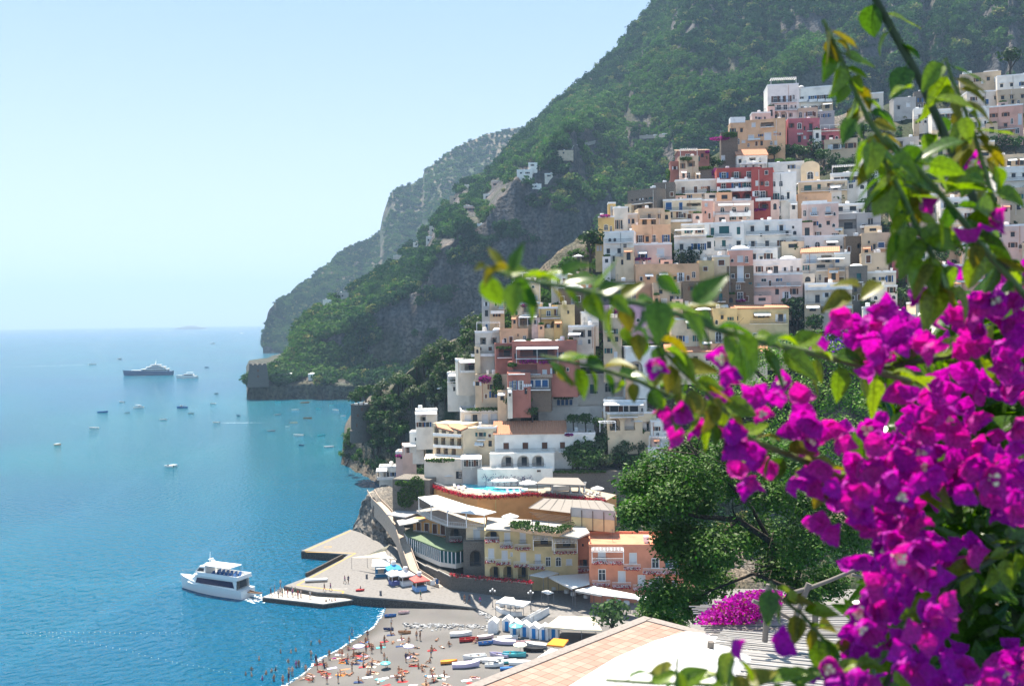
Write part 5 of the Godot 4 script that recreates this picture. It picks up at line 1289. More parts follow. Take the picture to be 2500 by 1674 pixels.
	house(1166, 1212, 1046, 1100, "C", "flat", "cream block with one brown window beside the tile roofed villa", "1063,8,7,s:1196;1060,10,12,n:1172;1086,10,12,o:1176", "rail,1166,1186,1072;awn,1160,1182,1078", {"d": 246})
	house(1128, 1172, 1112, 1142, "G", "none", "glass veranda with a flat white roof below the cream hotel", "1128,20,11,w:1138 1150 1162", "can,1126,1176,1142,26", {"d": 242, "deep": 6, "called": "veranda"})
	# little houses on the left slope
	house(1016, 1068, 1004, 1052, "W", "flat", "small white house with a red flowered canopy at the hill's left edge", "1022,12,14,o:1034;1036,12,8,n:1026 1044", "can,1014,1066,1028,20;bou,1028,1042,1010,5", {"d": 262})
	house(982, 1016, 1086, 1112, "Q", "none", "tiny terracotta terraced house with a white sunshade on the left slope", "1098,14,20,o:1002", "can,986,1014,1106,20", {"d": 264})
	house(1000, 1034, 1058, 1088, "W", "flat", "white stair house stepping down the left slope", "1072,8,6,n:1016", "", {"d": 264})
	house(966, 996, 1106, 1128, "Q", "flat", "small pink white house at the cliff edge", "1116,8,6,n:980", "bou,966,980,1112,6", {"d": 266})
	house(926, 970, 1142, 1184, "W", "flat", "white cliff edge house with a rounded terrace", "1160,20,14,o:944;1158,10,6,n:960", "par,922,962,1168,6;can,920,946,1164,18", {"d": 283})
	house(958, 1050, 1170, 1240, "S", "none", "ivy covered retaining wall falling from the pool terrace", "", "ivy,965,1000,1180,16;ivy,1000,1040,1190,60;ivy,970,1010,1215,50", {"d": 240, "deep": 8, "called": "retaining_wall", "cat": "wall", "yaw": -20})
	house(1036, 1128, 1120, 1176, "V", "none", "curved white garden wall left of the pool", "1158,14,6,a:1130;1160,18,14,n:1120", "ivy,1040,1110,1122,10", {"d": 243, "deep": 10, "called": "garden_wall", "cat": "wall"})
	for a in [[[945, 1256, 980, 1240, 1020, 1236, 1026, 1250, 990, 1262], "grey tarpaulin roof beside the coastal path", 12.6], [[968, 1270, 1010, 1262, 1052, 1250, 1058, 1262, 1010, 1276, 975, 1282], "grey canvas roof under the long white awning", 12.0]]:
		b = mb(); b.poly(plan(a[0], a[2]), a[2] - 0.25, a[2]); tag(put("canvas_roof", b.mesh(), tone("G")), a[1], "roof")

func mural() -> void:   # the small trees painted flat on the white wall
	var b := mb(); var r := RandomNumberGenerator.new(); r.seed = 44
	var t := thing("wall_painting", "dark painted row of small leafy trees on the long white wall", "mural", at(1250, 1180, 239.2))
	for k in 8:
		var x := 1185.0 + k * 15.0 + r.randf() * 4.0
		var f := at(x, 1186, 239.15) - t.position
		b.quad(f + Vector3(-0.06, 0, 0), f + Vector3(0.06, 0, 0), f + Vector3(0.1, 1.3, 0), f + Vector3(0.0, 1.3, 0))
		for i in 26:
			var q := f + Vector3(r.randfn() * 0.55, 1.7 + r.randfn() * 0.5, 0.002 * i); var s := r.randf_range(0.08, 0.2)
			b.tri(q + Vector3(-s, 0, 0), q + Vector3(s, -s * 0.4, 0), q + Vector3(0, s, 0))
	put("paint", b.mesh(), mat(srgb(0.06, 0.04, 0.12), 0.9), t)

# ---------- people ----------
const POSES := {
	"stand": {"hip": [0, 0.92, 0], "chest": [0, 1.33, -0.02], "neck": [0, 1.5, 0], "head": [0, 1.63, 0.02], "kl": [0.1, 0.5, 0.03], "fl": [0.12, 0.06, 0.0], "kr": [-0.1, 0.5, 0.02], "fr": [-0.13, 0.06, -0.03], "el": [0.27, 1.12, -0.02], "hl": [0.27, 0.86, 0.08], "er": [-0.27, 1.12, -0.02], "hr": [-0.25, 0.86, 0.09]},
	"walk": {"hip": [0, 0.9, 0], "chest": [0, 1.31, 0.04], "neck": [0, 1.48, 0.06], "head": [0, 1.61, 0.09], "kl": [0.09, 0.52, 0.2], "fl": [0.1, 0.07, 0.28], "kr": [-0.09, 0.48, -0.06], "fr": [-0.1, 0.1, -0.36], "el": [0.26, 1.1, -0.12], "hl": [0.25, 0.9, 0.02], "er": [-0.26, 1.1, 0.12], "hr": [-0.24, 0.96, 0.3]},
	"reach": {"hip": [0, 0.92, 0], "chest": [0.02, 1.33, 0], "neck": [0.03, 1.5, 0.01], "head": [0.04, 1.63, 0.04], "kl": [0.13, 0.5, 0.04], "fl": [0.17, 0.06, 0.02], "kr": [-0.12, 0.5, 0.0], "fr": [-0.17, 0.06, -0.04], "el": [0.3, 1.2, 0.14], "hl": [0.2, 1.36, 0.3], "er": [-0.33, 1.16, 0.02], "hr": [-0.2, 1.0, 0.14]},
	"sit": {"hip": [0, 0.14, 0], "chest": [0, 0.56, -0.1], "neck": [0, 0.72, -0.09], "head": [0, 0.86, -0.05], "kl": [0.14, 0.42, 0.4], "fl": [0.13, 0.06, 0.66], "kr": [-0.14, 0.36, 0.42], "fr": [-0.15, 0.06, 0.74], "el": [0.28, 0.34, -0.22], "hl": [0.3, 0.06, -0.26], "er": [-0.26, 0.42, 0.1], "hr": [-0.16, 0.42, 0.32]},
	"lie": {"hip": [0, 0.13, 0], "chest": [0, 0.14, -0.42], "neck": [0, 0.16, -0.6], "head": [0, 0.19, -0.75], "kl": [0.11, 0.16, 0.42], "fl": [0.13, 0.08, 0.86], "kr": [-0.12, 0.32, 0.34], "fr": [-0.13, 0.06, 0.62], "el": [0.32, 0.1, -0.3], "hl": [0.36, 0.06, -0.04], "er": [-0.34, 0.1, -0.62], "hr": [-0.14, 0.12, -0.86]},
	"seat": {"hip": [0, 0.5, 0], "chest": [0, 0.92, -0.04], "neck": [0, 1.08, -0.02], "head": [0, 1.22, 0.02], "kl": [0.12, 0.52, 0.42], "fl": [0.12, 0.06, 0.44], "kr": [-0.12, 0.52, 0.42], "fr": [-0.13, 0.06, 0.38], "el": [0.27, 0.72, 0.06], "hl": [0.18, 0.74, 0.34], "er": [-0.27, 0.72, 0.06], "hr": [-0.18, 0.74, 0.34]},
}
func j3(p: Dictionary, k: String) -> Vector3:
	return Vector3(p[k][0], p[k][1], p[k][2])
var bodies := {}
func body_data(pose: String) -> Dictionary:
	if bodies.has(pose): return bodies[pose]
	var p: Dictionary = POSES[pose]
	var hip := j3(p, "hip"); var chest := j3(p, "chest"); var neck := j3(p, "neck"); var head := j3(p, "head")
	var up := (neck - hip).normalized(); var side := Vector3(1, 0, 0)
	var sl := neck + side * 0.17 - up * 0.05; var sr := neck - side * 0.17 - up * 0.05
	var hl := hip + side * 0.09; var hr := hip - side * 0.09
	var fwd := side.cross(up) * 1.0
	var toe := Vector3(0, 0, 0.15) if pose != "lie" else Vector3(0, 0.12, 0.06)
	# bones: from, to, radius, radius, what it wears (0 skin, 1 trunk, 2 pelvis, 3 thigh, 4 hair)
	var bones := [[hip, chest, 0.125, 0.14, 1], [chest, neck - up * 0.06, 0.13, 0.1, 1], [sl, sr, 0.075, 0.075, 1], [hl, hr, 0.115, 0.115, 2], [neck - up * 0.04, head, 0.055, 0.06, 0], [head - up * 0.03, head + up * 0.07, 0.085, 0.095, 0], [head + up * 0.06 - fwd * 0.03, head + up * 0.1 - fwd * 0.05, 0.095, 0.085, 4],
		[hl, j3(p, "kl"), 0.095, 0.06, 3], [hr, j3(p, "kr"), 0.095, 0.06, 3], [j3(p, "kl"), j3(p, "fl"), 0.06, 0.042, 0], [j3(p, "kr"), j3(p, "fr"), 0.06, 0.042, 0], [j3(p, "fl") - Vector3(0, 0.02, 0), j3(p, "fl") + toe - Vector3(0, 0.03, 0), 0.045, 0.035, 0], [j3(p, "fr") - Vector3(0, 0.02, 0), j3(p, "fr") + toe - Vector3(0, 0.03, 0), 0.045, 0.035, 0],
		[sl, j3(p, "el"), 0.052, 0.042, 0], [sr, j3(p, "er"), 0.052, 0.042, 0], [j3(p, "el"), j3(p, "hl"), 0.042, 0.032, 0], [j3(p, "er"), j3(p, "hr"), 0.042, 0.032, 0], [j3(p, "hl"), j3(p, "hl") + (j3(p, "hl") - j3(p, "el")).normalized() * 0.09, 0.036, 0.022, 0], [j3(p, "hr"), j3(p, "hr") + (j3(p, "hr") - j3(p, "er")).normalized() * 0.09, 0.036, 0.022, 0]]
	var lo := Vector3(9, 9, 9); var hi := -lo
	for b in bones:
		for e in [b[0], b[1]]:
			lo = lo.min(e - Vector3.ONE * 0.17); hi = hi.max(e + Vector3.ONE * 0.17)
	var cell := 0.05
	var n := Vector3i(((hi - lo) / cell).ceil()) + Vector3i.ONE
	var f := PackedFloat32Array(); f.resize(n.x * n.y * n.z); f.fill(1.0)
	for b in bones:   # each bone only near itself
		var a: Vector3 = b[0]; var d: Vector3 = b[1] - a; var dd := maxf(d.length_squared(), 1e-6)
		var l := Vector3i(((a.min(b[1]) - Vector3.ONE * 0.26 - lo) / cell).floor()).clamp(Vector3i.ZERO, n - Vector3i.ONE); var h := Vector3i(((a.max(b[1]) + Vector3.ONE * 0.26 - lo) / cell).ceil()).clamp(Vector3i.ZERO, n - Vector3i.ONE)
		for z in range(l.z, h.z + 1):
			for y in range(l.y, h.y + 1):
				for x in range(l.x, h.x + 1):
					var q := lo + Vector3(x, y, z) * cell
					var t := clampf((q - a).dot(d) / dd, 0, 1)
					var v := (q - a - d * t).length() - lerpf(b[2], b[3], t)
					var i := (z * n.y + y) * n.x + x
					var o := f[i]; var k := 0.035
					var m := clampf(0.5 + 0.5 * (o - v) / k, 0, 1)
					f[i] = lerpf(o, v, m) - k * m * (1.0 - m)
	# surface nets
	var at_cell := {}; var verts := PackedVector3Array(); var wear := PackedInt32Array()
	for z in n.z - 1:
		for y in n.y - 1:
			for x in n.x - 1:
				var c := []; var neg := 0
				for k in 8:
					var v := f[((z + (k >> 2)) * n.y + y + ((k >> 1) & 1)) * n.x + x + (k & 1)]
					c.append(v); neg += int(v < 0.0)
				if neg == 0 or neg == 8: continue
				var s := Vector3.ZERO; var m := 0
				for e in [[0, 1], [2, 3], [4, 5], [6, 7], [0, 2], [1, 3], [4, 6], [5, 7], [0, 4], [1, 5], [2, 6], [3, 7]]:
					var v0: float = c[e[0]]; var v1: float = c[e[1]]
					if (v0 < 0) == (v1 < 0): continue
					var t := v0 / (v0 - v1)
					s += Vector3(e[0] & 1, (e[0] >> 1) & 1, e[0] >> 2).lerp(Vector3(e[1] & 1, (e[1] >> 1) & 1, e[1] >> 2), t); m += 1
				var q := lo + (Vector3(x, y, z) + s / m) * cell
				at_cell[(z * n.y + y) * n.x + x] = verts.size(); verts.append(q)
				var best := 9.0; var w := 0
				for b in bones:
					var d: Vector3 = b[1] - b[0]; var t := clampf((q - b[0]).dot(d) / maxf(d.length_squared(), 1e-6), 0, 1)
					var v: float = (q - b[0] - d * t).length() - lerpf(b[2], b[3], t)
					if v < best: best = v; w = b[4] if not (b[4] == 3 and t > 0.45) else 0
				wear.append(w)
	var tris := PackedInt32Array()
	for z in range(1, n.z - 1):
		for y in range(1, n.y - 1):
			for x in range(1, n.x - 1):
				var i0 := (z * n.y + y) * n.x + x
				var a := f[i0] < 0.0
				for ax in 3:
					var st: int = [1, n.x, n.x * n.y][ax]; var u: int = [n.x, n.x * n.y, 1][ax]; var v: int = [n.x * n.y, 1, n.x][ax]
					if (f[i0 + st] < 0.0) == a: continue
					var q := [i0 - u - v, i0 - v, i0, i0 - u]
					var ok := true
					for e in q: ok = ok and at_cell.has(e)
					if not ok: continue
					var g: Array = q.map(func(e): return at_cell[e])
					if not a: g.reverse()
					tris.append_array([g[0], g[2], g[1], g[0], g[3], g[2]])
	var nor := PackedVector3Array(); nor.resize(verts.size())
	for i in range(0, tris.size(), 3):
		var k := (verts[tris[i + 2]] - verts[tris[i]]).cross(verts[tris[i + 1]] - verts[tris[i]])
		for e in 3: nor[tris[i + e]] += k
	for i in nor.size(): nor[i] = nor[i].normalized()
	bodies[pose] = {"v": verts, "n": nor, "t": tris, "w": wear}
	return bodies[pose]
func body_mesh(pose: String, trunk: Color, pelvis: Color, thigh: Color, skin: Color, hair: Color) -> ArrayMesh:
	var key := "body" + pose + str(trunk) + str(pelvis) + str(thigh)
	if meshes.has(key): return meshes[key]
	var d := body_data(pose)
	var c := PackedColorArray(); c.resize(d.v.size())
	for i in d.v.size():
		c[i] = [skin, trunk, pelvis, thigh, hair][d.w[i]]
	var a := []; a.resize(Mesh.ARRAY_MAX)
	a[Mesh.ARRAY_VERTEX] = d.v; a[Mesh.ARRAY_NORMAL] = d.n; a[Mesh.ARRAY_COLOR] = c; a[Mesh.ARRAY_INDEX] = d.t
	var m := ArrayMesh.new(); m.add_surface_from_arrays(Mesh.PRIMITIVE_TRIANGLES, a)
	meshes[key] = m
	return m
const SKIN := [Color(0.42, 0.22, 0.13), Color(0.3, 0.15, 0.085), Color(0.5, 0.29, 0.19), Color(0.24, 0.12, 0.07)]
func person(pose: String, where: Vector3, turn: float, label: String, group: String, kind: int, clothed := false) -> void:
	var skin: Color = SKIN[kind % 4]
	var cols := [Color(0.02, 0.03, 0.09), Color(0.35, 0.03, 0.03), Color(0.03, 0.03, 0.03), Color(0.02, 0.18, 0.3), Color(0.5, 0.45, 0.4), Color(0.3, 0.05, 0.2), Color(0.03, 0.12, 0.08)]
	var a: Color = cols[kind % 7]; var b: Color = cols[(kind * 3 + 2) % 7]
	var hair: Color = [Color(0.02, 0.013, 0.01), Color(0.07, 0.04, 0.02), Color(0.2, 0.13, 0.06)][kind % 3]
	var m := body_mesh(pose, a if clothed else (a if kind % 5 == 0 else skin), b if clothed else a, b if clothed else (a if kind % 2 == 0 else skin), skin, hair)
	var o := put("person", m, M.skin, self, where, turn)
	o.scale = Vector3.ONE * (0.96 + 0.06 * (kind % 3) / 2.0)
	if group: label += ", in " + ["navy", "red", "black", "blue green", "pale", "magenta", "dark green"][kind % 7] + (" clothes" if clothed else " swimwear")
	tag(o, label, "person", group)

# ---------- boats ----------
func hull_mesh(l: float, bm: float, fb: float, rise: float, open: bool, stern := 0.75) -> ArrayMesh:   # bow towards +x, waterline at y 0
	var b := mb(); var n := 12; var dr := fb * 0.5
	var st := []
	for i in n + 1:
		var t := float(i) / n
		var w := bm / 2 * (lerpf(stern, 1.0, smoothstep(0.0, 0.4, t)) if t < 0.4 else pow(maxf(cos((t - 0.4) / 0.6 * PI / 2), 0.0), 0.75))
		var x := -l / 2 + l * t; var top := fb + rise * t * t
		var wl := w * lerpf(0.86, 0.5, t * t)
		var rake := l * 0.05 * smoothstep(0.6, 1.0, t)
		st.append([Vector3(x - rake, -dr * (1.0 - t * 0.5), 0), Vector3(x - rake * 0.5, 0, wl), Vector3(x, top, w)])
	for i in n:
		for s in [1.0, -1.0]:
			for k in 2:
				var f := func(q: Vector3) -> Vector3: return Vector3(q.x, q.y, q.z * s)
				var a: Vector3 = f.call(st[i][k]); var c: Vector3 = f.call(st[i + 1][k]); var d: Vector3 = f.call(st[i + 1][k + 1]); var e: Vector3 = f.call(st[i][k + 1])
				if s > 0: b.quad(a, c, d, e)
				else: b.quad(c, a, e, d)
	for s in [1.0, -1.0]:
		var z := Vector3(1, 1, s)
		b.quad(st[0][0], st[0][1] * z, st[0][2] * z, Vector3(st[0][2].x, st[0][2].y, 0))
	# gunwale and inside or deck
	var drop := fb * 0.62 if open else 0.04
	for i in n:
		var o0: Vector3 = st[i][2]; var o1: Vector3 = st[i + 1][2]
		var i0 := Vector3(o0.x, o0.y, maxf(o0.z - 0.12 * bm / 2.0, 0.0)); var i1 := Vector3(o1.x, o1.y, maxf(o1.z - 0.12 * bm / 2.0, 0.0))
		for s in [1.0, -1.0]:
			var z := Vector3(1, 1, s); var dn := Vector3(0, -drop, 0)
			b.quad(o0 * z, o1 * z, i1 * z, i0 * z)
			b.quad(i0 * z, i1 * z, i1 * z + dn, i0 * z + dn)
		b.quad(i0 + Vector3(0, -drop, 0), i1 + Vector3(0, -drop, 0), Vector3(i1.x, i1.y - drop, -i1.z), Vector3(i0.x, i0.y - drop, -i0.z))
	var e0: Vector3 = st[0][2]
	b.quad(Vector3(e0.x, e0.y, e0.z), Vector3(e0.x, e0.y, -e0.z), Vector3(e0.x, e0.y - drop, -e0.z), Vector3(e0.x, e0.y - drop, e0.z))
	return b.mesh()
func bmat(k: String) -> StandardMaterial3D:
	if not M.has("boat" + k):
		var c: Color = {"white": srgb(0.74, 0.74, 0.72), "blue": srgb(0.04, 0.14, 0.36), "red": srgb(0.38, 0.03, 0.03), "lilac": srgb(0.46, 0.42, 0.56), "wood": srgb(0.34, 0.18, 0.09), "grey": srgb(0.34, 0.36, 0.38), "orange": srgb(0.7, 0.25, 0.03), "teal": srgb(0.1, 0.45, 0.48), "navy": srgb(0.02, 0.04, 0.12), "cream": srgb(0.68, 0.6, 0.46), "pink": srgb(0.62, 0.45, 0.44), "black": srgb(0.02, 0.02, 0.022)}[k]
		M["boat" + k] = mat(c, 0.4)
	return M["boat" + k]
func boat(label: String, group: String, where: Vector3, turn: float, l: float, colour: String, kind: String, lift := 0.0) -> Node3D:
	var t := thing("boat", label, "boat", where + Vector3(0, lift, 0), turn, group)
	var bm := l * 0.36; var fb := l * 0.11 + 0.08
	put("hull", hull_mesh(l, bm, fb, l * 0.06, kind != "decked" and kind != "covered"), bmat(colour), t)
	match kind:
		"open", "motor":
			for x in [-0.2, 0.12]:
				var b := mb(); b.box(Vector3(x * l - 0.12, fb * 0.6, -bm * 0.38), Vector3(x * l + 0.12, fb * 0.72, bm * 0.38)); put("thwart", b.mesh(), M.wood, t)
			if kind == "motor":
				var b := mb(); b.box(Vector3(-l * 0.56, -0.1, -0.14), Vector3(-l * 0.5, fb + 0.35, 0.14)); put("outboard", b.mesh(), bmat("black"), t)
				b = mb(); b.quad(Vector3(l * 0.1, fb * 0.9, -bm * 0.34), Vector3(l * 0.1, fb * 0.9, bm * 0.34), Vector3(l * 0.04, fb + 0.5, bm * 0.28), Vector3(l * 0.04, fb + 0.5, -bm * 0.28)); put("windscreen", b.mesh(), M.glass, t)
		"cabin":
			var b := mb(); b.box(Vector3(-l * 0.05, fb * 0.5, -bm * 0.3), Vector3(l * 0.2, fb + l * 0.14, bm * 0.3)); put("cabin", b.mesh(), bmat("white"), t)
			b = mb(); b.box(Vector3(-l * 0.02, fb + l * 0.06, -bm * 0.31), Vector3(l * 0.21, fb + l * 0.115, bm * 0.31)); put("window", b.mesh(), M.glass, t)
			b = mb(); b.box(Vector3(-l * 0.3, fb + l * 0.19, -bm * 0.32), Vector3(l * 0.1, fb + l * 0.205, bm * 0.32)); put("sunshade", b.mesh(), bmat("navy") if colour == "blue" else M.cloth, t)
			b = mb()
			for z in [-bm * 0.3, bm * 0.3]: b.tube([Vector3(-l * 0.28, fb * 0.8, z), Vector3(-l * 0.28, fb + l * 0.19, z)], [0.03, 0.03], 4)
			put("sunshade_post", b.mesh(), M.metal, t)
		"covered":
			var b := mb(); var n := 10
			for i in n:   # tarpaulin over a ridge
				var t0 := float(i) / n; var t1 := float(i + 1) / n
				var pr := []
				for q in [t0, t1]:
					var w := bm * 0.49 * (lerpf(0.75, 1.0, smoothstep(0.0, 0.4, q)) if q < 0.4 else pow(maxf(cos((q - 0.4) / 0.6 * PI / 2), 0.0), 0.75))
					pr.append([Vector3(-l / 2 + l * q, fb + l * 0.06 * q * q + 0.02, w), Vector3(-l / 2 + l * q, fb + l * 0.06 * q * q + sin(q * PI) * l * 0.05 + 0.05, 0)])
				b.quad(pr[0][0], pr[1][0], pr[1][1], pr[0][1]); b.quad(pr[0][1], pr[1][1], Vector3(pr[1][0].x, pr[1][0].y, -pr[1][0].z), Vector3(pr[0][0].x, pr[0][0].y, -pr[0][0].z))
			put("tarpaulin", b.mesh(), M.cloth if colour != "lilac" else bmat("lilac"), t)
	return t

func umbrella(label: String, group: String, where: Vector3, r: float, m: Material, h := 2.3) -> void:
	var key := "umb%.1f" % r
	if not meshes.has(key):
		var b := mb()
		for k in 8:
			var a0 := TAU * k / 8; var a1 := TAU * (k + 1) / 8
			var p0 := Vector3(cos(a0) * r, 0, sin(a0) * r); var p1 := Vector3(cos(a1) * r, 0, sin(a1) * r); var top := Vector3(0, r * 0.36, 0)
			b.tri(p1, p0, top); b.quad(p0 * 1.0 - Vector3(0, 0.16, 0), p0, p1, p1 - Vector3(0, 0.16, 0))
		b.tube([Vector3(0, r * 0.3, 0), Vector3(0, r * 0.36 + 0.15, 0)], [0.05, 0.02], 5)
		meshes[key] = b.mesh()
		b = mb(); b.tube([Vector3(0, 0, 0), Vector3(0, 2.5, 0)], [0.035, 0.03], 5); meshes.pole = b.mesh()
	var t := thing("parasol", label, "parasol", where, rng.randf() * 3.0, group)
	put("canopy", meshes[key], m, t, Vector3(0, h, 0)); put("pole", meshes.pole, M.metal, t)

func kiosk(label: String, where: Vector3, w: float, body: Material, roof: Material, turn: float, lantern := true) -> void:
	var t := thing("kiosk", label, "kiosk", where, turn)
	var b := mb(); b.box(Vector3(-w / 2, 0, -w / 2), Vector3(w / 2, 0.95, w / 2)); put("counter", b.mesh(), body, t)
	for s in [[-1, -1], [1, -1], [1, 1], [-1, 1]]:
		b = mb(); b.box(Vector3(s[0] * (w / 2 - 0.06) - 0.06, 0.95, s[1] * (w / 2 - 0.06) - 0.06), Vector3(s[0] * (w / 2 - 0.06) + 0.06, 2.4, s[1] * (w / 2 - 0.06) + 0.06)); put("post", b.mesh(), M.white, t)
	b = mb(); b.box(Vector3(-w / 2 + 0.2, 0.95, -w / 2 + 0.1), Vector3(w / 2 - 0.2, 2.3, 0.1)); put("back_panel", b.mesh(), M.wood, t)  # dark block coloured to stand for the shade inside the open kiosk
	b = mb(); var e := w / 2 + 0.5
	for k in 4:
		var c := [Vector3(-e, 2.35, e), Vector3(e, 2.35, e), Vector3(e, 2.35, -e), Vector3(-e, 2.35, -e)]
		var top := [Vector3(-0.4, 3.2, 0.4), Vector3(0.4, 3.2, 0.4), Vector3(0.4, 3.2, -0.4), Vector3(-0.4, 3.2, -0.4)]
		b.quad(c[k], c[(k + 1) % 4], top[(k + 1) % 4], top[k])
		b.quad(c[k] - Vector3(0, 0.25, 0), c[(k + 1) % 4] - Vector3(0, 0.25, 0), c[(k + 1) % 4], c[k])
	put("roof", b.mesh(), roof, t)
	if lantern:
		b = mb(); b.lathe([[0.45, 3.15], [0.45, 3.6], [0.6, 3.65], [0.5, 3.95], [0.0, 4.0]], 8); put("lantern", b.mesh(), M.white, t)

func build_waterfront_things() -> void:
	M.skin = vmat(mat(Color.WHITE, 0.7))
	# kiosks, sails, lamps
	var bt := thing("bar_kiosk", "blue bar kiosk with a white sloping roof lettered BAR", "kiosk", onp(930, 1409, 1.9), 0.15)
	var b := mb(); b.box(Vector3(-1.3, 0, -2.2), Vector3(1.3, 2.6, 0)); put("wall", b.mesh(), mat(srgb(0.02, 0.16, 0.3), 0.6), bt)
	b = mb(); b.box(Vector3(-0.7, 0.9, 0.001), Vector3(0.7, 2.1, 0.05)); put("serving_hatch", b.mesh(), M.dark, bt)  # flat panel toned for the shade inside the hatch opening
	b = mb(); b.box(Vector3(-1.35, 0.8, 0.06), Vector3(1.35, 0.9, 0.4)); put("counter", b.mesh(), M.white, bt)
	b = mb(); b.quad(Vector3(-2.0, 2.7, 0.6), Vector3(2.0, 2.7, 0.6), Vector3(1.9, 3.5, -2.6), Vector3(-1.9, 3.5, -2.6)); b.quad(Vector3(-2.0, 2.55, 0.6), Vector3(2.0, 2.55, 0.6), Vector3(2.0, 2.7, 0.6), Vector3(-2.0, 2.7, 0.6)); put("roof", b.mesh(), M.white, bt)
	b = mb(); b.quad(Vector3(-1.1, 2.2, 1.0), Vector3(1.1, 2.2, 1.0), Vector3(1.1, 2.5, 0.05), Vector3(-1.1, 2.5, 0.05)); put("awning", b.mesh(), M.cloth, bt)
	var tm := TextMesh.new(); tm.text = "BAR"; tm.font_size = 64; tm.pixel_size = 0.016; tm.depth = 0.02
	var sf := SystemFont.new(); sf.font_names = PackedStringArray(["Droid Sans"]); tm.font = sf
	var tx := put("lettering", tm, mat(srgb(0.16, 0.18, 0.2), 0.8), bt, Vector3(0, 3.02, -0.55)); tx.rotation.x = -1.33
	var stripe_blue := mat(srgb(0.04, 0.28, 0.55), 0.7); var stripe_red := mat(srgb(0.62, 0.12, 0.1), 0.7)
	kiosk("small blue roofed kiosk with a white lantern beside the bar kiosk", onp(961, 1412, 1.9), 2.4, M.white, stripe_blue, 0.3)
	kiosk("white tent kiosk between the blue and the red roofed kiosks, left one", onp(964, 1426, 1.9), 2.2, mat(srgb(0.1, 0.12, 0.3), 0.7), M.cloth, 0.5, false)
	kiosk("white tent kiosk with a round finial, next to the red roofed kiosk", onp(990, 1427, 1.9), 2.4, M.white, M.cloth, 0.5)
	kiosk("red roofed ticket kiosk with pale blue sides at the end of the row", onp(1024, 1440, 1.9), 2.5, mat(srgb(0.2, 0.35, 0.6), 0.7), stripe_red, 0.45)
	var sails := [["broad cream shade sail behind the bar kiosk", [858, 1361, 1.9 + 2.6], [962, 1363, 1.9 + 4.2], [940, 1345, 1.9 + 5.0]], ["narrow cream shade sail stretched to the rock", [896, 1354, 1.9 + 3.0], [944, 1345, 1.9 + 4.6], [952, 1329, 1.9 + 6.8]]]
	for s in sails:
		var t := thing("shade_sail", s[0], "shade sail", onp(s[1][0], s[1][1], s[1][2]))
		var c := [Vector3.ZERO, onp(s[2][0], s[2][1], s[2][2]) - t.position, onp(s[3][0], s[3][1], s[3][2]) - t.position]
		b = mb(); var g := 8; var mid: Vector3 = (c[0] + c[1] + c[2]) / 3.0
		var fp := func(u: float, v: float) -> Vector3:
			var w := 1.0 - u - v; var q: Vector3 = c[0] * w + c[1] * u + c[2] * v
			var edge := u * v * w * 27.0
			return q.lerp(mid, 0.28 * (1.0 - edge) * (1.0 - maxf(u, maxf(v, w))) * 1.6) - Vector3(0, edge * 0.35, 0)
		for i in g:
			for j in g - i:
				var u := float(i) / g; var v := float(j) / g; var e := 1.0 / g
				b.tri(fp.call(u, v), fp.call(u + e, v), fp.call(u, v + e))
				if i + j < g - 1: b.tri(fp.call(u + e, v), fp.call(u + e, v + e), fp.call(u, v + e))
		put("canvas", b.mesh(), M.sailcloth, t)
		for q in c:
			b = mb(); b.tube([Vector3(q.x, 1.9 - t.position.y, q.z), q], [0.05, 0.04], 5); put("mast", b.mesh(), M.metal, t)
	for e in [[1203, 1482, "three globed iron street lamp beside the white terrace parasols"], [1296, 1487, "three globed iron street lamp right of the white terrace parasols"]]:
		var t := thing("street_lamp", e[2], "street lamp", onp(e[0], e[1], 1.9))
		b = mb(); b.tube([Vector3.ZERO, Vector3(0, 0.6, 0), Vector3(0, 3.4, 0)], [0.14, 0.07, 0.05], 6); b.tube([Vector3(-0.45, 3.1, 0), Vector3(0.45, 3.1, 0)], [0.03, 0.03], 4); put("post", b.mesh(), M.railing, t)
		for q in [Vector3(-0.45, 3.3, 0), Vector3(0.45, 3.3, 0), Vector3(0, 3.65, 0)]:
			var s := SphereMesh.new(); s.radius = 0.2; s.height = 0.4; s.radial_segments = 10; s.rings = 6
			put("globe", s, M.white, t, q)
	for e in [[929, 1453, "dark bollard on the quay edge"], [895, 1412, "dark notice stand left of the bar kiosk"]]:
		b = mb(); b.lathe([[0.0, 0], [0.3, 0], [0.24, 0.3], [0.26, 1.0], [0.0, 1.1]], 8); tag(put("bollard", b.mesh(), M.railing, self, onp(e[0], e[1], 1.9)), e[2], "bollard")
	# ferry
	build_ferry()
	build_yachts()
	# moored boats
	var off := "boats moored in the bay"
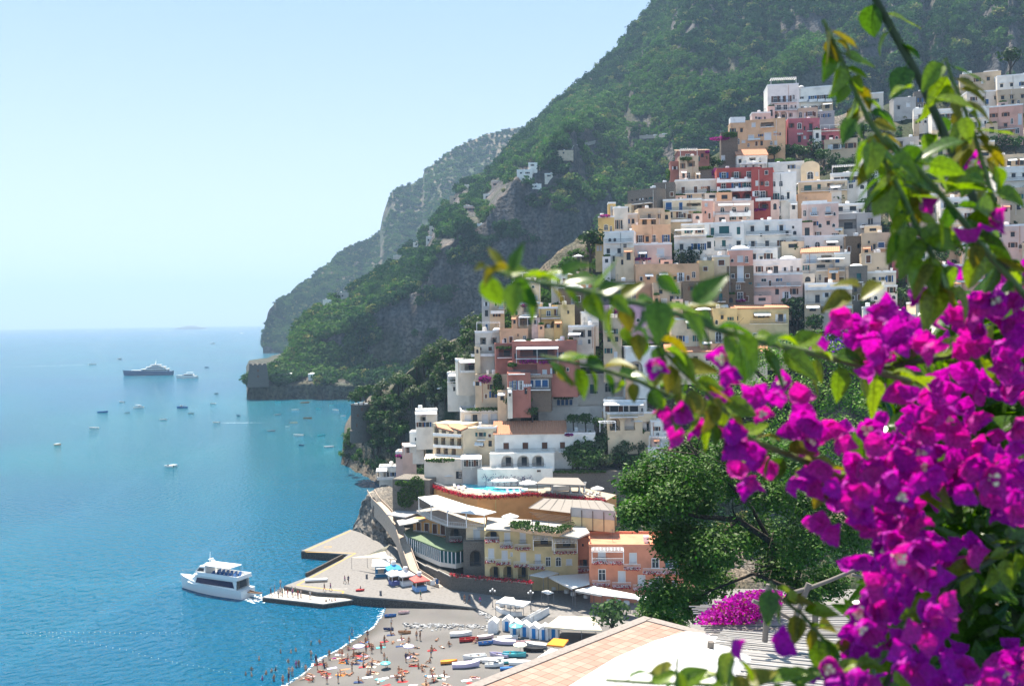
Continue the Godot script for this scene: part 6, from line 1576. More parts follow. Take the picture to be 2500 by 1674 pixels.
	var list := [[296, 982, 4.8, "white", "motor", "white motor boat moored left of the cabin boat"], [338, 996, 7.5, "white", "cabin", "white cabin boat moored in the middle of the bay"], [250, 1007, 7.0, "blue", "open", "long blue open boat moored off the bay's centre"], [310, 1008, 3.6, "grey", "open", "tiny grey dinghy between the blue boat and the cabin boat"], [444, 996, 7.6, "blue", "cabin", "blue hulled fishing boat with a mast pole"], [519, 986, 4.6, "white", "open", "white open boat right of the fishing boat"], [465, 1010, 3.8, "grey", "motor", "small grey boat just below the fishing boat"], [398, 1025, 4.4, "white", "open", "white dinghy below the fishing boat"], [528, 961, 3.6, "black", "open", "tiny dark boat nearest the headland tower"],
		[581, 1015, 2.8, "navy", "motor", "tiny navy boat right of the speeding boat"], [228, 1046, 5.8, "white", "open", "white open boat with a dark stripe at the far left"], [140, 1086, 4.0, "wood", "covered", "brown covered boat furthest to the left"], [411, 1140, 4.4, "white", "motor", "white motor boat with a black engine, nearest of the moored boats"], [423, 1138, 4.0, "white", "covered", "white covered boat tied beside the motor boat with the black engine"], [291, 877, 9.0, "grey", "cabin", "far grey boat left of the big yacht"], [504, 897, 6.0, "navy", "open", "far dark boat right of the second yacht"], [519, 839, 14.0, "white", "cabin", "distant white motor cruiser near the horizon"], [590, 814, 22.0, "white", "cabin", "most distant white boat beside the far headland"],
		[678, 982, 4.4, "teal", "open", "pale teal boat close under the headland rocks"], [744, 984, 6.8, "wood", "open", "long reddish brown boat under the dark cliff"], [777, 998, 3.6, "teal", "open", "small turquoise boat right of the brown boat"], [810, 990, 3.8, "teal", "open", "turquoise dinghy moored furthest in under the cliff"], [721, 1001, 5.4, "white", "motor", "white boat with a small sunshade below the brown boat"], [818, 1002, 4.8, "white", "open", "long white rowing boat near the round tower's foot"], [677, 1013, 4.6, "grey", "open", "grey boat at the edge of the cliff's reflection"], [751, 1022, 6.0, "wood", "open", "low brown raft like boat in the cliff's reflection"], [717, 1033, 4.8, "cream", "motor", "cream boat with a lowered awning in the bay"], [702, 1042, 2.8, "white", "open", "tiny white tender below the cream boat"],
		[662, 1053, 4.8, "grey", "open", "grey white boat left of the cream boat"], [728, 1064, 5.6, "white", "motor", "white boat with a dark engine facing the cliff"], [784, 1064, 4.0, "teal", "open", "pale turquoise boat in front of the green promontory"], [735, 1088, 3.0, "navy", "motor", "small navy inflatable seen end on"], [803, 1092, 5.0, "white", "open", "slim white boat nearest the green promontory"], [838, 1016, 3.6, "white", "open", "white boat half hidden by the round tower"]]
	for e in list:
		boat(e[5], off, onp(e[0], e[1], 0), rng.randf_range(-0.35, 0.35) + (PI if rng.randf() < 0.4 else 0.0), e[2], e[3], e[4])
	for e in [[527, 1032, "small speeding motor boat with a white wake", 4.4, 30.0, -0.12], [224, 890, "distant speedboat drawing a long white wake", 10.0, 120.0, 0.5]]:
		var q := onp(e[0], e[1], 0); boat(e[2], "", q, PI + e[5], e[3], "white", "motor")
		b = mb(); var r := RandomNumberGenerator.new(); r.seed = 5; var dv := Vector3(cos(e[5]), 0, -sin(e[5]))
		if e[0] < 300: dv = Vector3(-0.94, 0, 0.34)
		for k in 160:
			var t := r.randf(); var p: Vector3 = q + dv * (t * e[4] + e[3] * 0.4) + Vector3(dv.z, 0, -dv.x) * r.randfn() * (0.2 + t * e[4] * 0.025)
			var s: float = r.randf_range(0.2, 0.7) * e[4] / 45.0 * (1.0 - t * 0.6)
			b.tri(p + Vector3(-s * 1.5, 0.05, 0), p + Vector3(s, 0.05, s), p + Vector3(s, 0.05, -s))
		tag(put("wake", b.mesh(), M.foam), "white wake behind " + e[2], "", "", "stuff").set_meta("kind", "stuff")
	# buoy lines
	for e in [[[55, 1545, 180, 1543, 330, 1545, 505, 1546], "line of small yellow swimming buoys across the bay"], [[55, 1545, 230, 1570, 420, 1615, 575, 1645], "line of pale swimming buoys slanting towards the beach"]]:
		var t := thing("buoy_line", e[1], "buoy line", onp(e[0][0], e[0][1], 0))
		var pts := plan(e[0], 0)
		for i in pts.size() - 1:
			for k in 12:
				var s := mb(); s.lathe([[0.0, -0.08], [0.06, 0.0], [0.06, 0.05], [0.0, 0.09]], 6)
				if not meshes.has("buoy"): meshes.buoy = s.mesh()
				put("buoy", meshes.buoy, bmat("cream"), t, pts[i].lerp(pts[i + 1], k / 12.0) - t.position + Vector3(0, 0, sin(k * 0.9) * 0.3))
	# boats drawn up on the beach
	var up := "boats drawn up on the beach"
	for e in [[1126, 1553, 4.6, 0.05, "white", "covered", "white covered boat at the left of the upper row of beached boats"], [1145, 1566, 3.9, 0.1, "red", "open", "red hulled boat with gear on deck on the beach"], [1186, 1559, 3.4, 0.2, "pink", "covered", "pinkish covered boat behind the blue beached boat"], [1186, 1574, 3.0, 0.12, "blue", "open", "small bright blue rowing boat on the beach"], [1230, 1573, 4.8, -0.1, "lilac", "covered", "big lilac covered boat in the middle of the beached boats"], [1240, 1563, 4.2, 0.1, "white", "covered", "slim white boat behind the big lilac boat"], [1275, 1574, 3.6, 0.15, "pink", "open", "pale pink open boat right of the big lilac boat"], [1308, 1580, 4.4, -0.25, "grey", "covered", "long grey covered boat near the orange awning"], [1302, 1590, 4.0, 0.03, "black", "decked", "black and white kayak on the beach"], [1158, 1609, 4.6, 0.3, "white", "open", "white boat pulled up slanting behind the lavender blue boat"], [1138, 1629, 5.2, 0.1, "lilac", "covered", "large lavender blue covered boat nearest the bathers"],
		[1096, 1620, 3.2, 0.1, "orange", "decked", "orange and yellow kayak beside the lavender blue boat"], [1218, 1604, 3.8, -0.3, "lilac", "open", "white boat with purple trim and an outboard engine"], [1256, 1603, 4.6, -0.2, "teal", "open", "long boat with turquoise and red stripes"], [1204, 1617, 4.2, 0.05, "white", "covered", "white covered boat in the lower cluster"], [1207, 1628, 3.6, 0.0, "white", "cabin", "white boat with a boxy canopy in the lower cluster"], [1243, 1619, 3.0, 0.1, "teal", "covered", "small pale turquoise covered boat in the lower cluster"], [1270, 1624, 4.2, -0.1, "white", "covered", "white boat by the tiled terrace edge"], [1238, 1636, 2.6, 0.05, "blue", "decked", "blue and white paddle board at the front of the cluster"], [1170, 1617, 3.0, 0.4, "white", "covered", "upturned white bow behind the lavender blue boat"],
		[953, 1506, 2.7, 0.05, "blue", "open", "blue dinghy at the water's edge on the upper beach"], [986, 1498, 2.6, 0.0, "pink", "open", "pinkish dinghy beside the blue dinghy"], [1079, 1482, 2.7, -0.05, "blue", "open", "blue rowing boat lying under the quay wall"], [1122, 1480, 2.6, -0.1, "white", "covered", "white covered dinghy lying under the quay wall"], [948, 1539, 2.2, -0.05, "navy", "open", "dark rowing boat on the shingle"], [987, 1547, 2.7, 0.0, "wood", "open", "tan wooden rowing boat on the shingle"]]:
		boat(e[6], up, on_beach(e[0], e[1]), e[3] + (PI if int(e[0]) % 3 == 0 else 0.0), e[2] * 0.9, e[4], e[5], 0.16)
	boat("red and orange boat lying on the low pier", "", onp(844, 1456, 1.0), 0.05, 2.4, "orange", "open", 0.12)
	boat("red kayak with a rider's seat on the quay", "", onp(879, 1443, 1.9), 0.1, 1.9, "red", "decked", 0.12)
	var rib := boat("white inflatable boat carrying people beside the low pier", "", onp(807, 1478, 0), 0.05, 4.6, "white", "motor")
	for k in 4: person("seat", rib.position + Vector3(-0.9 + k * 0.6, 0.1, 0.3 - 0.5 * (k % 2)), k * 1.7, "seated passenger in the white inflatable boat by the pier", "passengers in the inflatable boat", k + 2, true)
	# bathing cabins
	for k in 7:
		var e: Array = [[1202, 1546], [1237, 1541], [1256, 1550], [1280, 1555], [1303, 1559], [1327, 1562], [1351, 1560]][k]
		var t := thing("bathing_cabin", ["first white bathing cabin standing alone on the left", "bathing cabin second from the left, set back", "bathing cabin behind the turquoise parasol", "white bathing cabin in the middle of the row", "bathing cabin behind the folded red parasol", "bathing cabin third from the right end", "last bathing cabin at the right end of the row"][k], "cabin", on_beach(e[0], e[1]), -0.22, "white bathing cabins with blue doors")
		var w := 1.7; b = mb(); b.box(Vector3(-w / 2, -0.6, -2.0), Vector3(w / 2, 2.0, 0)); b.tri(Vector3(-w / 2, 2.0, 0), Vector3(w / 2, 2.0, 0), Vector3(0, 2.55, 0)); put("wall", b.mesh(), M.white, t)
		b = mb(); b.quad(Vector3(w / 2 + 0.1, 1.95, 0.12), Vector3(w / 2 + 0.1, 1.95, -2.1), Vector3(0, 2.64, -2.1), Vector3(0, 2.64, 0.12)); b.quad(Vector3(-w / 2 - 0.1, 1.95, -2.1), Vector3(-w / 2 - 0.1, 1.95, 0.12), Vector3(0, 2.64, 0.12), Vector3(0, 2.64, -2.1)); put("roof", b.mesh(), M.cloth, t)
		if k > 0:
			b = mb(); b.box(Vector3(-0.32, 0.02, 0.003), Vector3(0.36, 1.85, 0.05)); put("door", b.mesh(), mat(srgb(0.01, 0.17, 0.45), 0.6), t)
	# canopies on the beach
	for a in [[[1330, 1529, 1366, 1503, 1450, 1506, 1470, 1538, 1420, 1537], "wide yellowish beach bar roof behind the cabins", 4.6, "cream"], [[1334, 1573, 1352, 1557, 1388, 1561, 1376, 1577], "bright orange square beach canopy", 4.3, "orange"], [[1307, 1608, 1345, 1582, 1378, 1588, 1350, 1612], "white square beach canopy beside the tiled terrace", 4.4, "white"], [[1210, 1470, 1232, 1456, 1254, 1458, 1258, 1464, 1296, 1468, 1278, 1480, 1246, 1474], "white double parasol roof over the quayside terrace tables", 4.6, "white"]]:
		var t := thing("beach_canopy", a[1], "canopy", onp(a[0][0], a[0][1], 1.9)); var o := -t.position
		b = mb(); b.poly(plan(a[0], a[2]), a[2] - 0.3, a[2]); put("canvas", b.mesh(), M.cloth if a[3] == "white" else bmat(a[3]), t, o)
		for i in range(0, a[0].size(), 2):
			var q := onp(a[0][i], a[0][i + 1], a[2]); b = mb(); b.box(Vector3(q.x - 0.05, 1.6, q.z - 0.26), Vector3(q.x + 0.05, a[2] - 0.3, q.z - 0.16)); put("post", b.mesh(), M.railing, t, o)
	# curved terrace wall and the little white bridge
	b = mb(); var tw := plan([1211, 1489, 1225, 1497, 1250, 1503, 1275, 1503], 2.0)
	for i in 3: b.poly([tw[i], tw[i + 1], tw[i + 1] + Vector3(0, 0, -0.5), tw[i] + Vector3(0, 0, -0.5)], 0.6, 2.7)
	tag(put("terrace_wall", b.mesh(), M.white), "curved low white wall around the quayside terrace", "wall")
	var br := thing("footbridge", "small white arched footbridge beside the bathing cabins", "bridge", onp(1290, 1515, 1.9)); 
	var pa := [onp(1272, 1522, 2.0), onp(1290, 1510, 2.9), onp(1320, 1497, 2.3)]
	for s in [0.0, 1.6]:
		b = mb()
		for i in 8:
			var t0 := i / 8.0; var t1 := (i + 1) / 8.0
			var f := func(t: float) -> Vector3: return pa[0] * (1 - t) * (1 - t) + pa[1] * 2.0 * t * (1 - t) + pa[2] * t * t + Vector3(s, 0, -s * 0.6)
			b.poly([f.call(t0), f.call(t1), f.call(t1) + Vector3(0.15, 0, -0.12), f.call(t0) + Vector3(0.15, 0, -0.12)], f.call(t0).y - 1.2, f.call(t0).y + 0.8)
		put("parapet", b.mesh(), M.white, br, -br.position)
	# tables under the awnings
	var r := RandomNumberGenerator.new(); r.seed = 88
	b = mb(); b.lathe([[0.3, 0.0], [0.62, 0.1], [0.6, 0.7], [0.6, 0.75], [0.0, 0.76]], 8); meshes.table = b.mesh()
	for e in [[1320, 1428], [1336, 1434], [1352, 1440], [1368, 1438], [1384, 1448], [1400, 1454], [1416, 1450], [1432, 1460], [1452, 1466], [1470, 1466], [1488, 1472], [1510, 1470], [1530, 1476], [1226, 1480], [1244, 1484], [1262, 1484]]:
		tag(put("restaurant_table", meshes.table, M.cloth, self, onp(e[0], e[1], 1.9)), "white clothed table of the promenade restaurants" if e[0] > 1300 else "white table under the quayside parasol roof", "table", "promenade restaurant tables")
		if r.randf() < 0.7: person("seat", onp(e[0], e[1], 1.9) + Vector3(0.95, 0, 0.1), -PI / 2, "diner seated at a table in the shade of the awnings", "diners under the awnings", r.randi() % 20, true)
	# people
	for e in [[661, 1455], [670, 1447], [679, 1457], [689, 1455], [702, 1457], [714, 1456], [727, 1460], [734, 1458], [757, 1461], [695, 1449], [712, 1450], [720, 1452], [684, 1451]]:
		person(["stand", "walk", "reach"][r.randi() % 3], onp(e[0], e[1], 1.0), r.randf() * TAU, "passenger waiting in the crowd on the low landing pier", "passengers on the low pier", r.randi() % 40, true)
	for e in [[792, 1443, "person in dark clothes at the head of the quay steps, left of two"], [807, 1442, "person in dark clothes at the head of the quay steps, right of two"], [842, 1424, "person in pale clothes standing in the middle of the quay, left of two"], [850, 1424, "person in dark clothes standing in the middle of the quay, right of two"], [1027, 1461, "person in a white shirt walking past the red roofed kiosk"], [1134, 1471, "bather walking on the promenade near the street lamp, left of two"], [1145, 1473, "bather walking on the promenade near the street lamp, right of two"], [684, 1433, "person in blue standing on the quay's outer corner"], [1172, 1476, "person strolling on the promenade left of the street lamp"], [879, 1441, "person sitting on the red kayak on the quay"]]:
		person("sit" if e[0] == 879 else ["stand", "walk"][r.randi() % 2], onp(e[0], e[1], 1.9), r.randf() * TAU, e[2], "", r.randi() % 40, e[0] != 1134 and e[0] != 1145)
	for e in [[759, 1574], [780, 1571], [710, 1594], [722, 1590], [685, 1594], [632, 1612], [614, 1636], [599, 1648], [614, 1650], [649, 1646], [662, 1640], [672, 1637], [668, 1662], [703, 1617], [722, 1629], [729, 1627], [713, 1648], [704, 1665], [705, 1644], [640, 1660], [690, 1668]]:
		var q := onp(e[0], e[1], 0); var far: float = pl(SHORE, e[1]) - e[0]
		person(["stand", "reach", "walk"][r.randi() % 3], q - Vector3(0, clampf(far * 0.013, 0.1, 1.05), 0), r.randf() * TAU, "bather wading in the shallow water off the beach", "bathers in the water", r.randi() % 40)
	for e in [[859, 1553], [897, 1560], [955, 1529], [938, 1617], [907, 1594], [859, 1640], [849, 1619], [945, 1629], [746, 1646], [759, 1610], [771, 1622], [853, 1574]]:
		person(["stand", "walk", "reach"][r.randi() % 3], on_beach(e[0], e[1]), r.randf() * TAU, "bather in swimwear standing on the grey beach", "bathers standing on the beach", r.randi() % 40)
	var tw2 := [[1175, 1090, "red", 1], [1270, 1100, "teal", 1], [1300, 1055, "red", 1], [1440, 1040, "pink", 1], [1465, 1075, "white", 2], [1080, 1170, "red", 0], [1140, 1165, "lilac", 2], [1100, 1205, "blue", 2], [970, 1200, "red", 2], [935, 1160, "white", 1], [965, 1225, "orange", 2], [760, 1240, "red", 2], [870, 1270, "lilac", 0], [980, 1280, "wood", 0], [1060, 1235, "navy", 2], [1130, 1260, "red", 1], [1190, 1260, "cream", 0], [1235, 1230, "white", 2], [1215, 1310, "cream", 2], [1160, 1345, "white", 0], [940, 1325, "orange", 1], [790, 1300, "red", 2], [830, 1340, "pink", 2], [700, 1330, "pink", 2], [680, 1360, "red", 2], [1260, 1365, "teal", 0], [1290, 1355, "white", 0], [1390, 1335, "pink", 0], [1450, 1300, "red", 2], [1450, 1380, "red", 0], [1090, 1385, "navy", 1], [1310, 1412, "red", 0], [1540, 1250, "red", 2], [1510, 1180, "lilac", 1], [1690, 1125, "red", 1], [1690, 1335, "white", 1], [1790, 1335, "white", 1], [1760, 1360, "white", 2], [2040, 1350, "pink", 2], [1970, 1370, "white", 0], [2010, 1395, "red", 0], [1640, 1405, "wood", 1], [1700, 1385, "black", 1], [1810, 1410, "pink", 2], [1430, 1090, "navy", 0], [900, 1195, "cream", 2], [820, 1318, "red", 2], [1140, 1060, "blue", 0], [1355, 1000, "navy", 1], [1540, 1410, "pink", 0]]
	b = mb()
	for i in 6: b.box(Vector3(-0.38, 0.0 + 0.004 * (i % 2), -0.85 + i * 0.283), Vector3(0.38, 0.03 + 0.012 * (i % 2), -0.85 + (i + 1) * 0.283))
	meshes.towel = b.mesh()
	for e in tw2:
		var q := on_beach(550 + e[0] * 0.2989, 1250 + e[1] * 0.2989 + 2.0); var a := r.randf_range(0.8, 2.2)
		tag(put("towel", meshes.towel, bmat(e[2]), self, q + Vector3(0, 0.03, 0), a), {"red": "red", "teal": "turquoise", "pink": "pink", "white": "white", "lilac": "pale lilac", "blue": "blue", "orange": "orange", "wood": "brown", "navy": "navy", "cream": "cream", "black": "black"}[e[2]] + " beach towel on the shingle" + ["", " with a sunbather sitting on it", " with a sunbather lying on it"][e[3]] + (", near the water" if e[0] < 1120 else ", near the boats" if e[0] > 1500 else ""), "towel", e[2] + " towels on the beach")
		if e[3] > 0: person("sit" if e[3] == 1 else "lie", q + Vector3(0, 0.07, 0), a, "sunbather sitting on a towel on the beach" if e[3] == 1 else "sunbather lying on a towel on the beach", "sitting sunbathers" if e[3] == 1 else "lying sunbathers", r.randi() % 40)
	for k in 64:
		var py := r.randf_range(1560, 1672); var px := pl(SHORE, py) + 18 + pow(r.randf(), 1.3) * 300.0
		if px > 1080 and py > 1590: continue
		person(["sit", "lie", "lie", "stand", "sit"][k % 5], on_beach(px, py) + Vector3(0, 0.02, 0), r.randf() * TAU, ["sunbather sitting on the bare shingle among the towels", "sunbather lying on the bare shingle among the towels", "sunbather lying on the bare shingle among the towels", "bather in swimwear standing on the grey beach", "sunbather sitting on the bare shingle among the towels"][k % 5], ["sunbathers on the bare shingle", "sunbathers on the bare shingle", "sunbathers on the bare shingle", "bathers standing on the beach", "sunbathers on the bare shingle"][k % 5], r.randi() % 40)
	umbrella("turquoise parasol open in front of the bathing cabins", "", on_beach(1260, 1558), 1.25, bmat("teal"))
	umbrella("pale blue parasol on the middle of the beach", "", on_beach(998, 1596), 1.0, bmat("lilac"), 1.4)
	umbrella("lilac parasol tilted among the towels", "", on_beach(876, 1594), 1.1, bmat("lilac"), 1.3)
	umbrella("turquoise sun tent near the standing bather", "", on_beach(941, 1632), 0.9, bmat("teal"), 1.0)
	umbrella("white and dark red parasol among the beached boats", "", on_beach(1270, 1597), 1.2, bmat("cream"), 1.7)
	for e in [[1064, 1165, "white parasol at the left end of the pool, nearest the flowers"], [1080, 1158, "white parasol at the left end of the pool, set back"], [1096, 1172, "white parasol beside the pool's left end"], [1214, 1186, "white parasol behind the pool, first of three"], [1232, 1186, "white parasol behind the pool, second of three"], [1250, 1185, "white parasol behind the pool, third of three"], [1290, 1192, "large white square parasol at the pool's right end"], [1459, 1206, "white parasol by the sun loungers on the right"]]:
		umbrella(e[2], "parasols around the pool", onp(e[0], e[1] + 8, 18.63), 1.6 if e[0] != 1290 else 2.3, M.cloth, 2.1)
	umbrella("white parasol on the yellow hotel's roof terrace", "", onp(1246, 1285, 15.6), 1.9, M.cloth, 2.2)
	for e in [[1934, 657, "white parasol on the house with low roof domes"], [1886, 776, "white parasol on the ochre terrace"], [1700, 441, "blue parasol on the long off white house's roof"], [1390, 690, "white parasol above the salmon red house"], [1345, 688, "white parasol left of the salmon red house"], [1412, 644, "white parasol under the dark umbrella pine"], [1105, 950, "white parasol on the house at the town's left foot"], [1080, 965, "white parasol on a small terrace by the olive grove"], [1555, 1048, "white parasol in front of the open arches"]]:
		umbrella(e[2], "", at(e[0], e[1], depth_at(e[0], e[1]) + 0.5), 1.7, M.cloth if e[0] != 1700 else bmat("blue"), 2.2)
	b = mb(); b.box(Vector3(-0.3, 0.25, -0.9), Vector3(0.3, 0.36, 0.5)); b.quad(Vector3(-0.3, 0.36, 0.5), Vector3(0.3, 0.36, 0.5), Vector3(0.3, 0.85, 0.95), Vector3(-0.3, 0.85, 0.95))
	for s in [-0.26, 0.26]:
		b.box(Vector3(s - 0.03, 0, -0.85), Vector3(s + 0.03, 0.25, -0.78)); b.box(Vector3(s - 0.03, 0, 0.4), Vector3(s + 0.03, 0.25, 0.47))
	meshes.lounger = b.mesh()
	for e in [[1430, 1206], [1438, 1210], [1446, 1206], [1454, 1212], [1462, 1208], [1180, 1204], [1196, 1205], [1240, 1203], [1256, 1204], [1272, 1202], [1110, 1190], [1120, 1194], [1130, 1197], [1070, 1178]]:
		tag(put("sun_lounger", meshes.lounger, bmat("lilac") if e[0] % 4 == 0 else M.cloth, self, onp(e[0], e[1], 18.64), 0.3 if e[0] > 1400 else PI + 0.2), "pale sun lounger on the pool terrace, right end by the second pool" if e[0] > 1400 else "pale sun lounger along the pool's front edge", "sun lounger", "loungers right of the pool" if e[0] > 1400 else "loungers along the pool")

func build_ferry() -> void:
	var bow := onp(458, 1436, 0); var s0 := onp(580, 1464, 0); var s1 := onp(623, 1452, 0)
	var mid := (s0 + s1) / 2.0; var d := (bow - mid).normalized()
	var l := 20.0
	var t := thing("ferry", "white passenger ferry with a sun roof backing up to the pier", "ferry", mid + d * (l / 2 - 0.4), atan2(-d.z, d.x))
	put("hull", hull_mesh(l, 5.0, 1.9, 1.3, false, 0.92), bmat("white"), t)
	var b := mb(); var sec := [[-8.6, 2.1, 1.9, 2.2], [3.6, 2.1, 1.7, 2.0], [6.0, 1.9, 1.2, 0.5]]   # x, half width below, half width above, height
	for i in 2:
		var p: Array = sec[i]; var q: Array = sec[i + 1]; var y := 1.9
		for s in [1.0, -1.0]:
			b.quad(Vector3(p[0], y, p[1] * s), Vector3(q[0], y + 0.3 * i, q[1] * s), Vector3(q[0], y + q[3], q[2] * s), Vector3(p[0], y + p[3], p[2] * s))
		b.quad(Vector3(p[0], y + p[3], p[2]), Vector3(q[0], y + q[3], q[2]), Vector3(q[0], y + q[3], -q[2]), Vector3(p[0], y + p[3], -p[2]))
	put("cabin", b.mesh(), bmat("white"), t)
	b = mb()
	for s in [1.0, -1.0]: b.quad(Vector3(-8.0, 2.3, 2.12 * s), Vector3(3.3, 2.4, 2.12 * s), Vector3(3.0, 3.5, 1.9 * s), Vector3(-7.4, 3.6, 1.95 * s))
	put("window_band", b.mesh(), mat(srgb(0.01, 0.012, 0.05), 0.15), t)
	b = mb(); b.quad(Vector3(-8.61, 2.2, 1.2), Vector3(-8.61, 2.2, -1.2), Vector3(-8.61, 3.7, -1.1), Vector3(-8.61, 3.7, 1.1)); put("stern_door", b.mesh(), M.glass, t)
	b = mb(); b.box(Vector3(-9.2, 4.05, -2.3), Vector3(3.8, 4.25, 2.3)); put("upper_deck", b.mesh(), bmat("white"), t)
	b = mb(); b.box(Vector3(-9.0, 4.251, -2.28), Vector3(2.6, 4.9, -2.16)); b.box(Vector3(-9.0, 4.251, 2.16), Vector3(2.6, 4.9, 2.28)); b.box(Vector3(-9.1, 4.251, -2.15), Vector3(-8.98, 4.9, 2.15)); put("bulwark", b.mesh(), bmat("white"), t)
	b = mb()   # wheelhouse with raked front
	var lo := [Vector3(0.8, 4.251, 1.6), Vector3(4.6, 3.9, 1.4), Vector3(4.6, 3.9, -1.4), Vector3(0.8, 4.251, -1.6)]; var hi := [Vector3(0.8, 6.0, 1.3), Vector3(3.0, 5.9, 1.2), Vector3(3.0, 5.9, -1.2), Vector3(0.8, 6.0, -1.3)]
	for i in 4: b.quad(lo[i], lo[(i + 1) % 4], hi[(i + 1) % 4], hi[i])
	b.quad(hi[0], hi[1], hi[2], hi[3]); put("wheelhouse", b.mesh(), bmat("white"), t)
	b = mb(); b.quad(Vector3(4.28, 4.35, 1.3), Vector3(4.28, 4.35, -1.3), Vector3(3.4, 5.55, -1.15), Vector3(3.4, 5.55, 1.15))
	for s in [1.0, -1.0]: b.quad(Vector3(1.4, 4.9, 1.52 * s), Vector3(3.5, 4.8, 1.45 * s), Vector3(2.8, 5.6, 1.3 * s), Vector3(1.4, 5.6, 1.36 * s))
	put("windscreen", b.mesh(), M.glass, t)
	b = mb(); b.poly([Vector3(-6.4, 0, 2.1), Vector3(-6.4, 0, -2.1), Vector3(1.0, 0, -1.9), Vector3(2.2, 0, 0), Vector3(1.0, 0, 1.9)], 6.3, 6.45); put("sun_roof", b.mesh(), M.cloth, t)
	b = mb()
	for x in [-6.2, -3.0, 0.4]:
		for z in [-1.9, 1.9]: b.tube([Vector3(x, 4.25, z), Vector3(x, 6.3, z)], [0.05, 0.05], 4)
	put("roof_post", b.mesh(), M.metal, t)
	b = mb(); b.tube([Vector3(1.0, 6.0, 0), Vector3(0.8, 9.0, 0)], [0.12, 0.04], 5); b.box(Vector3(0.5, 7.4, -0.7), Vector3(0.8, 7.55, 0.7)); b.lathe([[0.0, 6.9], [0.45, 7.0], [0.45, 7.25], [0.0, 7.3]], 10); put("mast", b.mesh(), bmat("white"), t)
	for k in 12:
		b = mb(); b.box(Vector3(0, 0, -0.4), Vector3(0.4, 0.45, 0.4)); b.box(Vector3(-0.08, 0, -0.4), Vector3(-0.001, 0.9, 0.4))
		if not meshes.has("bench"): meshes.bench = b.mesh()
		put("seat", meshes.bench, bmat("blue"), t, Vector3(-7.0 + (k % 6) * 1.2, 4.26, -0.9 + 1.8 * (k / 6)))
	b = mb(); b.tube([Vector3(5.2, 3.6, 1.6), Vector3(8.2, 4.1, 0.9), Vector3(9.7, 4.3, 0.1), Vector3(8.2, 4.1, -0.9), Vector3(5.2, 3.6, -1.6)], [0.035, 0.035, 0.035, 0.035, 0.035], 4)
	for q in [Vector3(6.5, 2.4, 1.45), Vector3(6.5, 2.4, -1.45), Vector3(8.4, 2.8, 0.8), Vector3(8.4, 2.8, -0.8)]: b.tube([q, q + Vector3(0, 1.4, 0)], [0.03, 0.03], 4)
	put("bow_rail", b.mesh(), M.metal, t)
	b = mb(); b.lathe([[0.2, -0.03], [0.35, -0.03], [0.35, 0.03], [0.2, 0.03]], 10); var lr := put("lifebuoy", b.mesh(), bmat("orange"), t, Vector3(4.6, 2.7, 2.1)); lr.rotation.x = PI / 2
	b = mb(); b.tube([Vector3(-9.6, 1.5, 0.6), Vector3(-13.4, 1.25, 0.2)], [0.12, 0.12], 4); b.box(Vector3(-13.4, 1.2, -0.3), Vector3(-9.6, 1.28, 0.9)); put("gangway", b.mesh(), M.wood, t)
	b = mb(); var r := RandomNumberGenerator.new(); r.seed = 3
	for k in 130:
		var p := mid - d * r.randf_range(0.3, 4.5) + Vector3(r.randfn() * 1.3, 0.03 + k * 0.0002, r.randfn() * 1.3); var s := r.randf_range(0.08, 0.3)
		b.tri(p + Vector3(-s * 1.6, 0, 0), p + Vector3(s, 0, s), p + Vector3(s, 0, -s))
	tag(put("wash", b.mesh(), M.foam), "churned white water between the ferry's stern and the pier", "", "", "stuff")

